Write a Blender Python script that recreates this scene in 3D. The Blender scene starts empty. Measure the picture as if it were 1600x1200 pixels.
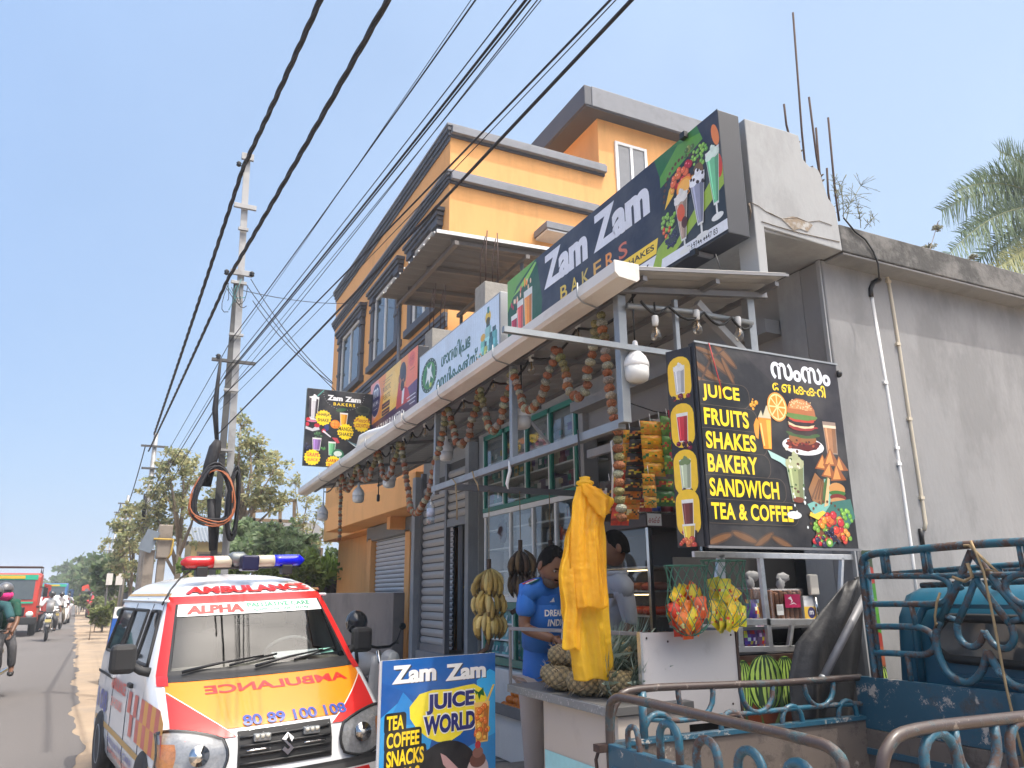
import bpy, bmesh, math, random
from mathutils import Vector, Matrix
import numpy as np
SC = bpy.context.scene
COL = SC.collection
rad = math.radians
# ------------------------------------------------------------------ camera
H = 1.55
FPX = 1194.0
PITCH = math.atan(325.0 / FPX)
ROLL = rad(0.5)
YAW = rad(25.874)
fwd = Vector((0, math.cos(PITCH), math.sin(PITCH)))
rt0 = Vector((1, 0, 0)); up0 = rt0.cross(fwd)
rt = math.cos(ROLL) * rt0 - math.sin(ROLL) * up0
up = math.cos(ROLL) * up0 + math.sin(ROLL) * rt0
Rz = Matrix.Rotation(-YAW, 3, 'Z')
RC = Rz @ Matrix(((rt.x, up.x, -fwd.x), (rt.y, up.y, -fwd.y), (rt.z, up.z, -fwd.z)))
cam = bpy.data.objects.new('camera', bpy.data.cameras.new('camera'))
COL.objects.link(cam)
cam.data.sensor_width = 36.0
cam.data.lens = 36.0 * FPX / 1600.0
cam.data.clip_start = 0.05
cam.data.clip_end = 3000
cam.matrix_world = Matrix.Translation((0, 0, H)) @ RC.to_4x4()
SC.camera = cam
CAMO = Vector((0, 0, H))
def ray(px, py):
    return RC @ Vector(((px - 800) / FPX, -(py - 600) / FPX, -1.0))
def on(px, py, ax, val):            # point of the photograph's ray on an axis plane
    d = ray(px, py); t = (val - CAMO[ax]) / d[ax]
    return CAMO + d * t
def dep(px, py, z):
    return CAMO + ray(px, py) * z
# ------------------------------------------------------------------ light
SUN_EL, SUN_AZ = rad(66), rad(32)   # azimuth from -Y towards +X
sdir = Vector((math.sin(SUN_AZ) * math.cos(SUN_EL), -math.cos(SUN_AZ) * math.cos(SUN_EL), math.sin(SUN_EL)))
W = bpy.data.worlds.new("World"); SC.world = W; W.use_nodes = True
nt = W.node_tree; nt.nodes.clear()
wo = nt.nodes.new('ShaderNodeOutputWorld'); wb = nt.nodes.new('ShaderNodeBackground')
sky = nt.nodes.new('ShaderNodeTexSky'); sky.sky_type = 'NISHITA'; sky.sun_disc = False
sky.sun_elevation = SUN_EL; sky.sun_rotation = math.pi - SUN_AZ
sky.air_density = 1.3; sky.dust_density = 2.2; sky.ozone_density = 1.6; sky.altitude = 0
wb.inputs['Strength'].default_value = 0.13
# thin bright haze over the whole sky, a little stronger on the sun's side, with faint high cloud
tcw = nt.nodes.new('ShaderNodeTexCoord'); dt = nt.nodes.new('ShaderNodeVectorMath'); dt.operation = 'DOT_PRODUCT'; dt.inputs[1].default_value = (.83, .3, .2)
nt.links.new(tcw.outputs['Generated'], dt.inputs[0])
rw = nt.nodes.new('ShaderNodeMapRange'); rw.inputs[1].default_value = -.2; rw.inputs[2].default_value = 1.0; nt.links.new(dt.outputs['Value'], rw.inputs[0])
hz_ = nt.nodes.new('ShaderNodeMix'); hz_.data_type = 'RGBA'; hz_.inputs[6].default_value = (1.5, 2.55, 4.6, 1); hz_.inputs[7].default_value = (3.6, 4.5, 5.8, 1); nt.links.new(rw.outputs[0], hz_.inputs[0])
cn_ = nt.nodes.new('ShaderNodeTexNoise'); cn_.inputs['Scale'].default_value = 2.2; cn_.inputs['Detail'].default_value = 5; nt.links.new(tcw.outputs['Generated'], cn_.inputs['Vector'])
cr_ = nt.nodes.new('ShaderNodeMapRange'); cr_.inputs[1].default_value = .45; cr_.inputs[2].default_value = .75; cr_.inputs[3].default_value = .72; cr_.inputs[4].default_value = .97; nt.links.new(cn_.outputs['Fac'], cr_.inputs[0])
mw = nt.nodes.new('ShaderNodeMix'); mw.data_type = 'RGBA'; nt.links.new(cr_.outputs[0], mw.inputs[0]); nt.links.new(sky.outputs[0], mw.inputs[6]); nt.links.new(hz_.outputs[2], mw.inputs[7])
# extra hazy glow added to the sky round the unseen sun, as soft fill
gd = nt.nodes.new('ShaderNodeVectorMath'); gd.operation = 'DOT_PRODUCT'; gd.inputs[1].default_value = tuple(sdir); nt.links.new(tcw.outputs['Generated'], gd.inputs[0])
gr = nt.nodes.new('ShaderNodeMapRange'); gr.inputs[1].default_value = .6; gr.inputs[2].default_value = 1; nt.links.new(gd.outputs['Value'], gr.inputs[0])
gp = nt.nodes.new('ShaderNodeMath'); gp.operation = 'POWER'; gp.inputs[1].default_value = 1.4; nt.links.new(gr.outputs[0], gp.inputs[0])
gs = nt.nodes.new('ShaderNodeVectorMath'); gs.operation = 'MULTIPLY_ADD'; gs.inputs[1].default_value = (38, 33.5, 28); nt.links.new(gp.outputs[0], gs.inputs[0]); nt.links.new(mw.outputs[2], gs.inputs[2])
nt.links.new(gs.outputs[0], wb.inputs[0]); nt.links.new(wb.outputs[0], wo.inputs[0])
sl = bpy.data.lights.new('sun', 'SUN'); sl.energy = 2.2; sl.angle = rad(0.53); sl.color = (1, .95, .87)
so = bpy.data.objects.new('sun', sl); COL.objects.link(so)
so.rotation_euler = sdir.to_track_quat('Z', 'Y').to_euler()
SC.view_settings.view_transform = 'Standard'; SC.view_settings.look = 'None'
SC.view_settings.exposure = 0.6; SC.view_settings.gamma = 1.0
SC.cycles.max_bounces = 8; SC.cycles.transparent_max_bounces = 12
# ------------------------------------------------------------------ helpers
def S(r, g=None, b=None):
    if g is None: r, g, b = (int(r[i:i + 2], 16) for i in (1, 3, 5))
    return tuple(((c / 255) / 12.92 if c / 255 <= .04045 else ((c / 255 + .055) / 1.055) ** 2.4) for c in (r, g, b))
MATS = {}
def M(name, col=(.5, .5, .5), rough=.6, metal=0., var=.12, scale=6., bump=0., bscale=40., spec=.5, stain=None, samt=.5, sscale=3., slo=.5, coat=0., stretch=None):
    """procedural paint / plaster / plastic: colour varied by noise, optional stain colour of its own shape, optional bump"""
    if name in MATS: return MATS[name]
    m = bpy.data.materials.new(name); m.use_nodes = True; t = m.node_tree; N = t.nodes; L = t.links
    b = N['Principled BSDF']; b.inputs['Roughness'].default_value = rough; b.inputs['Metallic'].default_value = metal
    b.inputs['Specular IOR Level'].default_value = spec; b.inputs['Coat Weight'].default_value = coat
    tc = N.new('ShaderNodeTexCoord'); src = tc.outputs['Object']
    if stretch:
        mp = N.new('ShaderNodeMapping'); mp.inputs['Scale'].default_value = stretch; L.new(src, mp.inputs[0]); src = mp.outputs[0]
    nz = N.new('ShaderNodeTexNoise'); nz.inputs['Scale'].default_value = scale; nz.inputs['Detail'].default_value = 6
    L.new(src, nz.inputs['Vector'])
    mx = N.new('ShaderNodeMix'); mx.data_type = 'RGBA'
    mx.inputs[6].default_value = tuple(c * (1 - var) for c in col) + (1,); mx.inputs[7].default_value = tuple(min(1, c * (1 + var)) for c in col) + (1,)
    L.new(nz.outputs['Fac'], mx.inputs[0]); out = mx.outputs[2]
    if stain:
        n2 = N.new('ShaderNodeTexNoise'); n2.inputs['Scale'].default_value = sscale; n2.inputs['Detail'].default_value = 9; n2.inputs['Roughness'].default_value = .7
        L.new(src, n2.inputs['Vector'])
        rp = N.new('ShaderNodeValToRGB'); rp.color_ramp.elements[0].position = slo; rp.color_ramp.elements[1].position = min(1, slo + .12)
        L.new(n2.outputs['Fac'], rp.inputs[0])
        mm = N.new('ShaderNodeMath'); mm.operation = 'MULTIPLY'; mm.inputs[1].default_value = samt; L.new(rp.outputs[0], mm.inputs[0])
        m2 = N.new('ShaderNodeMix'); m2.data_type = 'RGBA'; L.new(mm.outputs[0], m2.inputs[0]); L.new(out, m2.inputs[6]); m2.inputs[7].default_value = tuple(stain) + (1,)
        out = m2.outputs[2]
    L.new(out, b.inputs['Base Color'])
    if bump:
        n3 = N.new('ShaderNodeTexNoise'); n3.inputs['Scale'].default_value = bscale; n3.inputs['Detail'].default_value = 5; L.new(src, n3.inputs['Vector'])
        bp = N.new('ShaderNodeBump'); bp.inputs['Strength'].default_value = bump; bp.inputs['Distance'].default_value = .01
        L.new(n3.outputs['Fac'], bp.inputs['Height']); L.new(bp.outputs[0], b.inputs['Normal'])
    MATS[name] = m; return m
def glass(name, tint=(.6, .65, .65), alpha=.25, rough=.02):
    if name in MATS: return MATS[name]
    m = bpy.data.materials.new(name); m.use_nodes = True; t = m.node_tree; N = t.nodes; L = t.links; N.clear()
    o = N.new('ShaderNodeOutputMaterial'); tr = N.new('ShaderNodeBsdfTransparent'); tr.inputs[0].default_value = tuple(tint) + (1,)
    gl = N.new('ShaderNodeBsdfGlossy'); gl.inputs['Roughness'].default_value = rough
    lw = N.new('ShaderNodeLayerWeight'); lw.inputs[0].default_value = .5; pw = N.new('ShaderNodeMath'); pw.operation = 'POWER'; pw.inputs[1].default_value = 4; L.new(lw.outputs['Facing'], pw.inputs[0])
    nz = N.new('ShaderNodeTexNoise'); nz.inputs['Scale'].default_value = 1.5
    ad = N.new('ShaderNodeMath'); ad.operation = 'MULTIPLY_ADD'; ad.use_clamp = True; L.new(pw.outputs[0], ad.inputs[0]); ad.inputs[1].default_value = .7
    ml = N.new('ShaderNodeMath'); ml.operation = 'MULTIPLY_ADD'; ml.inputs[1].default_value = alpha; ml.inputs[2].default_value = .04; L.new(nz.outputs['Fac'], ml.inputs[0]); L.new(ml.outputs[0], ad.inputs[2])
    mx = N.new('ShaderNodeMixShader'); L.new(ad.outputs[0], mx.inputs[0]); L.new(tr.outputs[0], mx.inputs[1]); L.new(gl.outputs[0], mx.inputs[2]); L.new(mx.outputs[0], o.inputs[0])
    MATS[name] = m; return m
def mat_print(name='printed_vinyl', rough=.35, var=.05):
    if name in MATS: return MATS[name]
    m = bpy.data.materials.new(name); m.use_nodes = True; t = m.node_tree; N = t.nodes; L = t.links
    b = N['Principled BSDF']; b.inputs['Roughness'].default_value = rough
    at = N.new('ShaderNodeAttribute'); at.attribute_name = 'Col'
    nz = N.new('ShaderNodeTexNoise'); nz.inputs['Scale'].default_value = 35; nz.inputs['Detail'].default_value = 4
    tc = N.new('ShaderNodeTexCoord'); L.new(tc.outputs['Object'], nz.inputs['Vector'])
    n2 = N.new('ShaderNodeTexNoise'); n2.inputs['Scale'].default_value = 4.5; n2.inputs['Detail'].default_value = 6; L.new(tc.outputs['Object'], n2.inputs['Vector'])
    bp = N.new('ShaderNodeBump'); bp.inputs['Strength'].default_value = .25; bp.inputs['Distance'].default_value = .02; L.new(n2.outputs['Fac'], bp.inputs['Height']); L.new(bp.outputs[0], b.inputs['Normal'])
    fd = N.new('ShaderNodeMix'); fd.data_type = 'RGBA'; fd.inputs[7].default_value = (.3, .28, .25, 1); L.new(at.outputs['Color'], fd.inputs[6])
    fr_ = N.new('ShaderNodeMapRange'); fr_.inputs[1].default_value = .4; fr_.inputs[2].default_value = .8; fr_.inputs[4].default_value = .2; L.new(n2.outputs['Fac'], fr_.inputs[0]); L.new(fr_.outputs[0], fd.inputs[0])
    hs = N.new('ShaderNodeHueSaturation'); L.new(fd.outputs[2], hs.inputs['Color'])
    mr = N.new('ShaderNodeMapRange'); mr.inputs[3].default_value = 1 - var * 2; mr.inputs[4].default_value = 1 + var * 2
    L.new(nz.outputs['Fac'], mr.inputs[0]); L.new(mr.outputs[0], hs.inputs['Value']); L.new(hs.outputs[0], b.inputs['Base Color'])
    MATS[name] = m; return m
def leafmat(name, col, trans=.35):
    if name in MATS: return MATS[name]
    m = bpy.data.materials.new(name); m.use_nodes = True; t = m.node_tree; N = t.nodes; L = t.links; N.clear()
    o = N.new('ShaderNodeOutputMaterial'); d = N.new('ShaderNodeBsdfPrincipled'); d.inputs['Roughness'].default_value = .55
    tl = N.new('ShaderNodeBsdfTranslucent'); mx = N.new('ShaderNodeMixShader'); mx.inputs[0].default_value = trans
    at = N.new('ShaderNodeAttribute'); at.attribute_name = 'Col'
    mu = N.new('ShaderNodeMix'); mu.data_type = 'RGBA'; mu.blend_type = 'MULTIPLY'; mu.inputs[0].default_value = 1; mu.inputs[6].default_value = tuple(col) + (1,)
    L.new(at.outputs['Color'], mu.inputs[7]); L.new(mu.outputs[2], d.inputs['Base Color']); L.new(mu.outputs[2], tl.inputs[0])
    L.new(d.outputs[0], mx.inputs[1]); L.new(tl.outputs[0], mx.inputs[2]); L.new(mx.outputs[0], o.inputs[0])
    MATS[name] = m; return m
_txt = {}
def text2d(body, bold=0., shear=0., space=1.):
    """outline of a word as flat triangles, unit cap height about .73, origin at left baseline"""
    k = (body, bold, shear, space)
    if k in _txt: return _txt[k]
    c = bpy.data.curves.new('t', 'FONT'); c.body = body; c.offset = bold; c.shear = shear; c.space_character = space; c.resolution_u = 4
    o = bpy.data.objects.new('t', c); COL.objects.link(o); dg = bpy.context.evaluated_depsgraph_get(); dg.update()
    me = bpy.data.meshes.new_from_object(o.evaluated_get(dg))
    V = [(v.co.x, v.co.y) for v in me.vertices]; Fc = [tuple(p.vertices) for p in me.polygons]
    bpy.data.objects.remove(o); bpy.data.curves.remove(c); bpy.data.meshes.remove(me)
    _txt[k] = (V, Fc); return V, Fc
class MB:
    """collects shapes and links them as ONE mesh object"""
    def __init__(s): s.v = []; s.f = []; s.m = []; s.sm = []; s.c = []; s.mats = []; s.hascol = False; s.T = None
    def mi(s, m):
        if m not in s.mats: s.mats.append(m)
        return s.mats.index(m)
    def add(s, V, F, mat, smooth=False, col=None):
        b = len(s.v)
        if s.T is not None: V = [s.T @ Vector(p) for p in V]
        s.v += [tuple(p) for p in V]; i = s.mi(mat)
        if col is not None: s.hascol = True
        percol = isinstance(col, list)
        for n, f in enumerate(F):
            s.f.append(tuple(b + q for q in f)); s.m.append(i); s.sm.append(smooth)
            s.c.append((col[n] if percol else col) or (1, 1, 1))
        return s
    def bx(s, x0, x1, y0, y1, z0, z1, mat, col=None):
        V = [(x0, y0, z0), (x1, y0, z0), (x1, y1, z0), (x0, y1, z0), (x0, y0, z1), (x1, y0, z1), (x1, y1, z1), (x0, y1, z1)]
        return s.add(V, [(0, 3, 2, 1), (4, 5, 6, 7), (0, 1, 5, 4), (1, 2, 6, 5), (2, 3, 7, 6), (3, 0, 4, 7)], mat, False, col)
    def box(s, c, size, mat, rot=None, col=None):
        c = Vector(c); R = rot or Matrix.Identity(3); V = []
        for k in ((-1, -1, -1), (1, -1, -1), (1, 1, -1), (-1, 1, -1), (-1, -1, 1), (1, -1, 1), (1, 1, 1), (-1, 1, 1)):
            V.append(c + R @ Vector((k[0] * size[0] / 2, k[1] * size[1] / 2, k[2] * size[2] / 2)))
        return s.add(V, [(0, 3, 2, 1), (4, 5, 6, 7), (0, 1, 5, 4), (1, 2, 6, 5), (2, 3, 7, 6), (3, 0, 4, 7)], mat, False, col)
    def bar(s, a, b, w, h, mat, upv=(0, 0, 1), col=None):
        a = Vector(a); b = Vector(b); d = (b - a); L = d.length; d.normalize(); u = Vector(upv)
        x = d.cross(u)
        if x.length < 1e-4: x = d.cross(Vector((0, 1, 0)))
        x.normalize(); z = x.cross(d); R = Matrix((x, d, z)).transposed()
        return s.box((a + b) / 2, (w, L, h), mat, R, col)
    def tube(s, P, r, mat, n=8, closed=False, caps=True, col=None):
        P = [Vector(p) for p in P]; k = len(P); rr = r if isinstance(r, (list, tuple)) else [r] * k
        V = []; nrm = None
        for i in range(k):
            if closed: t = P[(i + 1) % k] - P[i - 1]
            else: t = P[min(i + 1, k - 1)] - P[max(i - 1, 0)]
            if t.length < 1e-9: t = Vector((0, 0, 1))
            t.normalize()
            if nrm is None: nrm = t.orthogonal().normalized()
            else:
                nrm = nrm - t * nrm.dot(t)
                nrm = nrm.normalized() if nrm.length > 1e-6 else t.orthogonal().normalized()
            bi = t.cross(nrm)
            for j in range(n):
                a = 2 * math.pi * j / n; V.append(P[i] + (nrm * math.cos(a) + bi * math.sin(a)) * rr[i])
        F = []
        for i in range(k if closed else k - 1):
            for j in range(n):
                a = i * n + j; b = i * n + (j + 1) % n; i2 = (i + 1) % k
                F.append((a, b, i2 * n + (j + 1) % n, i2 * n + j))
        if caps and not closed: F.append(tuple(range(n - 1, -1, -1))); F.append(tuple((k - 1) * n + j for j in range(n)))
        return s.add(V, F, mat, True, col)
    def lathe(s, prof, o, mat, n=20, R=None, col=None, smooth=True):
        o = Vector(o); R = R or Matrix.Identity(3); V = []; F = []
        for (r, z) in prof:
            for j in range(n):
                a = 2 * math.pi * j / n; V.append(o + R @ Vector((r * math.cos(a), r * math.sin(a), z)))
        for i in range(len(prof) - 1):
            for j in range(n): F.append((i * n + j, i * n + (j + 1) % n, (i + 1) * n + (j + 1) % n, (i + 1) * n + j))
        F.append(tuple(range(n - 1, -1, -1))); F.append(tuple((len(prof) - 1) * n + j for j in range(n)))
        return s.add(V, F, mat, smooth, col)
    def ell(s, c, r, mat, n=12, m=8, R=None, jit=0., rng=random, col=None):
        c = Vector(c); R = R or Matrix.Identity(3); V = [c + R @ Vector((0, 0, r[2]))]
        for i in range(1, m):
            th = math.pi * i / m
            for j in range(n):
                a = 2 * math.pi * (j + .5 * (i % 2) * (jit > 0)) / n; q = 1 + (rng.uniform(-jit, jit) if jit else 0)
                V.append(c + R @ Vector((r[0] * q * math.sin(th) * math.cos(a), r[1] * q * math.sin(th) * math.sin(a), r[2] * q * math.cos(th))))
        V.append(c + R @ Vector((0, 0, -r[2]))); F = []
        for j in range(n): F.append((0, 1 + j, 1 + (j + 1) % n))
        for i in range(m - 2):
            for j in range(n):
                a = 1 + i * n + j; b = 1 + i * n + (j + 1) % n; F.append((a, a + n, b + n, b))
        e = len(V) - 1; q = 1 + (m - 2) * n
        for j in range(n): F.append((q + j, e, q + (j + 1) % n))
        return s.add(V, F, mat, True, col)
    def prism(s, poly, O, U, V_, N_, th, mat, col=None):
        """2-D outline in the U,V frame, thickness th along N"""
        O = Vector(O); U = Vector(U); V_ = Vector(V_); N_ = Vector(N_); n = len(poly)
        A = [O + U * a + V_ * b for a, b in poly]; B = [p + N_ * th for p in A]
        F = [tuple(range(n - 1, -1, -1)), tuple(range(n, 2 * n))] + [(i, (i + 1) % n, n + (i + 1) % n, n + i) for i in range(n)]
        return s.add(A + B, F, mat, False, col)
    def grid(s, fn, nu, nv, mat, smooth=True, col=None, flip=False):
        V = [fn(i / nu, j / nv) for j in range(nv + 1) for i in range(nu + 1)]; F = []
        for j in range(nv):
            for i in range(nu):
                a = j * (nu + 1) + i; q = (a, a + 1, a + nu + 2, a + nu + 1); F.append(q[::-1] if flip else q)
        return s.add(V, F, mat, smooth, col)
    def build(s, name, parent=None, bev=0., solid=0., sub=0):
        me = bpy.data.meshes.new(name); me.from_pydata(s.v, [], s.f); me.update()
        for m in s.mats: me.materials.append(m)
        if len(s.mats) > 1: me.polygons.foreach_set('material_index', s.m)
        me.polygons.foreach_set('use_smooth', s.sm)
        if s.hascol:
            ca = me.color_attributes.new('Col', 'FLOAT_COLOR', 'CORNER'); arr = np.ones((len(me.loops), 4), dtype=np.float32); i = 0
            for p, c in zip(s.f, s.c): arr[i:i + len(p), :3] = c; i += len(p)
            ca.data.foreach_set('color', arr.ravel())
        o = bpy.data.objects.new(name, me); COL.objects.link(o)
        if parent is not None: adopt(o, parent)
        if solid:
            q = o.modifiers.new('solid', 'SOLIDIFY'); q.thickness = solid; q.offset = 0
        if sub:
            q = o.modifiers.new('sub', 'SUBSURF'); q.levels = sub; q.render_levels = sub
        if bev:
            q = o.modifiers.new('bevel', 'BEVEL'); q.width = bev; q.segments = 2; q.limit_method = 'ANGLE'; q.angle_limit = rad(40)
        return o
def world_m(p):
    return (world_m(p.parent) @ p.matrix_parent_inverse if p.parent else Matrix.Identity(4)) @ p.matrix_basis
def adopt(o, parent):
    o.parent = parent; o.matrix_parent_inverse = world_m(parent).inverted()
def tag(o, label, cat, group=None, kind=None):
    o['label'] = label; o['category'] = cat
    if group: o['group'] = group
    if kind: o['kind'] = kind
    return o
def thing(name, loc, label, cat, group=None):
    o = bpy.data.objects.new(name, None); COL.objects.link(o); o.location = loc; o.empty_display_size = .1
    return tag(o, label, cat, group)
def struct(o): o['kind'] = 'structure'; return o
def stuff(o, label, cat): o['kind'] = 'stuff'; return tag(o, label, cat)
def kids(o): return [c for c in bpy.data.objects if c.parent == o]
def dup(o, loc=None, rz=None, label=None, scale=None, parent=None):
    c = o.copy(); COL.objects.link(c)
    if parent is not None: c.parent = parent
    for k in list(o.children): dup(k, parent=c)
    if loc is not None: c.location = loc
    if rz is not None: c.rotation_euler = (0, 0, rz) if not isinstance(rz, tuple) else rz
    if scale is not None: c.scale = (scale,) * 3 if not isinstance(scale, tuple) else scale
    if label: c['label'] = label
    return c
PV = mat_print(); PR = mat_print('matte_natural_colour', .8, .12)
# ---- flat printed pictures: coloured shapes laid as thin vinyl layers on a real panel
class Pic:
    """u to the right and v up on the panel, in the units of (w,h); a shape lies .16 mm above the shapes it covers"""
    def __init__(s, O, U, V, N, w, h, lift=.0015):
        s.O = Vector(O); s.U = Vector(U); s.V = Vector(V); s.N = Vector(N).normalized(); s.w = w; s.h = h; s.lift = lift; s.z = lift; s.b = MB(); s.lv = []
    def pt(s, u, v): return s.O + s.U * (u / s.w) + s.V * (v / s.h) + s.N * s.z
    def level(s, x0, y0, x1, y1):
        l = 0
        for (a, b, c, d, k) in s.lv:
            if k >= l and a < x1 and c > x0 and b < y1 and d > y0: l = k + 1
        s.lv.append((x0, y0, x1, y1, l)); s.z = s.lift + l * .00016
    def poly(s, P, col):
        s.level(min(a for a, b in P), min(b for a, b in P), max(a for a, b in P), max(b for a, b in P))
        q = [s.pt(max(0, min(s.w, a)), max(0, min(s.h, b))) for a, b in P]
        s.b.add(q, [tuple(range(len(q)))], PV, False, col); return s
    def rect(s, a, b, c, d, col): return s.poly([(a, b), (c, b), (c, d), (a, d)], col)
    def ell(s, cx, cy, rx, ry, col, n=20, jit=0., rot=0., seed=1):
        g = random.Random(seed); P = []
        for i in range(n):
            a = 2 * math.pi * i / n; q = 1 + (g.uniform(-jit, jit) if jit else 0); x = rx * q * math.cos(a); y = ry * q * math.sin(a)
            P.append((cx + x * math.cos(rot) - y * math.sin(rot), cy + x * math.sin(rot) + y * math.cos(rot)))
        return s.poly(P, col)
    def many(s, items):                       # items [(cx,cy,rx,ry,col)] as one layer each fourth
        for k, it in enumerate(items): s.ell(*it[:4], it[4], n=12)
        return s
    def star(s, cx, cy, r, col, n=16, d=.86, asp=1.):
        return s.poly([(cx + r * (d if i % 2 else 1) * math.cos(math.pi * i / n), cy + asp * r * (d if i % 2 else 1) * math.sin(math.pi * i / n)) for i in range(2 * n)], col)
    def rrect(s, a, b, c, d, r, col):
        P = []
        for (x, y, t0) in ((c - r, d - r, 0), (a + r, d - r, 90), (a + r, b + r, 180), (c - r, b + r, 270)):
            for k in range(5): t = rad(t0 + k * 22.5); P.append((x + r * math.cos(t), y + r * math.sin(t)))
        return s.poly(P, col)
    def text(s, body, x0, y0, x1, y1, col, bold=.0, shear=0., space=1., fat=0.):
        if fat:
            for k in (-1, 0, 1): s.text(body, x0 + k * fat, y0, x1 + k * fat, y1, col, bold, shear, space)
            return s
        V, F = text2d(body, bold, shear, space)
        if not V: return s
        ax = min(p[0] for p in V); bx_ = max(p[0] for p in V); ay = min(p[1] for p in V); by = max(p[1] for p in V)
        s.level(x0, y0, x1, y1)
        q = [s.pt(x0 + (p[0] - ax) / (bx_ - ax) * (x1 - x0), y0 + (p[1] - ay) / (by - ay) * (y1 - y0)) for p in V]
        s.b.add(q, F, PV, False, col); return s
    def cup(s, cx, y0, w, h, col, top=None, rim=(.75, .75, .72), taper=.75, foot=False):
        """a drink in a glass"""
        d = tuple(c * .6 for c in col); l = tuple(min(1, c * 1.5 + .05) for c in col)
        if foot:
            s.ell(cx, y0, w * .42, h * .05, rim); s.rect(cx - w * .06, y0, cx + w * .06, y0 + h * .2, rim); y0 += h * .18; h *= .82; taper = .35
        s.poly([(cx - w / 2 * taper, y0), (cx + w / 2 * taper, y0), (cx + w / 2, y0 + h), (cx - w / 2, y0 + h)], rim)
        s.poly([(cx - w * .44 * taper, y0 + h * .04), (cx + w * .44 * taper, y0 + h * .04), (cx + w * .44, y0 + h * .88), (cx - w * .44, y0 + h * .88)], col)
        s.poly([(cx + w * .1 * taper, y0 + h * .05), (cx + w * .44 * taper, y0 + h * .04), (cx + w * .44, y0 + h * .88), (cx + w * .15, y0 + h * .88)], d)
        s.poly([(cx - w * .34 * taper, y0 + h * .1), (cx - w * .24 * taper, y0 + h * .1), (cx - w * .22, y0 + h * .85), (cx - w * .34, y0 + h * .85)], l)
        if top:
            for k, (dx, dy, r) in enumerate(((-.25, .0, .27), (.25, .0, .27), (0, .1, .34), (.05, .3, .2), (0, .45, .1))):
                s.ell(cx + dx * w, y0 + h * .9 + dy * w, r * w, r * w * .8, tuple(c * (1 - .1 * (k % 2)) for c in top), n=10, jit=.15, seed=k)
        return s
    def fruits(s, cx, cy, rx, ry, n, seed, pal, r0=.1, r1=.2):
        g = random.Random(seed)
        for k in range(n):
            a = g.uniform(0, 6.28); q = math.sqrt(g.random()); r = g.uniform(r0, r1) * min(rx, ry) * 1.6; c = g.choice(pal)
            x = cx + rx * q * math.cos(a); y = cy + ry * q * math.sin(a)
            s.ell(x, y, r, r * .95, tuple(v * .55 for v in c), n=12); s.ell(x - r * .12, y + r * .12, r * .82, r * .78, c, n=12)
            s.ell(x - r * .35, y + r * .35, r * .22, r * .2, tuple(min(1, v * 1.3 + .2) for v in c), n=8)
        return s
    def build(s, name, parent): return s.b.build(name, parent)
FR = [S(200, 30, 30), S(235, 140, 30), S(240, 190, 50), S(120, 170, 50), S(60, 25, 70), S(190, 40, 60), S(225, 90, 30)]
YEL = S(250, 212, 30); BLK = S(24, 24, 28); WHT = (.82, .82, .82)
# ================================================================== materials
m_conc = M('grey_render', (.265, .265, .27), .92, var=.2, scale=2.6, bump=.25, bscale=30, stain=(.18, .18, .183), samt=.6, sscale=1.8, slo=.48, stretch=(1, 1, .45))
m_conc_dark = M('weathered_concrete', (.16, .155, .15), .95, var=.3, scale=5, bump=.5, bscale=25, stain=(.045, .045, .045), samt=.75, sscale=3, slo=.45)
m_white_r = M('whitewashed_render', (.34, .35, .36), .92, var=.1, scale=4, bump=.2, bscale=25, stain=(.25, .255, .26), samt=.55, sscale=2.5, slo=.48, stretch=(1, 1, .5))
m_crumb = M('broken_render', (.16, .13, .1), 1, var=.45, scale=25, bump=1, bscale=40)
m_orange = M('orange_wall_paint', (.80, .40, .135), .75, var=.05, scale=1.5, bump=.06, bscale=60, stain=(.64, .31, .1), samt=.5, sscale=1.6, slo=.5, stretch=(1, 1, .16))
m_slate = M('slate_grey_trim_paint', (.075, .08, .095), .6, var=.08, scale=3)
m_slate_l = M('grey_coping_paint', (.21, .22, .245), .7, var=.1, scale=4, stain=(.15, .155, .165), samt=.4)
m_darkint = M('dim_interior_plaster', (.36, .35, .33), .9, var=.15)
m_zinc = M('galvanised_steel', (.3, .32, .335), .5, .6, var=.2, scale=14, stain=(.3, .31, .32), samt=.4, sscale=8)
m_zinc_d = M('grey_painted_steel', (.2, .2, .21), .5, .3, var=.15, scale=10)
m_alu = M('aluminium', (.6, .6, .6), .4, .8, var=.12, scale=20, stain=(.35, .34, .33), samt=.35, sscale=14)
m_sheet = M('roof_sheet_underside', (.4, .395, .385), .55, .2, var=.12, scale=3)
m_sheet_b = M('brown_grey_roof_sheet', (.15, .135, .125), .6, .1, var=.12, scale=3)
m_gut = M('white_pvc_gutter', (.66, .63, .59), .45, var=.06, scale=4, stain=(.42, .37, .32), samt=.35, sscale=3, slo=.48, stretch=(1, .4, 1))
m_black = M('black_plastic', (.014, .014, .015), .45, var=.2)
m_rub = M('black_rubber', (.02, .02, .021), .7, var=.25, scale=20)
m_wire = M('weathered_black_cable', (.02, .02, .024), .7, var=.3)
m_wht = M('white_paint', (.75, .75, .74), .4, var=.04, stain=(.55, .53, .5), samt=.25, sscale=4, slo=.55)
m_ivory = M('ivory_pvc_pipe', (.52, .46, .36), .5, var=.08)
m_shut = M('shutter_grey_paint', (.4, .39, .38), .55, .1, var=.06, scale=2)
m_shutw = M('shutter_white_paint', (.6, .6, .6), .5, .1, var=.05, scale=2)
m_tile = M('dark_paving', (.17, .155, .145), .8, var=.3, scale=9, bump=.3)
m_rust = M('rusty_steel', (.07, .045, .038), .85, .3, var=.35, scale=20, bump=.3, bscale=80)
m_rope = M('jute_rope', (.3, .22, .12), .95, var=.25, scale=40)
m_wood = M('old_timber', (.2, .15, .1), .85, var=.3, scale=4)
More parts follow.
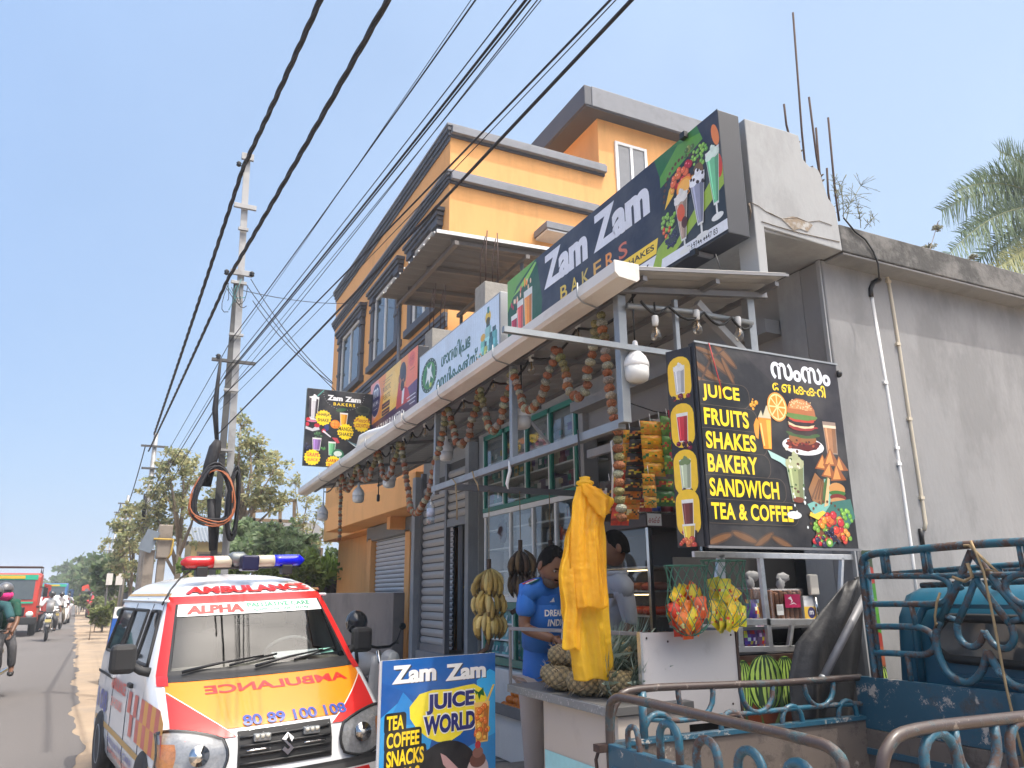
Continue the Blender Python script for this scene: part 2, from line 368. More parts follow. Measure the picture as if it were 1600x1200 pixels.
# ================================================================== ground
def sheet(name, P, z, mat, n=1):
    b = MB(); b.add([(x, y, z) for x, y in P], [tuple(range(len(P)))], mat); return struct(b.build(name))
m_soil = M('sandy_soil', (.30, .235, .165), .95, var=.25, scale=.8, bump=.5, bscale=9, stain=(.16, .13, .09), samt=.5, sscale=.6, slo=.5)
m_asph = M('worn_asphalt', (.125, .113, .106), .9, var=.15, scale=.5, bump=.35, bscale=70, stain=(.09, .08, .075), samt=.5, sscale=.35, slo=.5, stretch=(1, .25, 1))
m_sand = M('sandy_road_shoulder', (.34, .255, .175), .95, var=.22, scale=1.4, bump=.6, bscale=12, stain=(.24, .2, .16), samt=.5, sscale=1.2, slo=.5)
sheet('ground', [(-390, -90), (390, -90), (390, 890), (-390, 890)], -.008, m_soil)
def redge(y): return .2 - .0545 * y            # right edge of the carriageway
ys = [-40, 0, 8, 20, 40, 80, 150, 400, 900]
rng = random.Random(5)
b = MB(); V = []
yy = [-40 + 2 * i for i in range(20)] + [.17 * i for i in range(300)] + [51 + 6 * i for i in range(135)]
wob = lambda y, k: .05 * math.sin(1.3 * y + k) + .035 * math.sin(3.1 * y + 2 * k) + .02 * math.sin(7.7 * y + k)
for y in yy:
    j = (wob(y, 1) + rng.uniform(-.008, .008)) if y < 60 else 0; V += [(redge(y) - 7.2, y, 0.0), (redge(y) + j, y, 0.0)]
b.add(V, [(2 * i, 2 * i + 1, 2 * i + 3, 2 * i + 2) for i in range(len(yy) - 1)], m_asph); struct(b.build('road'))
b = MB(); V = []
for y in yy:
    w = 1.0 if y < 4 else 1.7; V += [(redge(y) - .1, y, -.004), (redge(y) + w + 2 * wob(y, 2), y, -.004)]
b.add(V, [(2 * i, 2 * i + 1, 2 * i + 3, 2 * i + 2) for i in range(len(yy) - 1)], m_sand); struct(b.build('road_shoulder'))
b = MB()
b.bx(1.75, 3.85, 1.2, 11.6, -.12, .012, m_tile)
for k in range(50): b.bx(1.78, 3.84, 3.6 + k * .16, 3.65 + k * .16, .012, .022, m_zinc_d)
struct(b.build('forecourt'))
# ================================================================== shop building
shop = thing('shop_building', (3.95, 3.4, 0), 'grey rendered single storey shop with a flat slab roof, shutters and white painted parapet end', 'shop building')
XF = 3.95
b = MB()
b.bx(XF, 17, 3.36, 3.56, -.1, 3.69, m_conc)                      # side wall
b.bx(16.82, 17, 3.56, 11.3, -.1, 3.69, m_conc)
b.bx(4.6, 17, 11.3, 11.5, -.1, 3.69, m_conc)
b.build('wall', shop, bev=.012)
b = MB()
b.bx(XF + .004, XF + .3, 3.56, 3.78, 0, 3.69, m_white_r)         # pillar return, whitewashed
b.bx(XF - .012, XF + .1, 3.372, 3.4, 0, 3.69, m_white_r)
b.build('corner_pillar', shop)
b = MB()
b.bx(3.97, 17.2, 3.2, 11.6, 3.69, 3.885, m_conc_dark)
b.bx(3.27, 3.97, 3.215, 11.6, 3.70, 3.88, m_white_r); b.bx(3.98, 17.1, 3.206, 3.6, 3.672, 3.689, m_conc)
b.build('roof_slab', shop, bev=.01)
# stepped, broken white end of the parapet with its stub column
prof = [(3.225, 3.36), (3.295, 3.36), (3.3, 3.72), (3.97, 3.69), (3.965, 3.87), (3.955, 4.0), (3.93, 4.03), (3.9, 4.06), (3.885, 4.12), (3.87, 4.17), (3.86, 4.22), (3.84, 4.255), (3.8, 4.27), (3.765, 4.26), (3.735, 4.28), (3.71, 4.30), (3.705, 4.36), (3.7, 4.42), (3.695, 4.475), (3.6, 4.478), (3.225, 4.47)]
b = MB(); b.prism(prof, (0, 3.2, 0), (1, 0, 0), (0, 0, 1), (0, 1, 0), .16, m_white_r)
b.build('parapet_end', shop, bev=.006)
b = MB(); g = random.Random(3)
for i in range(9, len(prof) - 2):                                 # broken masonry along the steps
    (xa, za), (xb, zb) = prof[i], prof[i + 1]
    for k in range(3):
        t = g.random(); b.ell((xa + (xb - xa) * t + .008, 3.28 + g.uniform(-.06, .06), za + (zb - za) * t), (.008, .045, .009), m_crumb, 8, 6, jit=.15, rng=g)
cr = [on(x, y, 1, 3.197) for x, y in ((1172, 316), (1186, 322), (1196, 330), (1205, 334), (1222, 342), (1245, 340), (1262, 347), (1280, 345), (1300, 352))]
b.tube(cr, [.003, .002, .002, .003, .002, .004, .002, .002, .002], m_crumb, 5)
b.tube([on(x, y, 1, 3.197) for x, y in ((1170, 318), (1173, 330), (1172, 344))], [.009, .006, .002], m_crumb, 6)
b.tube([on(x, y, 1, 3.197) for x, y in ((1190, 346), (1215, 354), (1250, 364), (1312, 378))], .0025, m_crumb, 5)
b.build('cracked_render', shop)
b = MB()
m_stain = M('brown_damp_stain', (.25, .2, .15), .95, var=.4, scale=30, stain=(.4, .4, .39), samt=1., sscale=16, slo=.47)
def blot(pts, y): b.add([on(px, py, 1, y) for px, py in pts], [tuple(range(len(pts)))], m_stain)
blot([(1220, 341), (1240, 338), (1262, 346), (1270, 352), (1262, 362), (1250, 357), (1240, 360), (1230, 350)], 3.196)
b.build('stain', shop); b = MB()
m_stain2 = M('grey_mortar_patch', (.2, .2, .2), .95, var=.3, scale=20, stain=(.34, .34, .345), samt=1., sscale=12, slo=.5)
b.add([on(px, py, 1, 3.377) for px, py in ((1430, 815), (1441, 812), (1452, 826), (1456, 846), (1446, 852), (1432, 850))], [(0, 1, 2, 3, 4, 5)], m_stain2)
b.build('stain', shop)
b = MB()                                                          # interior shell of the open bakery front and medical store
b.bx(7.6, 7.7, 3.56, 6.6, .2, 3.69, m_darkint); b.bx(4.3, 7.6, 6.5, 6.6, .2, 3.69, m_darkint); b.bx(4.0, 7.6, 3.7, 6.5, .25, .42, m_tile)
b.bx(4.05, 7.6, 6.6, 11.3, .5, .72, m_tile); b.bx(4.9, 5.0, 6.6, 9.3, .72, 3.69, m_darkint); b.bx(6.2, 6.3, 9.3, 11.3, .72, 3.69, m_darkint)
b.bx(4.0, 6.2, 9.28, 9.38, .72, 3.69, m_darkint)
b.build('interior', shop)
b = MB()                                                          # plinth along the front
b.bx(3.85, 4.3, 6.5, 9.4, -.1, .72, m_wht); b.bx(3.9, 4.35, 9.4, 11.5, -.1, .74, m_conc)
b.bx(4.05, 4.4, 3.79, 6.5, -.1, .42, m_conc)
b.build('plinth', shop, bev=.01)
b = MB(); m_beam = M('dim_grey_beam', (.3, .3, .3), .9, var=.12)
b.bx(XF + .05, XF + .3, 3.78, 11.5, 3.05, 3.69, m_beam)
b.bx(XF - .12, XF + .05, 3.8, 6.55, 3.3, 3.4, m_beam)
b.build('fascia_beam', shop)
b = MB()                                                          # white pillars between the bays
for q in ((3.86, 4.05, 9.3, 9.42, .0, 3.5), (3.84, 4.1, 11.4, 11.55, 0, 3.3), (3.93, 4.1, 6.48, 6.57, .0, 3.5)):
    b = MB(); b.bx(*q, m_white_r); b.build('bay_pillar', shop, bev=.006)
def shutter(name, parent, x, y0, y1, z0, z1, pitch, mat, mgap):
    """rolling shutter in the plane X=x: rounded slats with dark joints"""
    b = MB(); b.bx(x + .02, x + .03, y0, y1, z0, z1, mgap); n = int((z1 - z0) / pitch)
    V = []; F = []
    for k in range(n):
        za = z0 + k * pitch
        prof = ((.012, za + .1 * pitch), (-.004, za + .3 * pitch), (-.012, za + .55 * pitch), (-.004, za + .82 * pitch), (.012, za + .97 * pitch))
        o = len(V)
        for (dx, z) in prof: V += [(x + dx, y0, z), (x + dx, y1, z)]
        for i in range(4): F.append((o + 2 * i, o + 2 * i + 1, o + 2 * i + 3, o + 2 * i + 2))
    b.add(V, F, mat, False); return b.build(name, parent)
m_gap = M('dark_slat_joint', (.09, .085, .08), .8)
shutter('rolling_shutter', shop, 3.965, 10.325, 11.37, .82, 3.2, .115, m_shut, m_gap)
shutter('rolling_shutter', shop, 3.965, 9.45, 10.31, 2.55, 3.35, .115, m_shut, m_gap)
b = MB()
for y in (9.44, 10.32, 11.38): b.bx(3.93, 4.0, y - .035, y + .035, .74, 3.35, m_zinc_d)
b.bx(3.94, 4.0, 9.47, 10.29, 2.44, 2.55, m_zinc_d); b.bx(3.94, 4.0, 10.36, 11.36, .74, .84, m_zinc_d)
b.build('shutter_rail', shop)
# block column stubs standing on the shop roof with rebar
def stub(px, py, label, w=.26, hz=.62):
    p = on(px, py, 0, 3.35); t = thing('column_stub', (p.x, p.y, 3.885), label, 'column stub')
    b = MB(); b.bx(p.x, p.x + w, p.y - w, p.y, 3.887, p.z, M('raw_concrete_blocks', (.3, .28, .25), .95, var=.25, scale=12, bump=.6, bscale=30)); b.build('masonry', t, bev=.008)
    for k in range(4):
        q = Vector((p.x + .05 + .16 * (k % 2), p.y - .05 - .16 * (k // 2), p.z)); b = MB()
        b.tube([q, q + Vector((0, 0, .4)), q + Vector((.02 * k, .1 * (k - 1.5), .62 + .05 * k))], .007, m_rust, 5); b.build('rebar', t)
stub(742, 452, 'grey block column stub behind the gap between the two box signs', .3)
stub(664, 522, 'low block column stub with bent rods behind the pale medical sign', .3)
for k, (x0, y0, x1, y1, lab) in enumerate(((1231, 204, 1225, 163, 'short rebar rod on the top step of the broken parapet'), (1258, 258, 1239, 20, 'tallest rusty rebar rod rising from the broken parapet'),
        (1280, 268, 1264, 152, 'long rebar rod beside a shorter one on the middle step'), (1283, 285, 1275, 200, 'rebar rod leaning just right of a longer one on the parapet'),
        (1296, 312, 1292, 263, 'shortest rebar stub low on the broken parapet'), (1308, 322, 1294, 184, 'rightmost rebar rod beside the roof weeds'))):
    b = MB(); p = on(x0, y0, 1, 3.3); q = on(x1, y1, 1, 3.3); c = p.lerp(q, .2) + Vector((-.006, 0, 0))
    b.tube([p - (c - p) * .8, p, c, q], .008, m_rust, 6); tag(b.build('rebar_rod'), lab, 'rebar', 'rebar on the parapet')
# pipes on the side wall
def pipe(name, pts, r, mat, lab, cat, y=3.36, clips=0, mc=None):
    P = [on(px, py, 1, y) for px, py in pts]; t = thing(name, P[-1], lab, cat); b = MB(); b.tube(P, r, mat, 10); b.build('tube', t)
    if clips:
        for px, py in clips:
            b = MB(); q = on(px, py, 1, y); b.box(q, (r * 2.9, r * 2.4, .02), mc or mat); b.box(q + Vector((r * 1.6, .008, 0)), (.03, .012, .016), m_zinc_d); b.build('clip', t)
    return t
pipe('water_pipe', [(1361, 460), (1385, 605), (1410, 760), (1424, 860), (1440, 1000)], .0125, m_wht, 'thin white pipe running down the grey side wall', 'pipe', clips=[(1382, 598), (1400, 700), (1403, 725)])
pipe('conduit_pipe', [(1196, 372), (1240, 383), (1300, 399), (1362, 414), (1376, 419), (1384, 426), (1389, 445), (1405, 545), (1422, 660), (1440, 778), (1446, 818), (1444, 828)], .0125, m_ivory, 'ivory conduit under the slab edge turning down the grey wall', 'pipe', 3.355, clips=[(1387, 440), (1402, 538), (1420, 655), (1439, 778)])
pipe('cable_sleeve', [(1374, 437), (1364, 442), (1360, 452), (1361, 464)], .017, m_black, 'black hose end capping the white wall pipe', 'hose', 3.355)
pipe('roof_cable', [(1318, 340), (1336, 362), (1352, 374), (1364, 392), (1372, 412), (1374, 438)], .006, m_black, 'black cable dropping from the roof edge into the wall hose', 'cable', 3.19)
pipe('drain_stub', [(1438, 826), (1440, 838), (1442, 852)], .014, m_black, 'short black stub pipe in the damp patch low on the grey wall', 'pipe', 3.35)
# ================================================================== orange building
XO, YO = 4.56, 12.0
og = thing('orange_building', (XO, YO, 0), 'orange three storey building with slate grey cornices and window surrounds', 'building')
YE = 21.2
b = MB()
b.bx(XO, 14, YO, YE, 2.9, 9.95, m_orange); b.bx(XO + .4, 14, YO + .1, YE - .1, -.1, 2.9, m_orange)
b.build('wall', og, bev=.01)
def cornice(z0, z1, out, side_end, name, steps=3):
    b = MB(); h = (z1 - z0) / steps
    for k in range(steps):
        o = out * (k + 1) / steps; mt = m_slate if k < steps - 1 else m_slate_l
        b.bx(XO - o, XO - .002, YO - o, YE + o, z0 + k * h, z0 + (k + 1) * h - .002, m_slate)
    b.bx(XO - .002, side_end, YO - out * .6, YO - .002, z1 - .2, z1 - .002, m_slate); b.bx(XO - .002, side_end, YO - out - .06, YO - out * .6 - .002, z1 - .15, z1 - .002, m_slate_l)
    b.bx(XO - out - .02, XO + .15, YO - out - .02, YE + out, z1, z1 + .05, m_slate_l)
    b.bx(XO + .15, side_end, YO - out - .02, YO + .1, z1, z1 + .05, m_slate_l)
    
    b.build(name, og, bev=.008)
cornice(9.82, 10.1, .08, 8.0, 'cornice'); cornice(8.92, 9.12, .08, 7.8, 'cornice')
b = MB()
for k in range(3): b.bx(XO - .03 - .025 * k, XO, YO + .0, YE, 6.1 + .09 * k, 6.19 + .09 * k - .002, m_slate)
b.build('cornice', og, bev=.006)
b = MB()                                                          # stair tower
b.bx(7.9, 10.7, YO + .012, YE - 3, 9.95, 11.3, m_orange)
b.build('tower_wall', og, bev=.01)
b = MB(); b.bx(7.45, 10.77, YO - .27, YE - 2.5, 11.29, 11.32, m_slate); b.bx(7.6, 10.8, YO - .29, YE - 2.47, 11.322, 11.8, m_slate_l); b.bx(7.42, 7.598, YO - .28, YE - 2.47, 11.322, 11.79, m_slate)
b.build('tower_roof', og, bev=.02)
def plain_window(x0, x1, z0, z1, y):
    w = MB(); t = .07
    for (a, c, d, e) in ((x0, x0 + t, z0, z1), (x1 - t, x1, z0, z1), (x0 + t, x1 - t, z1 - t, z1), (x0 + t, x1 - t, z0, z0 + t), ((x0 + x1) / 2 - .035, (x0 + x1) / 2 + .035, z0 + t, z1 - t)):
        w.bx(a, c, y - .035, y + .02, d, e, m_wht)
    w = w.build('window', og, bev=.004)
    g_ = MB(); g_.bx(x0 + t, x1 - t, y - .012, y - .004, z0 + t, z1 - t, M('grey_window_glass', (.13, .14, .16), .08, var=.2, spec=.8)); g_.build('pane', w)
    return w
plain_window(8.3, 9.12, 9.62, 10.84, YO + .0)
plain_window(6.95, 7.7, 6.9, 8.02, YO - .012)
b = MB(); b.bx(6.35, 7.9, YO - .5, YO - .002, 8.12, 8.16, m_wht); b.bx(6.32, 7.93, YO - .53, YO - .003, 8.162, 8.3, m_slate_l); b.build('window_canopy', og, bev=.008)
m_pane = M('dark_window_glass', (.045, .06, .065), .06, var=.3, spec=.9)
for (ya, yb) in ((12.35, 14.1), (14.75, 16.95), (17.75, 20.2)):      # grey surrounds on the street side
    w = MB(); z0, z1 = 6.8, 8.3; x = XO
    for yy_ in (ya, yb):
        s_ = 1 if yy_ == ya else -1; a, c = sorted((yy_, yy_ + s_ * .24))
        w.bx(x - .09, x, a, c, z0 - .12, z1, m_slate); w.bx(x - .12, x, a - .03, c + .03, z1 - .3, z1 - .22, m_slate); w.bx(x - .11, x, a - .02, c + .02, z0 + .45, z0 + .52, m_slate)
        w.bx(x - .13, x, a - .05, c + .05, z1 - .1, z1, m_slate)
    for k in range(3): w.bx(x - .12 - .035 * k, x - .001, ya - .06 - .04 * k, yb + .06 + .04 * k, z1 + .004 + .08 * k, z1 + .08 + .08 * k, m_slate)
    w.bx(x - .13, x, ya - .1, yb + .1, z0 - .28, z0 - .124, m_slate)
    w = w.build('window', og, bev=.008)
    f = MB(); a, c = ya + .24, yb - .24
    for q in ((a, a + .07, z0 - .12, z1), (c - .07, c, z0 - .12, z1), (a + .07, c - .07, z1 - .07, z1), (a + .07, c - .07, z0 - .12, z0 - .05), ((a + c) / 2 - .03, (a + c) / 2 + .03, z0 - .05, z1 - .07)):
        f.bx(x - .05, x - .002, q[0], q[1], q[2], q[3], m_wht)
    f.build('frame', w)
    p = MB(); p.bx(x - .02, x - .004, a + .07, c - .07, z0 - .05, z1 - .07, m_pane); p.build('pane', w)
b = MB()                                                          # porch sunshade over the ground floor
b.bx(3.95, 4.95, 11.75, 18.2, 2.93, 3.45, m_orange); b.bx(4.2, 4.95, 13.9, 14.1, 2.7, 2.926, m_orange)
b.build('porch', og, bev=.01)
b = MB(); b.bx(4.5, 4.94, 11.9, 16.6, 2.62, 2.925, M('grey_shutter_box', (.2, .2, .19), .7)); b.build('shutter_box', og, bev=.03)
for (a, c) in ((13.95, 16.2), (11.75, 13.55)):
    shutter('rolling_shutter', og, 4.62, a, c, .3, 2.7, .085, m_shutw, m_gap)
for y in (13.62, 16.22): b = MB(); b.bx(4.5, 4.95, y - .0, y + .28, 0, 2.69, m_orange); b.build('pillar', og, bev=.01)
# sheet metal awning over the roof terrace between shop and orange building
aw = thing('metal_awning', (3.3, 9.0, 3.9), 'brown grey corrugated awning over the terrace in front of the orange wall', 'awning')
A0 = on(682, 362, 1, 9.0); b = MB(); n = 60; V = []
x0, x1, y0, y1 = A0.x, A0.x + 2.4, 9.0, 11.7
for i in range(n + 1):
    y = y0 + (y1 - y0) * i / n; dz = .018 * math.cos(i * math.pi / 2.5); V += [(x0, y, A0.z + dz), (x1, y, A0.z + .1 + dz)]
b.add(V, [(2 * i, 2 * i + 2, 2 * i + 3, 2 * i + 1) for i in range(n)], m_sheet_b, True); b.build('roof_sheet', aw, solid=.004)
b = MB(); b.bar((x0, y0 - .012, A0.z + .01), (x1, y0 - .012, A0.z + .11), .014, .05, m_wht); b.build('edge_trim', aw)
b = MB()
for y in (9.12, 10.1, 11.0, 11.6): b.bar((x0 + .25, y, A0.z - .05), (x1, y, A0.z + .05), .05, .06, m_sheet_b)
for x in (x0 + .3, x0 + 1.4): b.bar((x, y0, A0.z - .1), (x, y1, A0.z - .1), .06, .06, m_sheet_b)
b.build('frame', aw)
for x, y in ((x0 + .3, 11.55), (x0 + 1.4, 11.55), (x0 + 1.4, 9.2)): b = MB(); b.tube([(x, y, 3.89), (x, y, A0.z - .1)], .03, m_zinc_d, 8); b.build('post', aw)
b = MB()
for k in range(12):
    y = 9.05 + k * .22; b.ell((x0 - .01, y, A0.z + .012), (.014, .014, .014), m_wht, 8, 6)
b.build('screw_caps', aw)['kind'] = 'stuff'
# ================================================================== canopy over the shop front
cn = thing('metal_canopy', (2.27, 3.3, 2.4), 'sheet metal canopy on slim galvanised posts along the whole shop front', 'canopy')
GY0, GY1 = 3.05, 11.5
gz = lambda y: 3.115 - .0185 * (y - GY0)            # underside of the gutter falls towards the far end
n = 150; V = []
for i in range(n + 1):
    y = GY0 + .02 + (GY1 - GY0) * i / n; dz = .011 * math.cos(i * math.pi / 1.5)
    V += [(2.2, y, gz(y) + .075 + dz), (3.3, y, gz(y) + .075 + .16 + dz)]
b = MB(); b.add(V, [(2 * i, 2 * i + 2, 2 * i + 3, 2 * i + 1) for i in range(n)], m_sheet, False); b.build('roof_sheet', cn, solid=.003)
b = MB(); b.bar((2.21, GY0 + .012, gz(GY0) + .07), (3.31, GY0 + .012, gz(GY0) + .23), .008, .016, m_zinc_d); b.build('edge_flashing', cn)
b = MB()
for y in (3.25, 4.66, 6.19, 7.7, 9.2, 10.7):
    b.bar((2.24, y, gz(y) + .03), (3.3, y, gz(y) + .17), .032, .032, m_zinc_d)
for x in (2.3, 2.8, 3.25): b.bar((x, 3.1, gz(3.1) + .035 + (x - 2.2) * .14), (x, 11.45, gz(11.45) + .035 + (x - 2.2) * .14), .028, .028, m_zinc_d)
b.build('rafter', cn)
def post(x, y, z0, z1, w=.052): q = MB(); q.bx(x - w / 2, x + w / 2, y - w / 2, y + w / 2, z0, z1, m_zinc); return q.build('post', cn, bev=.003)
post(2.27, 3.31, 2.41, 3.13); post(2.27, 4.66, 2.4, 3.09, .045); post(2.27, 6.19, 2.36, 3.06, .045); post(3.2, 3.3, 2.7, 3.26, .055); post(2.62, 3.27, 2.76, 3.15, .028)
q = MB(); q.bx(2.246, 2.294, 3.34, 6.25, 2.385, 2.435, m_zinc); q.build('hanging_beam', cn, bev=.002)
q = MB(); q.bar((3.02, 3.32, 2.55), (3.02, 4.9, 2.55), .04, .06, m_white_r); q.build('side_beam', cn)
q = MB(); q.bar((2.8, 3.3, 3.17), (3.2, 3.31, 2.86), .05, .045, m_white_r); q.build('brace', cn, bev=.003)
q = MB(); q.bar((1.53, 3.25, 2.81), (2.58, 3.25, 2.815), .03, .03, m_zinc); q.build('projecting_arm', cn)
q = MB(); q.bar((2.25, 6.03, 2.41), (3.85, 6.03, 2.41), .04, .05, m_zinc_d); q.build('banana_rail', cn)
q = MB(); q.bar((2.27, 4.68, 2.85), (2.6, 4.72, 2.55), .012, .02, m_white_r); q.build('brace', cn)
q = MB()
q.tube([(2.29, 3.26, 3.06), (2.7, 3.26, 3.09), (3.2, 3.28, 3.1)], .018, m_zinc, 8); q.build('cross_pipe', cn)
# gutter
gt = thing('rain_gutter', (2.14, 3.05, 3.1), 'long white plastic rain gutter along the edge of the shop canopy', 'gutter')
prof = [(2.075, .085), (2.07, .02), (2.09, 0), (2.2, -.012), (2.215, 0), (2.215, .085), (2.205, .085), (2.2, .004), (2.095, .012), (2.082, .03), (2.084, .085)]
b = MB(); V = []
for y in (GY0, 4.5, 6, 7.5, 9, 10.2, GY1): V += [(x, y, gz(y) + z) for x, z in prof]
k = len(prof); F = [(i * k + j, i * k + (j + 1) % k, (i + 1) * k + (j + 1) % k, (i + 1) * k + j) for i in range(6) for j in range(k)]
b.add(V, F, m_gut); b.build('trough', gt)
for y in (GY0, GY1):
    b = MB(); b.prism([(2.066, .086), (2.066, .02), (2.09, -.004), (2.2, -.016), (2.219, 0), (2.219, .086)], (0, y - .012, gz(y)), (1, 0, 0), (0, 0, 1), (0, 1, 0), .014, m_gut); b.build('end_cap', gt, bev=.002)
for (px, py) in ((905, 458), (772, 552), (686, 612), (632, 652), (618, 662), (572, 692), (532, 720), (500, 742)):
    y = on(px, py, 0, 2.07).y; b = MB(); z = gz(y)
    b.tube([(2.06, y, z + .1), (2.058, y, z + .02), (2.085, y, z - .009), (2.2, y + .02, z - .022), (2.24, y + .03, z + .02)], .005, m_zinc, 5); b.build('bracket', gt)
y = on(624, 655, 0, 2.07).y; b = MB(); b.prism([(2.06, .09), (2.06, .015), (2.085, -.008), (2.2, -.02), (2.222, -.004), (2.222, .09)], (0, y - .08, gz(y)), (1, 0, 0), (0, 0, 1), (0, 1, 0), .16, m_gut); b.build('joint_sleeve', gt)
pts = [on(x, y, 0, 2.3) for x, y in ((640, 652), (600, 672), (578, 678), (566, 684), (562, 698), (562, 712))]
pt_ = thing('overflow_pipe', pts[-1], 'white bent overflow pipe above the gutter in front of the milk ad', 'pipe'); b = MB(); b.tube(pts, .045, m_wht, 12); b.build('tube', pt_)
# ================================================================== box signs
m_box = M('dark_sign_box', (.028, .03, .038), .45, var=.15)
m_boxg = M('grey_sign_box', (.33, .34, .35), .5, .3, var=.1)
def sign(name, y0, y1, z0, z1, x, th, mat, label, cat='sign'):
    t = thing(name, (x + th / 2, (y0 + y1) / 2, z0), label, cat)
    b = MB(); b.bx(x, x + th, y0, y1, z0, z1, mat); b.build('box', t, bev=.006)
    return t
DK = S(44, 46, 62)
t = sign('bakery_sign', 3.165, 6.2, 3.6, 4.44, 2.972, .17, m_box, 'long dark box sign reading Zam Zam Bakers with fruit basket and shakes')
P = Pic((2.97, 6.2, 3.62), (0, -3.04, 0), (0, 0, .82), (-1, 0, 0), 304, 82)
P.rect(0, 0, 304, 82, DK)
GR, GR2, LG = S(38, 104, 50), S(90, 150, 50), S(150, 178, 62)
P.poly([(0, 0), (64, 0), (70, 40), (60, 82), (0, 82)], S(30, 84, 54)); P.poly([(0, 50), (20, 70), (58, 82), (0, 82)], S(110, 165, 70)); P.poly([(0, 8), (40, 0), (66, 0), (60, 12), (20, 18)], S(60, 150, 60))
P.poly([(10, 62), (58, 80), (60, 78), (40, 66)], S(150, 200, 90))
for cx, c, h_ in ((14, S(190, 40, 70), 40), (27, S(232, 96, 90), 50), (43, S(245, 150, 50), 55)):
    P.cup(cx, 4, 13 if cx < 40 else 17, h_, c)
    for k in range(7): g = random.Random(k + cx); P.ell(cx + g.uniform(-7, 7), h_ + 4 + g.uniform(0, 16), 1.3, 2.6, S(250, 215, 180) if k % 2 else c, 8)
P.fruits(56, 12, 7, 7, 9, 4, [S(190, 30, 40), S(150, 20, 40), S(60, 20, 40)])
P.poly([(226, 0), (304, 0), (304, 82), (238, 82), (243, 68), (244, 52), (238, 24)], S(40, 46, 52))
P.poly([(238, 82), (243, 66), (270, 82)], GR); P.poly([(243, 66), (243, 58), (304, 74), (304, 82), (268, 82)], GR2); P.poly([(250, 82), (290, 82), (304, 78), (304, 70), (284, 76)], S(56, 120, 54))
P.poly([(284, 82), (304, 82), (304, 60), (290, 66)], DK)
P.poly([(228, 4), (236, 16), (304, 44), (304, 30), (240, 0)], LG); P.poly([(244, 16), (304, 56), (304, 46), (252, 10)], S(60, 66, 70)); P.poly([(240, 0), (300, 26), (304, 26), (304, 10), (250, 2)], S(44, 50, 54))
P.poly([(238, 0), (304, 0), (304, 7), (240, 7)], (.74, .75, .8)); P.text('PH:9744 4447 83', 266, 1.2, 295, 5.2, BLK, .01)
P.poly([(146, 13.5), (234, 13.5), (237, 24), (152, 24)], S(246, 208, 60)); P.text('JUICE & SHAKES', 158, 15.8, 232, 21.6, BLK, .022)
P.poly([(140, 0), (226, 0), (234, 12.5), (146, 12.5)], (.74, .75, .8)); P.text('BAKERY', 186, 2.6, 225, 9.6, BLK, .02)
# fruit basket and three sundae glasses
br = S(96, 54, 30)
for k in range(18):
    a = math.pi * k / 17; P.ell(266 + 20 * math.cos(a), 46 + 22 * math.sin(a), 1.4, 1.4, br, 6)
P.fruits(250, 30, 8, 9, 26, 7, [S(130, 180, 60), S(150, 195, 80)], .1, .15); P.fruits(284, 60, 9, 7, 26, 8, [S(150, 200, 80), S(120, 180, 70)], .1, .16)
P.poly([(246, 40), (252, 52), (262, 60), (256, 46)], S(236, 190, 60)); P.fruits(266, 52, 14, 10, 26, 9, [S(232, 110, 60), S(200, 36, 50), S(240, 160, 60), S(180, 30, 44)], .14, .22)
P.ell(268, 46, 8, 7, S(240, 150, 40)); P.ell(268, 46, 6.6, 5.6, S(246, 180, 80)); P.ell(282, 50, 5, 6, S(120, 90, 50)); P.fruits(252, 16, 8, 6, 18, 11, [S(40, 40, 70), S(60, 50, 90)], .1, .16); P.fruits(247, 24, 4, 4, 6, 12, [S(230, 110, 50), S(210, 50, 40)], .2, .3)
P.fruits(276, 40, 6, 4, 12, 13, [S(40, 36, 60)], .12, .2); P.ell(300, 66, 3, 8, S(232, 130, 60), rot=.2); P.ell(301, 44, 3, 8, S(210, 60, 40)); P.fruits(275, 68, 5, 4, 6, 14, [S(80, 110, 40), S(140, 150, 60)], .2, .4)
P.cup(264, 3, 14, 40, S(176, 150, 130), S(226, 220, 214), foot=True); P.ell(263, 30, 4, 6, S(214, 90, 50)); P.ell(266, 22, 3, 4, S(80, 40, 30))
P.cup(281, 6, 15, 42, S(150, 150, 170), S(235, 235, 240), foot=True)
for k in range(10): g = random.Random(k + 50); P.ell(281 + g.uniform(-6, 6), 44 + g.uniform(-4, 8), 1.2, 1.2, S(50, 34, 30), 6)
P.cup(296, 12, 13, 46, S(120, 200, 150), S(225, 240, 225), foot=True)
P.text('Zam', 75, 46, 146, 77, (.74, .75, .82), .035, fat=.9); P.text('Zam', 157, 46, 229, 77, (.74, .75, .82), .035, fat=.9)
x = 102
for ch, c in zip('BAKERS', (S(222, 190, 70), S(216, 186, 76), S(206, 180, 86), S(218, 168, 76), S(226, 146, 66), S(206, 110, 80))): P.text(ch, x, 26.5, x + 11.2, 38.5, c, .012); x += 17.5
P.build('printed_face', t)
for (px, py) in ((1068, 212), (1085, 395)):
    p = on(px, py, 0, 2.95); b = MB(); b.box(p, (.03, .05, .04), m_black); b.bar(p + Vector((0, 0, .0)), p + Vector((.14, 0, 0)), .03, .02, m_zinc_d); b.build('spot_lamp', t)
b = MB(); b.tube([on(x, y, 1, 3.17) for x, y in ((1118, 397), (1124, 415), (1128, 432))], .003, m_black, 5); b.build('lead_wire', t)
t = sign('medical_sign', 6.38, 8.8, 3.78, 4.42, 2.975, .16, m_boxg, 'pale blue box sign with green Malayalam lettering and medicine bottles')
P = Pic((2.973, 8.78, 3.80), (0, -2.38, 0), (0, 0, .6), (-1, 0, 0), 240, 60)
P.rect(-0, 0, 240, 60, S(206, 222, 240))
for k in range(40): P.rect(k * 6, 0, k * 6 + 1, 60, S(198, 215, 234))
DG = S(22, 92, 84)
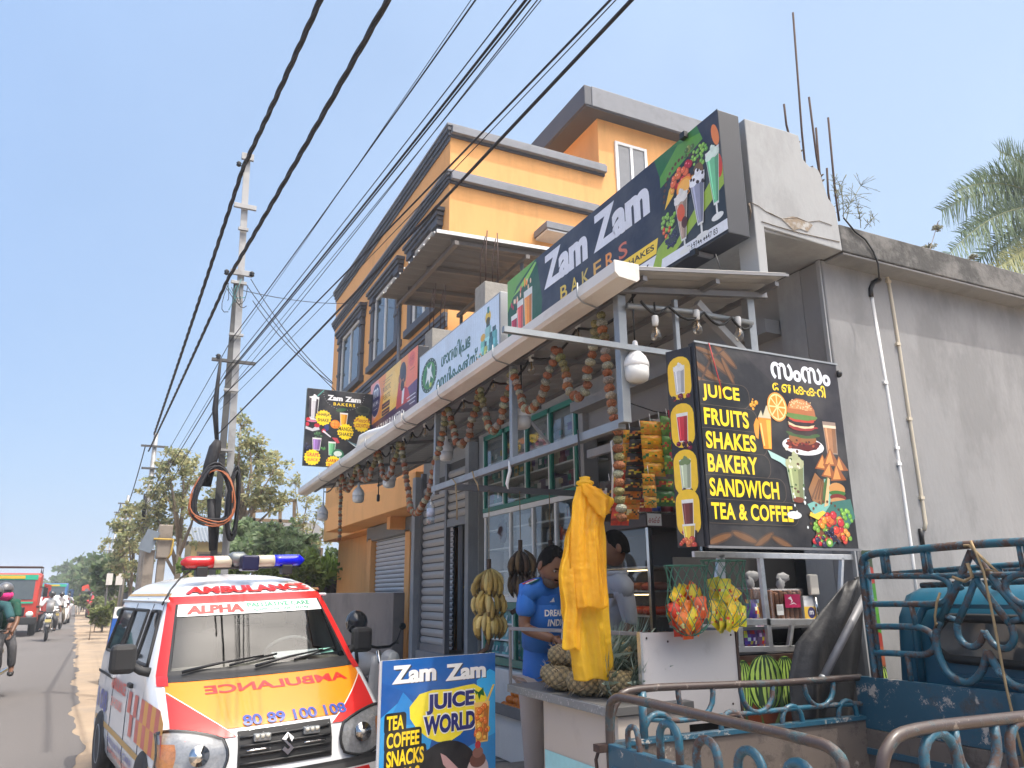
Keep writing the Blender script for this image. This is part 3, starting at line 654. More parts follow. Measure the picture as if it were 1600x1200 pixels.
P.ell(36, 28, 28, 21, S(30, 70, 54), 32); P.ell(36, 28, 22, 16.5, S(70, 150, 60), 32); P.ell(36, 28, 17, 14, S(24, 110, 70), 24, .1)
P.poly([(24, 18), (30, 34), (28, 42), (36, 36), (46, 42), (44, 32), (52, 20), (42, 26), (38, 14), (34, 24)], (.8, .85, .85)); P.ell(42, 15, 4, 3, S(190, 200, 70))
for k in range(18): a = k * .349; P.ell(36 + 25 * math.cos(a), 28 + 18.8 * math.sin(a), 1, .9, (.7, .75, .7), 6)
P.text('ശാനതി(പഭ', 78, 22, 166, 45, DG, .02, space=.92, fat=.5); P.text('െമഡികകൽസ്', 63, -1 + 2, 186, 21, DG, .02, space=.92, fat=.5)
for (cx, y0, w, h_, c) in ((213, 6, 15, 28, S(150, 200, 200)), (200, 5, 12, 18, S(120, 190, 180)), (228, 5, 14, 20, S(100, 170, 175)), (220, 5, 10, 16, S(60, 110, 120)), (207, 3, 8, 12, S(180, 190, 100))):
    P.rrect(cx - w / 2, y0, cx + w / 2, y0 + h_, 2.5, c); P.rect(cx - w * .3, y0 + h_, cx + w * .3, y0 + h_ + 5, S(40, 80, 90)); P.rect(cx - w / 2, y0 + h_ * .3, cx + w / 2, y0 + h_ * .62, tuple(min(1, q * 1.4) for q in c)); P.rect(cx + w * .2, y0 + 1, cx + w * .42, y0 + h_ - 1, tuple(q * .7 for q in c))
P.ell(213, 44, 7, 7, S(222, 186, 60)); P.ell(213, 40, 5, 4, S(90, 80, 40)); P.ell(200, 26, 6, 4, S(220, 170, 60)); P.rect(211, 48, 216, 55, S(60, 130, 130))
g = random.Random(2)
for k in range(46): P.ell(g.uniform(184, 238), g.uniform(1, 9) + (3 if k % 3 == 0 else 0), g.uniform(1.2, 3), g.uniform(.8, 1.8), g.choice([S(60, 150, 140), S(120, 200, 190), S(220, 230, 220), S(30, 110, 100), S(200, 150, 90)]), 7)
P.build('printed_face', t)
t = sign('milk_ad_sign', 8.86, 11.05, 3.72, 4.6, 2.975, .15, m_box, 'orange dairy advertising sign with a man in red above the gutter')
P = Pic((2.973, 11.05, 3.72), (0, -2.19, 0), (0, 0, .88), (-1, 0, 0), 219, 88)
P.rect(0, 0, 219, 88, S(240, 150, 70)); P.poly([(0, 26), (0, 88), (40, 88), (60, 60), (30, 30)], S(242, 160, 150)); P.poly([(60, 24), (130, 24), (150, 88), (80, 88)], S(246, 200, 96)); P.poly([(170, 30), (219, 40), (219, 88), (180, 88)], S(240, 128, 90)); P.ell(110, 56, 26, 26, S(250, 208, 110), 24, .05)
P.poly([(0, 0), (219, 0), (219, 30), (120, 26), (0, 24)], S(66, 42, 92)); P.poly([(150, 26), (219, 30), (219, 44), (170, 40)], S(92, 58, 110))
P.ell(30, 58, 24, 26, S(220, 200, 200), 28); P.ell(30, 58, 22.5, 24.5, S(60, 52, 104), 28); P.text('m', 18, 62, 42, 76, (.8, .8, .8), .01); P.text('MILMA', 16, 50, 44, 57, (.75, .75, .8), .005); P.rect(20, 44, 40, 45, (.7, .7, .7))
P.text('PROBIOTIC', 66, 60, 104, 68, S(120, 80, 60), .004); P.text('PREBIOTIC', 66, 48, 104, 56, S(120, 80, 60), .004); P.rect(66, 73, 100, 73.8, S(150, 110, 80)); P.rect(66, 77, 110, 77.8, S(150, 110, 80))
P.rrect(64, 36, 102, 44, 2, S(70, 44, 70)); P.rrect(64, 26, 102, 34, 2, S(70, 44, 70)); P.rect(68, 39.4, 98, 40.4, S(220, 150, 90)); P.rect(68, 29.4, 98, 30.4, S(220, 150, 90))
P.poly([(132, 22), (136, 40), (150, 46), (168, 46), (182, 40), (190, 28), (192, 22)], S(196, 50, 56)); P.poly([(156, 24), (164, 24), (168, 44), (158, 44)], (.75, .75, .78)); P.poly([(134, 28), (142, 58), (148, 58), (146, 30)], S(190, 46, 52))
P.ell(158, 58, 9, 13, S(156, 100, 70)); P.ell(158, 49, 8, 7, S(44, 32, 30)); P.ell(158, 70, 13, 12, S(50, 48, 58)); P.ell(168, 64, 5, 12, S(50, 48, 58)); P.ell(144, 62, 4, 6, S(160, 104, 76)); P.rect(153, 60, 156, 61.5, (.03, .03, .03)); P.rect(161, 60, 164, 61.5, (.03, .03, .03))
P.ell(196, 76, 12, 10, S(226, 100, 80)); P.text('5 G', 190, 74, 202, 80, S(140, 60, 50)); P.rect(188, 62, 208, 63, S(180, 90, 60))
P.text('ZAM ZAM BAKERS', 14, 5, 163, 17, (.8, .8, .82), .02); P.rect(178, 26, 214, 27.4, (.7, .68, .75)); P.rect(182, 21, 214, 22.4, (.7, .68, .75)); P.rect(190, 16, 212, 17.4, (.7, .68, .75))
P.build('printed_face', t)
# dark projecting shake sign at the far end of the canopy
t = thing('shake_sign', (2.5, 10.93, 3.3), 'square black projecting sign listing mango, grape and sharjah shakes in yellow badges', 'sign')
b = MB(); b.bx(2.0, 2.965, 10.905, 10.97, 3.3, 4.43, M('greenish_grey_sign_edge', (.1, .12, .11), .5)); b.build('box', t, bev=.004)
P = Pic((2.005, 10.903, 3.305), (.955, 0, 0), (0, 0, 1.12), (0, -1, 0), 95.5, 112)
P.rect(0, 0, 95.5, 112, S(27, 27, 32))
for k in range(24): a = math.pi + math.pi * k / 23; P.ell(53 + 30 * math.cos(a), 108 + 24 * math.sin(a), .5, .5, (.5, .5, .5), 5)
P.text('Zam', 29, 97, 51, 105, (.8, .8, .8), .035, fat=.3); P.text('Zam', 55, 97, 78, 105, (.8, .8, .8), .035, fat=.3); P.text('BAKERS', 38, 90, 70, 94.5, YEL, .015, space=1.3)
P.cup(10, 66, 14, 34, S(200, 196, 200), S(232, 230, 230)); P.poly([(4, 70), (7, 70), (6, 98), (3, 98)], S(70, 60, 66)); P.poly([(12, 68), (15, 68), (16, 96), (13, 98)], S(60, 50, 56)); P.poly([(13, 101), (15, 101), (24, 111), (22, 111)], S(70, 150, 140)); P.ell(3, 66, 3, 3, S(200, 30, 40)); P.ell(9, 64, 7, 1.6, S(200, 120, 150))
P.star(24.5, 70, 12, YEL); P.text('SHARJA', 15.5, 71.5, 33.5, 77, BLK, .02); P.text('SHAKE', 16.5, 64, 32.5, 69, BLK, .02)
P.ell(50, 84, 8, 2.5, S(40, 90, 50), rot=.2); P.cup(54, 61, 12, 19, S(236, 160, 40)); P.ell(42, 62, 7, 6.5, S(236, 130, 30)); P.ell(41, 63, 5, 4, S(246, 160, 60)); P.rect(41, 57, 41.8, 68, S(200, 90, 20)); P.rect(36, 62, 47, 62.7, S(200, 90, 20))
P.star(57.5, 52, 12.5, YEL); P.text('MANGO', 47, 53, 68, 59, BLK, .02); P.text('SHAKE', 48, 45.5, 67, 51, BLK, .02)
P.ell(82, 86, 11, 8, S(60, 66, 54), 20, .1); P.ell(82, 87, 9, 5, S(36, 46, 40), 20, .1); P.star(81, 66, 13, YEL); P.text('ശീലാന്', 69, 68, 93, 74, S(180, 30, 40), .015); P.text('പായസം', 69, 60, 93, 66, S(180, 30, 40), .015)
P.poly([(0, 56), (10, 53), (18, 60), (20, 52), (10, 49), (0, 52)], (.6, .58, .62)); P.ell(2, 59, 3, 3, S(190, 40, 60)); P.ell(16, 58, 4, 3, S(180, 40, 60)); P.ell(30, 56, 3.5, 5, S(50, 60, 120)); P.ell(26, 51, 3, 3, S(190, 50, 70)); P.poly([(24, 50), (36, 42), (37, 43), (26, 52)], (.7, .68, .72))
P.fruits(16, 44, 8, 4, 10, 31, [S(60, 110, 60), S(40, 90, 50)], .2, .4); P.cup(17, 22, 13, 18, S(150, 110, 180)); P.star(12, 11.5, 12, YEL); P.text('GRAPE', 4, 12.5, 21, 18, S(190, 40, 70), .02); P.text('JUICE', 5, 5, 20, 10, S(190, 40, 70), .02); P.fruits(4, 28, 4, 5, 8, 33, [S(40, 44, 80)], .2, .3); P.fruits(27, 26, 3, 3, 6, 34, [S(70, 140, 60)], .2, .4)
P.cup(39, 16, 11, 20, S(110, 186, 130)); P.poly([(38, 42), (46, 34), (50, 35), (46, 42)], S(190, 70, 80)); P.ell(48, 17, 9, 9, S(44, 110, 80)); P.ell(48, 19, 6, 4, S(210, 220, 210)); P.star(42, 5, 11, YEL); P.text('KARIKK', 33, 6, 51, 11, S(180, 40, 40), .02); P.text('SHAKE', 34, 0, 50, 4.5, S(180, 40, 40), .02)
P.poly([(60, 40), (84, 22), (90, 20), (88, 32), (70, 36)], S(90, 130, 140)); P.poly([(62, 38), (80, 26), (78, 30)], (.7, .75, .75))
P.build('printed_face', t)
# juice and fruit poster board beside the counter
t = thing('menu_board', (2.98, 2.98, 1.76), 'black board in yellow letters listing juice, fruits, shakes and bakery with a burger', 'sign')
b = MB(); b.bx(2.475, 3.485, 2.955, 3.0, 1.752, 2.785, m_box)
b.bx(2.465, 3.495, 2.945, 2.953, 1.745, 1.757, m_zinc_d); b.bx(2.47, 3.49, 2.946, 2.952, 2.78, 2.79, m_zinc)
b.build('panel', t)
P = Pic((2.48, 2.952, 1.76), (1.0, 0, 0), (0, 0, 1.02), (0, -1, 0), 100, 102)
P.rect(0, 0, 100, 102, S(30, 27, 29)); P.poly([(28, 102), (100, 102), (100, 62), (60, 80)], S(42, 37, 40))
lf = S(110, 72, 36); lf2 = S(72, 48, 28)
for (cx, cy, a, l) in ((14, 92, -.55, 12), (4, 88, -.5, 10), (18, 98, -.7, 11), (2, 82, -.3, 7), (20, 89, -1.1, 8), (6, 98, -.2, 7), (10, 84, -.2, 6)):
    P.ell(cx, cy, l, l * .22, lf2, rot=a); P.ell(cx - .3, cy + .4, l * .9, l * .13, lf, rot=a)
P.poly([(-0, 80), (9, 95), (20, 102), (21, 102), (10, 94), (1, 80)], S(70, 44, 26))
rows = (('JUICE', 71.5, 80.5, 26.3, 33), ('FRUITS', 59.2, 68, 31, 37), ('SHAKES', 47.2, 56, 34.5, 42), ('BAKERY', 35.5, 44.5, 34.2, 43), ('SANDWICH', 23.5, 32.5, 47, 52), ('TEA & COFFEE', 12.3, 20.5, 55, 59))
for (w, y0, y1, xt, xb) in rows:
    P.rrect(-3, y0 - 2, xb, y1 + 1.8, 5, S(88, 74, 60)); P.rrect(-3, y0 - 1.75, xb - .3, y1 + 1.55, 4.9, S(15, 14, 15))
for (w, y0, y1, xt, xb) in rows: P.text(w, 2, y0, xt, y1, YEL, .03, space=1.06)
P.text('സംസം', 50, 88.5, 94, 98.5, (.78, .8, .88), .035)
P.text('േ ബകകറി', 50, 81.5, 89, 88.5, YEL, .02, space=.95)
# orange juice with slice
P.fruits(36, 72, 3, 4, 7, 61, [S(236, 160, 40)], .1, .3); P.poly([(37.5, 66), (46.5, 66), (45, 49.5), (39.5, 49.5)], S(232, 140, 30)); P.poly([(37.5, 66), (40, 70), (41, 67), (44, 73), (46, 72), (46.5, 66)], S(200, 190, 160)); P.poly([(43, 65), (46, 65), (44.8, 50), (43, 50)], S(250, 180, 60)); P.poly([(38.5, 63), (39.5, 63), (40.6, 51), (39.8, 51)], S(255, 210, 120)); P.ell(36, 60, 2, 5, S(230, 150, 40), 9, .3)
P.ell(51.7, 72.9, 7, 8, S(226, 150, 60), 26); P.ell(51.7, 72.9, 6.2, 7.2, S(240, 214, 150), 26)
for k in range(8): a = .39 + k * .785; P.poly([(51.7 + .8 * math.cos(a), 72.9 + .9 * math.sin(a)), (51.7 + 5.6 * math.cos(a - .32), 72.9 + 6.5 * math.sin(a - .32)), (51.7 + 5.6 * math.cos(a + .32), 72.9 + 6.5 * math.sin(a + .32))], S(236, 140, 40))
# burger on a plate
P.ell(68, 53, 15, 5, (.78, .78, .8), 28); P.ell(68, 54, 12.5, 3.6, S(96, 30, 24), 28, .1); P.ell(68, 57, 10, 3.4, S(150, 96, 50), 24)
for k, (y, c, w) in enumerate(((59.5, S(60, 90, 40), 11.6), (61, S(50, 26, 22), 11), (63.4, S(150, 40, 36), 10.4), (64.8, S(226, 200, 160), 9.6), (66, S(44, 22, 20), 10.8), (67.8, S(190, 60, 40), 10), (69.2, S(96, 130, 60), 11))): P.ell(68.5, y, w, 2.1, c, 22, .12, seed=k)
P.poly([(58.5, 70.5), (79, 70), (78.5, 73.5), (76, 77), (71, 79), (66, 79), (61, 77), (58.8, 73.5)], S(176, 104, 56)); P.poly([(60, 73), (77, 73), (75, 76.5), (70, 78.4), (66, 78.4), (62, 76.5)], S(206, 140, 86))
g = random.Random(6)
for k in range(40): P.ell(g.uniform(61, 76.5), g.uniform(73, 78), .45, .35, S(236, 206, 160), 6)
for k in range(30): P.ell(g.uniform(57, 80), g.uniform(51, 56), g.uniform(.5, 1.3), .6, g.choice([S(130, 30, 28), S(70, 20, 20), S(170, 80, 50)]), 6)
# milk tea, samosas
P.cup(89, 50, 10, 18, S(170, 120, 80), rim=S(150, 130, 116), taper=.8); P.rect(84.2, 64.5, 93.8, 66, S(226, 206, 180))
P.ell(87.5, 41, 12, 7, S(46, 46, 46), 26, .03)
for (cx, cy, r, a) in ((80, 44, 5.5, .3), (87, 47, 6.5, .1), (94, 44, 5.5, -.2), (84, 40, 5.5, .4), (91, 39, 6, -.1)):
    P.poly([(cx - r, cy - r * .6 + a * 2), (cx + r, cy - r * .5 - a * 2), (cx + a * 4, cy + r)], S(150, 84, 36)); P.poly([(cx - r * .7, cy - r * .45 + a * 2), (cx + r * .3, cy - r * .4), (cx + a * 4, cy + r * .85)], S(216, 146, 76))
# splash, tall shake, sandwich, small burger
P.poly([(42, 49), (54, 45), (58, 38), (60, 34), (55, 40), (50, 43), (44, 45)], S(170, 206, 200)); P.poly([(66, 22), (78, 26), (80, 36), (84, 36), (86, 18), (70, 16)], S(120, 180, 170)); P.ell(56, 16, 5, 2, (.7, .75, .75))
P.cup(60, 23, 13, 22, S(150, 160, 110), S(176, 180, 140), rim=S(150, 168, 150), taper=.62); P.ell(60, 24, 4, 1.5, S(120, 60, 40))
for k in range(16): P.ell(g.uniform(55, 65), g.uniform(28, 51), g.uniform(.5, 1.2), g.uniform(.5, 1.2), g.choice([S(60, 90, 40), S(90, 60, 40), S(200, 90, 60), S(226, 220, 200)]), 7)
P.poly([(68, 30), (74, 39), (80, 34), (76, 22), (70, 24)], S(150, 104, 60)); P.poly([(76, 22), (80, 34), (83, 38), (81, 24)], S(66, 100, 46)); P.poly([(78, 21), (83, 37), (84.5, 36), (81, 22)], S(214, 180, 130))
for k in range(4): P.poly([(69 + k * 2.4, 25), (70 + k * 2.4, 24.5), (77 + k, 35.5), (76.3 + k, 36)], S(110, 70, 40))
P.ell(89, 31, 6, 3.4, S(196, 140, 80)); P.ell(89, 28.6, 6.2, 1.6, S(60, 110, 46), 14, .1); P.ell(89, 26.4, 6, 2, S(120, 40, 34)); P.ell(89, 24.6, 6, 1.8, S(190, 140, 90))
P.poly([(66, 0), (74, 14), (84, 24), (98, 26), (100, 16), (90, 8), (80, 0)], S(60, 110, 100))
for k in range(14): a = math.pi * k / 13; P.ell(79 + 12 * math.cos(a), 12 + 12 * math.sin(a), .8, .8, br, 6)
P.rect(70, 3, 92, 10, S(120, 70, 36)); P.fruits(73, 10, 5, 5, 20, 71, [S(130, 180, 60)], .12, .2); P.fruits(92, 15, 6, 5, 20, 72, [S(140, 190, 80), S(110, 170, 60)], .12, .2); P.fruits(81, 12, 9, 6, 22, 73, [S(220, 60, 40), S(236, 150, 40), S(230, 110, 50), S(196, 36, 50)], .18, .28); P.fruits(82, 6, 6, 4, 20, 74, [S(40, 36, 60)], .14, .2); P.fruits(92, 6, 5, 3, 8, 75, [S(210, 60, 44), S(120, 170, 60), S(226, 150, 60)], .3, .4); P.fruits(74, 3, 6, 2.5, 14, 76, [S(120, 160, 60), S(190, 30, 40), S(50, 40, 70)], .3, .5); P.ell(78, 2.5, 2.4, 2.2, S(100, 150, 50)); P.ell(78, 2.5, 1.2, 1, S(210, 220, 150)); P.poly([(66, 16), (72, 14), (78, 18), (76, 19), (70, 17), (67, 18)], S(240, 200, 60))
for (cx, cy, a, l) in ((6, 3, .3, 9), (22, 4, -.3, 9), (34, 3, .5, 8), (46, 2, -.4, 8)): P.ell(cx, cy, l, l * .25, lf2, rot=a); P.ell(cx, cy, l * .85, l * .15, lf, rot=a)
for k in range(10): P.ell(g.uniform(54, 68), g.uniform(8, 30), .6, .8, (.7, .75, .75), 6)
P.build('printed_face', t)
b = MB(); b.tube([(2.56, 2.94, 2.785), (2.6, 2.935, 2.6), (2.63, 2.94, 2.5)], .003, M('red_string', (.4, .03, .03)), 5); b.build('red_string', t)
b = MB(); b.ell((3.495, 2.95, 2.73), (.018, .02, .022), m_black, 8, 6); b.build('wall_bolt', t)
# narrow return strip of the board with round drink pictures
A, B_ = Vector((2.415, 3.115, 0)), Vector((2.468, 2.98, 0)); U = (B_ - A); N = Vector((U.y, -U.x, 0)).normalized()
t = thing('drink_strip', ((A.x + B_.x) / 2 + .01, 3.05, 1.75), 'narrow printed strip with yellow drink medallions beside the black menu board', 'sign')
b = MB(); b.prism([(0, 0), (1, 0), (1, 1), (0, 1)], (A.x, A.y, 1.755), U, (0, 0, 1.01), -N, .012, m_box); b.build('panel', t)
P = Pic((A.x, A.y, 1.755), U, (0, 0, 1.01), N, 14, 101)
P.rect(0, 0, 14, 101, S(36, 33, 36))
for k, (y, c, tp) in enumerate(((86, S(200, 200, 205), S(235, 235, 235)), (61, S(200, 50, 60), None), (37, S(190, 200, 170), S(120, 140, 90)), (17, S(110, 40, 30), None))):
    P.rrect(.6, y - 12, 13.4, y + 11, 6, S(240, 196, 40)); P.cup(7, y - 9, 6.5, 15, c, tp)
    P.fruits(7, y - 11, 5, 1.8, 9, k + 3, [S(190, 30, 40), S(120, 20, 50), S(60, 30, 30)], .3, .5)
P.cup(7, 3, 7, 8, S(240, 200, 60)); P.fruits(6, 2, 5, 2, 12, 9, [S(226, 120, 60), S(200, 60, 40)], .3, .5)
P.build('printed_face', t)
# juice world sandwich board
O = Vector((1.2738, 4.2715, 0)); U = Vector((.9612, .2756, 0)); N = Vector((.2756, -.9612, 0)); Wd = .805; lean = Vector((-.2756, .9612, 0)) * .16
t = thing('sandwich_board', O + U * .4, 'blue free standing board reading Zam Zam Juice World in front of the ambulance', 'signboard')
Vv = Vector((0, 0, 1.194)); base = O
b = MB(); b.prism([(0, 0), (Wd, 0), (Wd, 1.15), (0, 1.15)], base + Vector((0, 0, .044)), U, (0, 0, 1), -N, .012, m_wht); b.build('panel', t)
for x in (.01, Wd - .01): b = MB(); b.bar(base + U * x - N * .02, base + U * x + Vector((0, 0, 1.19)) - N * .02, .022, .022, m_wht); b.bar(base + U * (.4 + (x - .4) * .6) - N * .3, base + U * (.4 + (x - .4) * .8) + Vector((0, 0, 1.1)) - N * .04, .022, .022, m_wht); b.build('leg', t)
P = Pic(base + Vector((0, 0, .044)), U * Wd, (0, 0, 1.15), N, 80.5, 115)
y_ = lambda v: 115 + v
P.rect(0, 0, 80.5, 115, S(20, 84, 160)); P.poly([(0, 115), (80.5, 115), (80.5, 92), (60, 100), (30, 92), (0, 104)], S(24, 92, 168)); P.poly([(0, 86), (16, 96), (36, 78), (30, 60), (0, 50)], S(48, 150, 214)); P.poly([(4, 82), (14, 98), (34, 80)], S(36, 128, 200)); P.poly([(66, 100), (76, 106), (80.5, 104), (80.5, 60), (70, 70)], S(60, 170, 232)); P.poly([(0, 60), (30, 68), (46, 50), (40, 20), (0, 20)], S(24, 70, 140)); P.poly([(40, 60), (80.5, 70), (80.5, 40), (50, 44)], S(44, 140, 206))
P.poly([(18.5, 90), (19, 84), (24, 78), (31, 73), (38, 70), (46, 69), (54, 72), (62, 78), (70, 84), (74, 90), (71, 95), (64, 98.5), (56, 98), (46, 97), (34, 97.5), (25, 96)], S(236, 218, 50))
P.ell(44, 46, 26, 24, S(30, 28, 34), 30)
P.text('Zam', 7.6, 102, 37, 111.4, (.05, .05, .06), .045); P.text('Zam', 44, 101, 73.6, 110, (.05, .05, .06), .045); P.text('Zam', 6.8, 102.4, 36, 112, (.82, .82, .82), .035, fat=.25); P.text('Zam', 43.2, 101.4, 72.8, 110.6, (.82, .82, .82), .035, fat=.25)
for (w, a, b0, c, d) in (('JUICE', 30, 84.6, 64.2, 95.3), ('WORLD', 28.2, 74.2, 65.2, 84)):
    P.text(w, a - .8, b0 - .6, c + .8, d + .8, (.8, .8, .8), .07); P.text(w, a, b0, c, d, S(36, 40, 110), .05)
for (w, a, b0, c, d) in (('TEA', 4, 79.4, 15, 86.6), ('COFFEE', 4.3, 70.4, 25.4, 78), ('SNACKS', 4.5, 61, 28.6, 69.2), ('MEALS', 4.5, 52, 26, 60)):
    P.rrect(a - 1.6, b0 - 1.8, c + 1.6, d + 1.4, 2, S(24, 24, 26)); P.text(w, a, b0, c, d, YEL, .03)
P.poly([(63, 96), (66, 92), (66.6, 93), (68, 89), (71, 96), (72, 91)], S(40, 110, 50)); P.cup(70, 66, 12, 22, S(226, 140, 50), rim=S(240, 196, 110)); P.fruits(70, 80, 5, 6, 10, 81, [S(240, 180, 60), S(230, 120, 40)], .2, .3); P.fruits(70, 72, 5, 4, 10, 83, [S(246, 190, 80), S(226, 110, 40)], .2, .4); P.poly([(73, 88), (75, 88), (80, 97), (78.5, 97)], S(240, 200, 90))
P.poly([(40, 64), (44, 62), (58, 50), (64, 48), (60, 44), (50, 50), (42, 58)], S(190, 150, 150)); P.ell(67, 52, 8, 7, S(200, 180, 180)); P.ell(67, 57, 6, 4, S(110, 70, 60)); P.ell(67, 61, 4, 3, S(140, 96, 86)); P.ell(67, 65, 2.2, 2, S(190, 40, 50)); P.cup(67, 30, 14, 20, S(150, 110, 100))
P.ell(46, 48, 8, 6, S(200, 160, 90), 20, .1); P.fruits(46, 49, 7, 4, 18, 85, [S(210, 170, 90), S(150, 80, 50), S(70, 100, 40)], .2, .3)
P.build('printed_face', t)
# ================================================================== hanging lamps and garlands
m_bulbg = glass('clear_bulb_glass', (.96, .93, .88), .12); m_led = M('opal_lamp_plastic', (.62, .62, .6), .3, var=.04); m_ledw = M('white_lamp_plastic', (.74, .74, .73), .35, var=.03)
m_fil = M('brass_filament', (.5, .32, .12), .3, .8)
def bulb_at(p, label, top, k=1.):
    t = thing('light_bulb', p, label, 'bulb', 'clear bulbs hung along the canopy'); b = MB()
    b.lathe([(.008, 0), (.016, .003), (.019, .03), (.019, .055), (.014, .06)], p + Vector((0, 0, .055)), m_ledw, 10); b.build('socket', t)
    b = MB(); b.lathe([(.001, -.04), (.016, -.036), (.027, -.018), (.03, 0), (.026, .018), (.015, .04), (.012, .056)], p, m_bulbg, 12); b.build('glass', t)
    b = MB(); b.tube([p + Vector((0, 0, .05)), p + Vector((.008, 0, .005)), p + Vector((-.006, 0, -.008)), p + Vector((.004, .006, .004))], .004, m_fil, 5); b.build('filament', t)
    b = MB(); b.tube([p + Vector((0, 0, .11)), p + Vector((.006, 0, (top - p.z) * .5)), Vector((p.x, p.y, top))], .006, m_black, 6); b.build('wire', t)
    return t
ORD = ['first', 'second', 'third', 'fourth', 'fifth', 'sixth', 'seventh', 'eighth', 'ninth', 'tenth', 'eleventh', 'twelfth', 'thirteenth', 'fourteenth']
BL = [(903, 527), (830, 577), (770, 604), (724, 637), (683, 657), (664, 677), (644, 683), (631, 697), (613, 705), (596, 716), (574, 728), (556, 742), (543, 752), (527, 766)]
for k, (px, py) in enumerate(BL):
    p = on(px, py, 0, 2.36); bulb_at(p, f'clear bulb behind the gutter, {ORD[k]} along it counted away from the corner post', gz(p.y) + .06)
for k, (px, py, lab) in enumerate(((1025, 524, 'clear bulb on a black wire just right of the corner post'), (1090, 514, 'clear bulb above the top left corner of the black menu board'), (1155, 524, 'clear bulb in front of the slanted white brace'))):
    p = on(px, py, 1, 3.24); bulb_at(p, lab, 3.1)
def led_at(p, label, top, k=1.):
    t = thing('led_lamp', p, label, 'lamp', 'big white led lamps under the canopy'); b = MB()
    b.lathe([(.002, -.085 * k), (.04 * k, -.083 * k), (.06 * k, -.07 * k), (.066 * k, -.045 * k), (.067 * k, .0)], p, m_led, 20); b.build('diffuser', t)
    b = MB(); b.lathe([(.067 * k, 0), (.069 * k, .002), (.068 * k, .025 * k), (.055 * k, .055 * k), (.03 * k, .085 * k), (.017 * k, .1 * k), (.016 * k, .13 * k), (.012 * k, .145 * k), (.004, .15 * k)], p, m_ledw, 20); b.build('housing', t)
    b = MB(); b.tube([p + Vector((0, 0, .145 * k)), Vector((p.x, p.y, top))], .005, m_black, 6); b.build('wire', t)
    return t
for (px, py, X, k, lab) in ((994, 574, 2.33, 1.02, 'biggest white led lamp right beside the corner post'), (815, 652, 2.36, 1, 'white led lamp under the second garland swag'), (697, 706, 2.5, 1, 'white led lamp half hidden behind a long garland'),
        (608, 750, 2.36, 1., 'white led lamp hanging in front of the orange porch'), (560, 774, 2.36, 1.05, 'white led lamp left of the bare socket under the gutter'), (504, 803, 2.3, 1.1, 'farthest led lamp at the left end of the canopy')):
    p = on(px, py, 0, X); led_at(p, lab, gz(p.y) + .05 if X < 2.4 else gz(p.y) + .1, k)
p = on(591, 778, 0, 2.36); t = thing('bare_socket', p, 'bare socket on a looped black wire under the canopy', 'lamp socket'); b = MB(); b.lathe([(.01, -.04), (.018, -.03), (.018, .03), (.008, .04)], p, m_black, 10); b.build('socket', t)
b = MB(); b.tube([p + Vector((0, 0, .04)), p + Vector((0, .01, .2)), Vector((p.x, p.y, gz(p.y) + .05))], .006, m_black, 6); b.build('wire', t)
p = on(812, 808, 1, 6.03) ; p = on(805, 812, 1, 6.6)
m_cable = M('black_festoon_cable', (.015, .015, .016), .5)
b = MB(); fy = [on(px, py, 0, 2.36).y for px, py in BL]; P = []
ypts = [3.25] + fy + [11.3]
for i in range(len(ypts) - 1):
    for j in range(5):
        t_ = j / 5; y = ypts[i] + (ypts[i + 1] - ypts[i]) * t_; P.append((2.36, y, gz(y) + .05 - .09 * math.sin(math.pi * t_)))
b.tube(P, .009, m_cable, 6); tag(b.build('festoon_cable'), 'black looping cable that carries the bulbs behind the gutter', 'cable')
b = MB(); P = []
xs = [2.36, 2.55, 2.8, 3.0, 3.18]
for i in range(4):
    for j in range(6): t_ = j / 6; P.append((xs[i] + (xs[i + 1] - xs[i]) * t_, 3.235, 3.09 - .06 * math.sin(math.pi * t_)))
b.tube(P, .008, m_cable, 6); tag(b.build('festoon_cable'), 'short black cable loops along the near end of the canopy', 'cable')
m_fl = M('dried_marigold', (1, 1, 1), .95, var=.1)
def flowermat():
    m = bpy.data.materials.new('garland_flowers'); m.use_nodes = True; N = m.node_tree.nodes; L = m.node_tree.links; b = N['Principled BSDF']; b.inputs['Roughness'].default_value = .9
    a = N.new('ShaderNodeAttribute'); a.attribute_name = 'Col'; tc = N.new('ShaderNodeTexCoord'); v = N.new('ShaderNodeTexVoronoi'); v.inputs['Scale'].default_value = 130; L.new(tc.outputs['Object'], v.inputs['Vector'])
    rp = N.new('ShaderNodeMapRange'); rp.inputs[2].default_value = .6; rp.inputs[3].default_value = 1.15; rp.inputs[4].default_value = .55; L.new(v.outputs['Distance'], rp.inputs[0])
    h = N.new('ShaderNodeHueSaturation'); L.new(a.outputs['Color'], h.inputs['Color']); L.new(rp.outputs[0], h.inputs['Value']); L.new(h.outputs[0], b.inputs['Base Color'])
    bp = N.new('ShaderNodeBump'); bp.inputs['Strength'].default_value = 1; bp.inputs['Distance'].default_value = .006; bp.invert = True; L.new(v.outputs['Distance'], bp.inputs['Height']); L.new(bp.outputs[0], b.inputs['Normal'])
    return m
m_fl = flowermat(); CREAM = (.50, .45, .33); ORG = (.47, .17, .075); OLIVE = (.34, .29, .13)
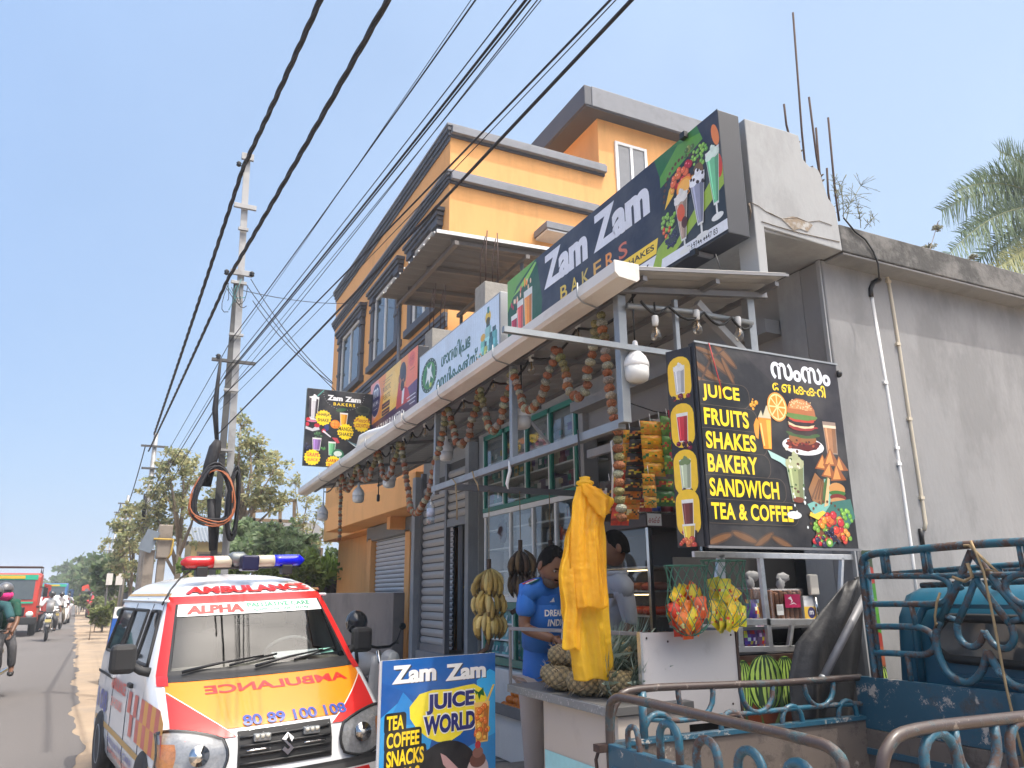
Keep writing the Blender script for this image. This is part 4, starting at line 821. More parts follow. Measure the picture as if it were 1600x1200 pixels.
def garland(P, label, rng, r=.031):
    """flower heads threaded along the curve P (list of points)"""
    P = [Vector(p) for p in P]; L = [0]
    for i in range(1, len(P)): L.append(L[-1] + (P[i] - P[i - 1]).length)
    n = max(2, int(L[-1] / (r * 1.42))); b = MB(); j = 0
    for k in range(n):
        s_ = (k + .5) / n * L[-1]
        while L[j + 1] < s_: j += 1
        d = (P[j + 1] - P[j]); q = P[j] + d * ((s_ - L[j]) / (L[j + 1] - L[j])); d.normalize()
        R = d.to_track_quat('Z', 'Y').to_matrix(); c = (ORG, CREAM)[k % 2]; edge = min(k, n - 1 - k)
        if edge < 4 and rng.random() < .5: c = OLIVE
        v = rng.uniform(.75, 1.2); q += Vector((rng.uniform(-.004, .004), rng.uniform(-.004, .004), 0)); rr = r * rng.uniform(.9, 1.1)
        b.ell(q, (rr, rr, r * .78), m_fl, 11, 7, R, jit=.09, rng=rng, col=tuple(x * v * rng.uniform(.92, 1.08) for x in c))
    b.tube(P, .003, m_rope, 4, col=(.2, .1, .05))
    return tag(b.build('flower_garland'), label, 'garland', 'flower garlands along the canopy')
g = random.Random(21)
GX = 2.27
SW = [((930, 500), (905, 621), (874, 545), 'garland swag just left of the corner post'), ((868, 545), (829, 640), (803, 578), 'garland swag whose low point touches the second big lamp'),
      ((798, 582), (771, 673), (752, 606), 'garland swag left of the second galvanised post'), ((748, 608), (722, 695), (702, 637), 'narrow garland swag between two hanging bulbs above the shutter'),
      ((696, 642), (650, 802), (629, 692), 'longest garland swag dipping below the hanging beam to a plastic bottle'), ((623, 690), (604, 747), (592, 704), 'small garland swag in front of the half hidden lamp'),
      ((588, 708), (573, 750), (560, 727), 'small garland swag nearer the far end, beside the square lamp'), ((556, 730), (543, 766), (535, 742), 'farthest and smallest garland swag at the canopy end')]
for A, Bm, C_, lab in SW:
    a, m_, c = (on(*q, 0, GX) for q in (A, Bm, C_)); a.z = max(a.z, gz(a.y) - .04); P = []
    ty = (m_.y - a.y) / (c.y - a.y); ty = min(.8, max(.2, ty))
    for i in range(25):
        s_ = i / 24; y = a.y + (c.y - a.y) * s_
        w = (s_ / ty - 1) if s_ < ty else ((s_ - ty) / (1 - ty)); e = a.z if s_ < ty else c.z
        P.append(Vector((GX + .01 * math.sin(i), y, m_.z + (e - m_.z) * abs(w) ** 2.1)))
    garland(P, lab, g)
garland([on(x, y, 0, GX) for x, y in ((938, 488), (944, 530), (950, 580), (955, 625), (960, 660))], 'garland strand hanging straight down along the corner post', g)
garland([on(x, y, 0, 2.285) for x, y in ((965, 668), (967, 720), (968, 770), (971, 815))], 'garland end hanging below the corner post in front of the snack strips', g)
garland([on(x, y, 0, GX) for x, y in ((533, 748), (532, 790), (530, 845))], 'loose dark garland end hanging at the far left of the canopy', g, .026)
# plastic bottle at the long swag
p = on(673, 800, 0, GX); t = thing('plastic_bottle', p, 'clear water bottle with blue label tied below the longest garland', 'bottle')
b = MB(); b.lathe([(.01, -.11), (.033, -.105), (.035, -.06), (.032, 0), (.035, .04), (.03, .07), (.013, .1), (.012, .115)], p, glass('bottle_plastic', (.85, .88, .9), .35), 14); b.build('bottle_body', t)
b = MB(); b.lathe([(.0355, -.04), (.0356, .03)], p, M('white_blue_label', (.45, .5, .62), .4, var=.5, scale=50), 14); b.build('bottle_label', t)
# ropes on the rails
for k, (pts, X, lab) in enumerate((([(707, 748), (712, 755), (714, 790), (714, 812)], 2.26, 'rope hanging from the beam before the shutter'), ([(738, 736), (741, 748), (746, 756), (748, 766)], 2.26, 'short frayed rope tied round the hanging beam'),
        ([(795, 720), (797, 735), (792, 756), (794, 764)], 2.26, 'white strip of paper tied to the hanging beam'), ([(903, 672), (905, 700), (906, 735), (906, 752)], 2.265, 'dark twisted rope that holds the yellow bag'))):
    b = MB(); b.tube([on(x, y, 0, X - .03) for x, y in pts], .006 if k != 2 else [.004, .012, .012, .004], m_rope if k < 2 else (m_wht if k == 2 else m_wire), 6); tag(b.build('rope'), lab, 'rope')
# ================================================================== medical store front
ms = thing('medicine_cabinet', (3.95, 8.0, .72), 'green and white framed glass medicine cabinet filling the shop bay', 'cabinet')
m_green = M('green_frame_paint', (.02, .19, .14), .45, var=.08); m_glassd = glass('cabinet_glass', (.88, .9, .9), .05)
Y0, Y1 = 6.62, 9.2
b = MB()
def fr(y, z0, z1, w=.04, m=m_wht): b.bx(3.93, 3.97, y - w / 2, y + w / 2, z0, z1, m)
b.bx(3.925, 3.975, Y0, 8.98, 2.52, 2.57, m_green); b.bx(3.93, 3.97, Y0, 8.98, 2.46, 2.515, m_wht)
for y in (6.64, 7.18, 7.75, 8.35, 8.94): fr(y, 2.575, 3.5, .045, m_green); fr(y + .035, 2.575, 3.5, .02)
b.bx(3.93, 3.97, Y0, 8.98, 3.44, 3.5, m_green)
for y in (6.66, 7.1, 7.62, 8.2, 8.92): fr(y, 1.5, 2.455)
b.bx(3.93, 3.975, Y0, 8.98, 1.44, 1.5, m_wht); b.bx(3.925, 3.975, Y0, 8.98, .74, .82, m_green); b.bx(3.925, 3.975, Y0, 8.98, 1.36, 1.436, m_green)
for y in (6.66, 7.35, 8.1, 8.95): fr(y, .822, 1.358, .05, m_green); fr(y + .05, .822, 1.358, .03)
b.build('frame', ms, bev=.002)
b = MB(); b.bx(3.948, 3.952, Y0, 8.96, 1.5, 2.46, m_glassd); b.bx(3.948, 3.952, Y0, 8.96, 2.57, 3.44, m_glassd); b.build('glass', ms)
b = MB(); b.bx(4.32, 4.36, Y0, 9.2, .75, 3.5, M('cabinet_back', (.32, .34, .34), .8)); b.bx(3.98, 4.0, 7.4, 8.05, .83, 1.35, m_green); b.build('back_panel', ms)
b = MB()
for z in (.83, 1.0, 1.18, 1.5, 1.78, 2.05, 2.28, 2.6, 2.86, 3.12): b.bx(3.99, 4.31, Y0, 8.95, z, z + .018, m_wht)
b.build('shelf', ms)
b = MB(); g = random.Random(9); pal = [S(30, 110, 100), S(90, 60, 110), S(190, 160, 60), S(200, 200, 195), S(60, 130, 120), S(150, 60, 90), S(200, 180, 140), S(110, 70, 120), S(220, 220, 215), S(40, 140, 120)]
for z, hh in ((2.618, .2), (2.878, .2), (3.138, .22)):
    y = Y0 + .05
    while y < 8.88:
        w = g.uniform(.08, .2); h = g.uniform(.12, hh); c = g.choice(pal)
        b.bx(4.0 + g.uniform(0, .06), 4.2, y, min(y + w, 8.93), z, z + h, PV, tuple(v * .8 for v in c)); b.bx(3.996, 3.999, y + w * .2, y + w * .7, z + h * .3, z + h * .7, PV, g.choice(pal)); y += w + g.uniform(.005, .05)
b.build('packages', ms)['kind'] = 'stuff'
b = MB()
for z in (1.798, 2.068, 2.298):
    y = Y0 + .06
    while y < 7.6:
        w = g.uniform(.03, .06); h = g.uniform(.06, .15); c = g.choice([S(210, 205, 200), S(190, 60, 50), S(220, 220, 220), S(150, 160, 190), S(200, 190, 170)])
        b.lathe([(w * .45, 0), (w * .45, h * .75), (w * .25, h * .8), (w * .25, h), (.003, h)], (4.06 + g.uniform(0, .08), y, z), PV, 8, col=c); y += w + .01
b.build('medicine_bottles', ms)['kind'] = 'stuff'
b = MB(); tl = [S(40, 140, 140), S(60, 160, 160), S(28, 110, 120), S(120, 190, 190), S(80, 170, 175)]
for z in (.848, 1.018, 1.198):
    for k in range(8):
        y = 8.16 + k * .095; q = MB()
        P_ = [(4.02 + g.uniform(0, .03), y, z), (4.02, y + .09, z), (4.05, y + .085, z + .13), (4.05, y + .005, z + .13)]
        b.add(P_ + [(x + .07, yy_, zz) for x, yy_, zz in P_], [(0, 1, 2, 3), (7, 6, 5, 4), (0, 4, 5, 1), (1, 5, 6, 2), (2, 6, 7, 3), (3, 7, 4, 0)], PV, False, g.choice(tl))
        b.add([(4.012, y + .02, z + .03), (4.012, y + .07, z + .03), (4.03, y + .06, z + .09), (4.03, y + .03, z + .09)], [(0, 1, 2, 3)], PV, False, g.choice([S(200, 220, 220), S(30, 90, 110)]))
b.build('teal_packets', ms)['kind'] = 'stuff'
b = MB(); P_ = Pic((3.975, 7.32, .9), (0, -.6, 0), (0, 0, .42), (-1, 0, 0), 60, 42); P_.rect(0, 0, 60, 42, (.7, .72, .72)); P_.rect(6, 8, 20, 34, S(200, 50, 60)); P_.rrect(24, 10, 52, 30, 4, S(60, 150, 130)); P_.rect(28, 14, 48, 18, (.8, .8, .8)); P_.build('printed_poster', ms)
m_flap = M('pale_blue_board', (.42, .45, .48), .6)
b = MB(); b.bx(4.0, 4.01, 7.66, 8.16, 1.82, 2.42, m_flap); b.build('pale_board', ms)
b = MB(); b.ell((3.975, 8.5, 2.25), (.03, .13, .13), M('dark_red_cloth', (.06, .03, .035), .9), 10, 8, jit=.2, rng=g); b.build('hanging_cloth', ms)
# dark store room behind the half open shutter
def lathe_thing(name, o, prof, mat, lab, cat, n=20):
    t = thing(name, o, lab, cat); b = MB(); b.lathe(prof, o, mat, n); b.build('body', t); return t
t = lathe_thing('barrel', (4.55, 9.95, .75), [(.24, 0), (.27, .03), (.27, .3), (.285, .32), (.27, .34), (.27, .62), (.285, .65), (.27, .68), (.26, .93), (.2, .96), (.02, .96)], M('blue_drum_plastic', (.02, .09, .3), .45, var=.15), 'blue plastic drum in the dark doorway', 'barrel')
b = MB(); b.lathe([(.06, .96), (.06, .99), (.005, .99)], (4.62, 9.95, .75), m_black, 12); b.build('bung', t)
lathe_thing('paint_bucket', (4.25, 9.98, .745), [(.12, 0), (.14, .3), (.145, .32), (.145, .34), (.13, .345), (.005, .345)], M('dirty_white_bucket', (.3, .28, .25), .7, var=.2), 'dirty white bucket below the blue drum', 'bucket')
lathe_thing('tin_can', (4.2, 9.62, .745), [(.1, 0), (.1, .24), (.105, .25), (.09, .25), (.09, .02), (.005, .02)], M('grey_tin', (.25, .25, .25), .5, .4), 'grey tin beside the bucket in the doorway', 'tin')
b = MB(); b.tube([(4.2, 10.25, 1.62), (4.6, 9.5, 1.75)], .015, M('yellow_stick_paint', (.5, .42, .05), .6), 6); tag(b.build('stick'), 'yellow stick leaning across the dark doorway', 'stick')
# ================================================================== oranges on a low tray before the plinth
t = thing('fruit_tray', (3.6, 6.9, .3), 'long grey tray on a white base below the medicine cabinet', 'tray'); b = MB(); b.bx(3.35, 3.83, 6.3, 7.55, .02, .42, m_wht); b.build('base', t, bev=.01)
b = MB(); b.bx(3.3, 3.84, 6.25, 7.6, .424, .45, m_zinc_d); b.bx(3.3, 3.32, 6.25, 7.6, .45, .52, m_zinc_d); b.build('tray_pan', t)
m_or = M('orange_peel', (.72, .21, .02), .5, var=.15, scale=20, bump=.25, bscale=300); m_pom = M('pomegranate_skin', (.45, .07, .06), .5, var=.4, scale=30)
b = MB(); b.ell((0, 0, 0), (.038, .038, .036), m_or, 14, 10); base = b.build('orange_fruit'); n = 0
g = random.Random(4)
for lay in range(4):
    for i in range(4 - lay):
        for j in range(9 - lay):
            x = 3.4 + .04 * lay + i * .079 + g.uniform(-.006, .006); y = 6.62 + .04 * lay + j * .079 + g.uniform(-.006, .006)
            o = base if n == 0 else dup(base); n += 1; o.location = (x, y, .487 + lay * .055)
            tag(o, 'orange in the sloping heap on the low tray behind the blue shirt', 'orange', 'oranges heaped on the low tray')
b = MB(); b.ell((0, 0, 0), (.042, .042, .04), m_pom, 14, 10); b.lathe([(.014, .036), (.01, .05), (.016, .058), (.004, .05)], (0, 0, 0), m_pom, 8); pb = b.build('pomegranate')
for k in range(6):
    o = pb if k == 0 else dup(pb); o.location = (3.4 + .085 * (k % 3), 6.36 + .09 * (k // 3), .492); o.rotation_euler = (k, .5 * k, 0); tag(o, 'red pomegranate at the near end of the orange heap', 'pomegranate', 'pomegranates beside the oranges')
# ================================================================== ambulance
AMX, AMY, AMYAW, AMROLL = 1.03, 5.52, .137, -.035
amb = thing('ambulance_van', (AMX, AMY, 0), 'white ambulance van with orange bonnet and red blue light bar parked facing us', 'ambulance')
ca, sa = math.cos(AMYAW), math.sin(AMYAW)
def AV(u, v, w):
    w = 1.03 + (w - 1.03) * .89 if w > 1.03 else (1.03 - (1.03 - w) * 1.25 if w > .55 else .43 - (.55 - w) * .65)
    return Vector((AMX - sa * v - ca * u, AMY + ca * v - sa * u, w + u * AMROLL))
def interp(tab, w):
    if w <= tab[0][0]: return tab[0][1]
    for (a, x), (b_, y) in zip(tab, tab[1:]):
        if w <= b_: return x + (y - x) * (w - a) / (b_ - a)
    return tab[-1][1]
UT = [(.22, .69), (.3, .715), (.5, .735), (.8, .7375), (1.0, .73), (1.06, .72), (1.55, .615), (1.62, .59), (1.68, .55), (1.74, .47), (1.785, .34), (1.81, .12), (1.815, .0)]
VF = [(.22, .06), (.3, -.01), (.42, -.03), (.5, -.02), (.55, 0), (.7, .02), (.76, .05), (.81, .11), (.88, .24), (.95, .38), (1.02, .53), (1.03, .56), (1.3, .82), (1.56, 1.08), (1.62, 1.16), (1.68, 1.3), (1.74, 1.5), (1.785, 1.75), (1.81, 2.0), (1.815, 2.2)]
VR = [(.22, 3.62), (.4, 3.68), (1.0, 3.67), (1.1, 3.65), (1.55, 3.54), (1.68, 3.42), (1.74, 3.3), (1.785, 3.0), (1.81, 2.6), (1.815, 2.2)]
bulge = lambda w: .16 if w < 1.0 else .16 - .05 * min(1, (w - 1.0) / .6)
def front(t, w, off=0.):
    a = abs(t); u = interp(UT, w) * t; v = interp(VF, w) + bulge(w) * (.35 * a ** 2 + .65 * a ** 6)
    if off:
        e = .004; pu = front(min(1, t + e), w) - front(max(-1, t - e), w); pw = front(t, w + e) - front(t, w - e)
        n = pu.cross(pw).normalized()
        if n.dot(AV(0, -1, 1) - AV(0, 0, .6)) < 0: n = -n
        return AV(u, v, w) + n * off
    return AV(u, v, w)
def side(v, w, off=0., s=1):
    return AV(s * (interp(UT, w) + off), v, w)
m_amb = M('ambulance_white_paint', (.76, .77, .78), .22, var=.02, coat=.5, stain=(.6, .58, .54), samt=.25, sscale=2, slo=.55)
m_red = M('red_vinyl', (.62, .02, .018), .3, var=.05, coat=.3); m_orv = M('orange_vinyl', (.74, .22, .006), .3, var=.05, coat=.3); m_blu = M('blue_vinyl', (.04, .07, .3), .35); m_grn = M('green_vinyl', (.02, .25, .13), .4)
m_gld = M('gold_vinyl', (.5, .3, .08), .4); m_dk = M('dark_grey_bumper', (.02, .02, .021), .65, var=.15); m_chr = M('chrome', (.7, .7, .7), .12, 1., var=.03)
m_wind = glass('windscreen_glass', (.56, .61, .61), .12, .03); m_sideg = glass('side_window_glass', (.3, .33, .35), .12, .03)
ws = [.22, .3, .42, .5, .55, .7, .76, .81, .88, .95, 1.02, 1.03, 1.15, 1.3, 1.45, 1.56, 1.62, 1.68, 1.74, 1.785, 1.81, 1.815]
ts = [-1, -.97, -.92, -.85, -.75, -.6, -.4, -.2, 0, .2, .4, .6, .75, .85, .92, .97, 1]
def loop(w):
    L = [front(t, w) for t in ts]; vr = interp(VR, w); U_ = interp(UT, w); v0 = interp(VF, w) + bulge(w)
    L += [AV(U_, v0 + (vr - .15 - v0) * k / 6, w) for k in range(1, 7)]
    L += [AV(U_ * c, vr - .15 * (1 - s_), w) for c, s_ in ((.97, .7), (.9, 1), (.4, 1), (-.4, 1), (-.9, 1), (-.97, .7))]
    L += [AV(-U_, v0 + (vr - .15 - v0) * k / 6, w) for k in range(6, 0, -1)]
    return L
loops = [loop(w) for w in ws]; n = len(loops[0]); b = MB(); V = [p for L in loops for p in L]
nt_ = len(ts)
def is_open(i, j):                                   # leave the window openings out of the shell
    w0, w1 = ws[i], ws[i + 1]
    if w0 >= 1.03 - 1e-6 and w1 <= 1.56 + 1e-6:
        return 2 <= j < nt_ - 3
    return False
F = [(i * n + j, (i + 1) * n + j, (i + 1) * n + (j + 1) % n, i * n + (j + 1) % n) for i in range(len(ws) - 1) for j in range(n) if not is_open(i, j)]
b.add(V, F, m_amb, True); b.add(loops[0], [tuple(range(n))], m_dk); b.build('body', amb)
def patch(fn, a0, a1, b0, b1, mat, name=None, nu=16, nv=6, parent=None, bd=None):
    q = bd or MB(); q.grid(lambda x, y: fn(a0(y) + (a1(y) - a0(y)) * x, b0 + (b1 - b0) * y) if callable(a0) else fn(a0 + (a1 - a0) * x, b0 + (b1 - b0) * y), nu, nv, mat)
    return q.build(name, parent or amb) if name else q
def fo(off): return lambda t, w: front(t, w, off)
def so_(off, s=1): return lambda v, w: side(v, w, off, s)
# windscreen with red surround, visor and dash behind
b = MB()
for (t0, t1, w0, w1) in ((-.99, .99, 1.55, 1.615), (-.99, -.9, 1.03, 1.55), (.9, .99, 1.03, 1.55)): patch(fo(.006), t0, t1, w0, w1, m_red, bd=b)
patch(fo(.006), -.99, -.9, .985, 1.03, m_red, bd=b); patch(fo(.006), .9, .99, .985, 1.03, m_red, bd=b)
b.build('windscreen_surround', amb)
b = MB()
for (t0, t1, w0, w1) in ((-.9, -.875, 1.06, 1.55), (.875, .9, 1.06, 1.55)): patch(fo(.008), t0, t1, w0, w1, m_black, bd=b)
patch(fo(.008), -.9, .9, 1.0, 1.06, m_black, bd=b); b.build('windscreen_rubber', amb)
patch(fo(.002), -.9, .9, 1.04, 1.56, m_wind, 'windscreen', 24, 8)
patch(fo(.007), -.88, .88, 1.452, 1.548, m_wht, 'visor_band', 24, 3)
def ftext(body, name, t0, t1, w0, w1, mat, bold=.03, off=.0065, mirror=False, fn=None, arc=0., shear=0., space=1.):
    V, Fc = text2d(body, bold, shear, space); ax = min(p[0] for p in V); bx_ = max(p[0] for p in V); ay = min(p[1] for p in V); by = max(p[1] for p in V); q = MB(); fn = fn or front
    # image left is +t
    def mp(x, y):
        s_ = (x - ax) / (bx_ - ax); s_ = 1 - s_ if mirror else s_
        return fn(t0 + (t1 - t0) * s_, w0 + (w1 - w0) * (y - ay) / (by - ay) + arc * (1 - (2 * s_ - 1) ** 2), off)
    q.add([mp(*p) for p in V], Fc, mat); return q.build(name, amb)
ftext('AMBULANCE', 'roof_lettering', .82, -.9, 1.627, 1.685, m_red, .05, .013)
ftext('ALPHA', 'visor_lettering', .78, .12, 1.466, 1.535, m_red, .06, .0085); ftext('PALLIATIVE CARE', 'visor_lettering', .08, -.74, 1.5, 1.536, m_grn, .035, .0085); ftext('ALAPPUZHA LINK CENTRE', 'visor_lettering', .02, -.7, 1.466, 1.488, m_grn, .025, .0085)
# bonnet
b = MB(); patch(fo(.004), lambda y: -.93 + .0 * y, lambda y: .93, .79, 1.0, m_orv, bd=b, nu=28, nv=8); b.build('bonnet_vinyl', amb)
for s in (1, -1):
    q = MB(); q.grid(lambda x, y: front(s * (.93 - (.93 - (.42 + .51 * y)) * x), .755 + .195 * y, .0075), 10, 8, m_red, flip=(s < 0)); q.build('bonnet_corner_vinyl', amb)
    q = MB(); q.grid(lambda x, y: front(s * (.43 + .5 * y - .012 * x), .755 + .2 * y, .009), 2, 10, m_wht, flip=(s < 0)); q.build('bonnet_pinstripe', amb)
ftext('AMBULANCE', 'bonnet_lettering', .62, -.76, .938, .975, m_red, .03, mirror=True); ftext('80 89 100 108', 'bonnet_number', .36, -.6, .79, .835, m_blu, .03, .0105)
# grille, headlamps, bumper
b = MB(); patch(fo(.006), -.42, .42, .60, .775, m_dk, bd=b, nu=14, nv=4); b.build('grille', amb)
b = MB()
for w in (.625, .665, .705, .745):
    b.tube([front(t / 10, w, .012) for t in range(-4, 5)], .009, m_black, 6)
b.build('grille_slats', amb)['kind'] = 'stuff'
for s in (1, -1):
    b = MB(); b.tube([front(s * t / 20, .685, .02) for t in range(3, 8)], .006, m_chr, 6); b.build('grille_chrome', amb)
    b = MB(); c = front(s * .22, .735, .02); b.box(c, (.11, .04, .045), m_zinc, Matrix.Rotation(AMYAW, 3, 'Z')); b.build('strobe_light', amb, bev=.006)
    q = MB()
    for k in range(3): q.ell(front(s * .22 + (k - 1) * .045, .735, .042), (.014, .01, .014), M('strobe_lens', (.6, .58, .5), .15), 10, 6)
    q.build('strobe_lens', amb)['kind'] = 'stuff'
# S shaped emblem
b = MB(); sh = [(-.5, .2), (0, .62), (.5, .2), (.2, .0), (.5, -.2), (0, -.62), (-.5, -.2), (-.3, -.3), (0, -.36), (.12, -.26), (-.22, -.02), (-.5, .2)]
S_ = [(.0, 1.0), (.85, .42), (.5, .16), (0, .5), (-.3, .3), (.85, -.42), (0, -1.0), (-.85, -.42), (-.5, -.16), (0, -.5), (.3, -.3), (-.85, .42)]
f_ = lambda p, o: front(-p[0] * .062, .69 + p[1] * .05, o); N_ = len(S_)
b.add([f_(p, .018) for p in S_] + [f_(p, .032) for p in S_], [tuple(range(N_, 2 * N_)), tuple(range(N_ - 1, -1, -1))] + [(i, (i + 1) % N_, N_ + (i + 1) % N_, N_ + i) for i in range(N_)], m_chr); b.build('emblem', amb)
m_lens = glass('lamp_lens', (.95, .95, .95), .1)
for s in (1, -1):
    def hp(t, w, o): return front(s * t, w, o) if t <= 1 else side(interp(VF, w) + bulge(w) + (t - 1) * 1.1, w, o, s)
    def hs_(x, y, o): t = .54 - .04 * math.sin(math.pi * y) + .54 * x; lo = .605 - .035 * math.sin(math.pi * min(1, x * 1.1)) + .03 * x * x; hi = .75 + .05 * math.sin(math.pi * .5 * min(1, 1.3 * x)) - .05 * max(0, x - .75); return hp(t, lo + (hi - lo) * y, o)
    hl = MB(); hl.grid(lambda x, y: hs_(x, y, .010), 20, 8, M('lamp_reflector', (.36, .37, .38), .25, .15, var=.45, scale=45, bump=.25, bscale=30), flip=(s < 0)); hl = hl.build('headlight', amb)
    q = MB(); q.grid(lambda x, y: hs_(x, y, .028), 20, 6, m_lens, flip=(s < 0)); q.build('lens', hl)
    q = MB(); q.tube([hs_(k / 14, 0, .014) for k in range(15)] + [hs_(1, k / 6, .014) for k in range(1, 6)] + [hs_(1 - k / 14, 1, .014) for k in range(15)] + [hs_(0, 1 - k / 6, .014) for k in range(1, 6)], .010, m_dk, 6, closed=True); q.build('lamp_rim', hl)
    q = MB(); c = front(s * .72, .69, .03); q.lathe([(.062, 0), (.058, -.012), (.02, -.03), (.004, -.03)], c, m_chr, 18, (AV(0, -1, .25) - AV(0, 0, 0)).to_track_quat('Z', 'Y').to_matrix()); q.ell(c, (.016, .016, .016), M('lamp_bulb_glass', (.7, .7, .65), .1), 8, 6); q.build('reflector_bowl', hl)
    q = MB(); q.grid(lambda x, y: hs_(.72 + .26 * x, .12 + .6 * y, .014), 6, 4, M('amber_lens', (.5, .2, .06), .2, var=.5, scale=40), flip=(s < 0)); q.build('indicator', hl)
b = MB(); patch(fo(.03), -1, 1, .5, .575, m_dk, bd=b, nu=24, nv=4); b.build('bumper_top', amb)
b = MB(); patch(fo(.028), -1, 1, .28, .5, m_wht, bd=b, nu=24, nv=4); b.build('bumper', amb)
for s in (1, -1):
    for (t0, t1) in ((.05, .3), (.52, .77)):
        q = MB(); q.grid(lambda x, y: front(s * (t0 + (t1 - t0) * x + .1 * (1 - y) * 1), .3 + .195 * y, .033), 6, 4, m_red, flip=(s < 0)); q.build('bumper_stripe', amb)
    c = front(s * .72, .39, .036); q = MB(); q.lathe([(.055, 0), (.06, .01), (.045, .014), (.03, .002), (.004, .0)], c, m_dk, 16, (AV(0, -1, 0) - AV(0, 0, 0)).to_track_quat('Z', 'Y').to_matrix()); q.build('fog_lamp', amb)
# wipers, side mirrors
for (t0, t1, w1) in ((.78, .02, 1.105), (.12, -.62, 1.11)):
    b = MB(); b.tube([front(t0, 1.035, .03), front(t0 * .55 + t1 * .45, 1.075, .035), front(t1, w1, .03)], [.012, .009, .006], m_black, 6); b.tube([front(t0 * .45 + t1 * .55, 1.062, .022), front(t1 - .14, w1 + .01, .022)], .008, m_black, 5); b.build('wiper', amb)
for s in (1, -1):
    c = AV(s * .90, .98, 1.16); b = MB(); R_ = Matrix.Rotation(AMYAW, 3, 'Z'); b.box(c, (.17, .1, .2), m_dk, R_); mr_ = b.build('side_mirror', amb, bev=.035)
    b = MB(); b.box(c + AV(0, .053, 0) - AV(0, 0, 0), (.14, .006, .165), m_chr, R_); b.build('mirror_glass', mr_)
    b = MB(); b.tube([c + AV(-s * .06, .0, -.07) - AV(0, 0, 0), AV(s * .78, .96, 1.06), AV(s * .70, .93, 1.04)], [.03, .028, .035], m_dk, 8); b.build('mirror_arm', mr_)
# side: door windows, shut lines, decals (image left side is s=1)
for s in (1, -1):
    for (v0, v1, w0, w1, lean) in ((1.06, 1.62, 1.08, 1.5, .22), (1.78, 2.44, 1.08, 1.5, .03), (2.6, 3.35, 1.08, 1.5, -.06)):
        fn = lambda v, w, o: side(v + lean * (w - w0) / (w1 - w0) * (1 if v < (v0 + v1) / 2 else (0 if lean > .1 else 1)), w, o, s)
        q = MB(); q.grid(lambda x, y: fn(v0 + (v1 - v0) * x, w0 + (w1 - w0) * y, .004), 4, 6, m_sideg); wn = q.build('side_window', amb)
        q = MB(); cs = [fn(v0 + (v1 - v0) * x, w0 + (w1 - w0) * y, .006) for x, y in [(k / 6, 0) for k in range(6)] + [(1, k / 6) for k in range(6)] + [(1 - k / 6, 1) for k in range(6)] + [(0, 1 - k / 6) for k in range(6)]]
        q.tube(cs, .014, m_rub, 6, closed=True); q.build('window_rubber', wn)
    for v in (1.02, 1.7, 2.52):
        q = MB(); q.tube([side(v + (.24 * max(0, w - 1.05) / .5 if v < 1.1 else 0), w, .001, s) for w in (.32, .5, .8, 1.05, 1.3, 1.56)], .004, m_rub, 4); q.build('door_gap', amb)
    for v in (1.56, 2.5):
        q = MB(); q.box(side(v, .93, .014, s), (.03, .13, .035), m_amb if v > 2 else m_dk, Matrix.Rotation(AMYAW, 3, 'Z')); q.build('door_handle', amb, bev=.008)
    q = MB(); q.tube([side(v, 1.585, .012, s) for v in (1.12, 1.6, 2.2, 2.8, 3.4)], .012, m_amb, 6); q.build('drip_rail', amb)
    q = MB(); q.grid(lambda x, y: side(.25 + 3.2 * x, .57 + .035 * y - .0 * x, .004, s), 10, 1, m_gld); q.build('side_stripe', amb)
    q = MB(); q.grid(lambda x, y: side(1.2 + 2.1 * x, 1.63 + .02 * y, .006, s), 10, 1, m_gld); q.build('roof_stripe', amb)
    q = MB(); q.bx(0, 0, 0, 0, 0, 0, m_rub) if False else q.grid(lambda x, y: side(2.55 + 1.0 * x, .9 + .02 * y, .012, s), 4, 1, m_rub); q.build('slide_rail', amb)
    # wheel arches and wheels
    for v in (.72, 3.02):
        q = MB(); c = [side(v + .33 * math.cos(a), max(.225, .28 + .33 * math.sin(a)), .003, s) for a in [math.pi * k / 12 for k in range(13)]]; q.add([side(v, .225, .003, s)] + c, [(0, k + 1, k + 2) for k in range(12)], m_black); q.build('wheel_arch', amb)
        R_ = (AV(s, 0, 0) - AV(0, 0, 0)).to_track_quat('Z', 'Y').to_matrix(); c = AV(s * .67, v, .33)
        q = MB(); q.lathe([(.17, -.09), (.25, -.095), (.275, -.07), (.28, 0), (.275, .07), (.25, .088), (.17, .08)], c, m_rub, 28, R_); wh = q.build('wheel', amb)
        q = MB(); q.lathe([(.17, .075), (.16, .085), (.145, .06), (.06, .05), (.05, .075), (.004, .075)], c, m_zinc, 20, R_); q.build('rim', wh)
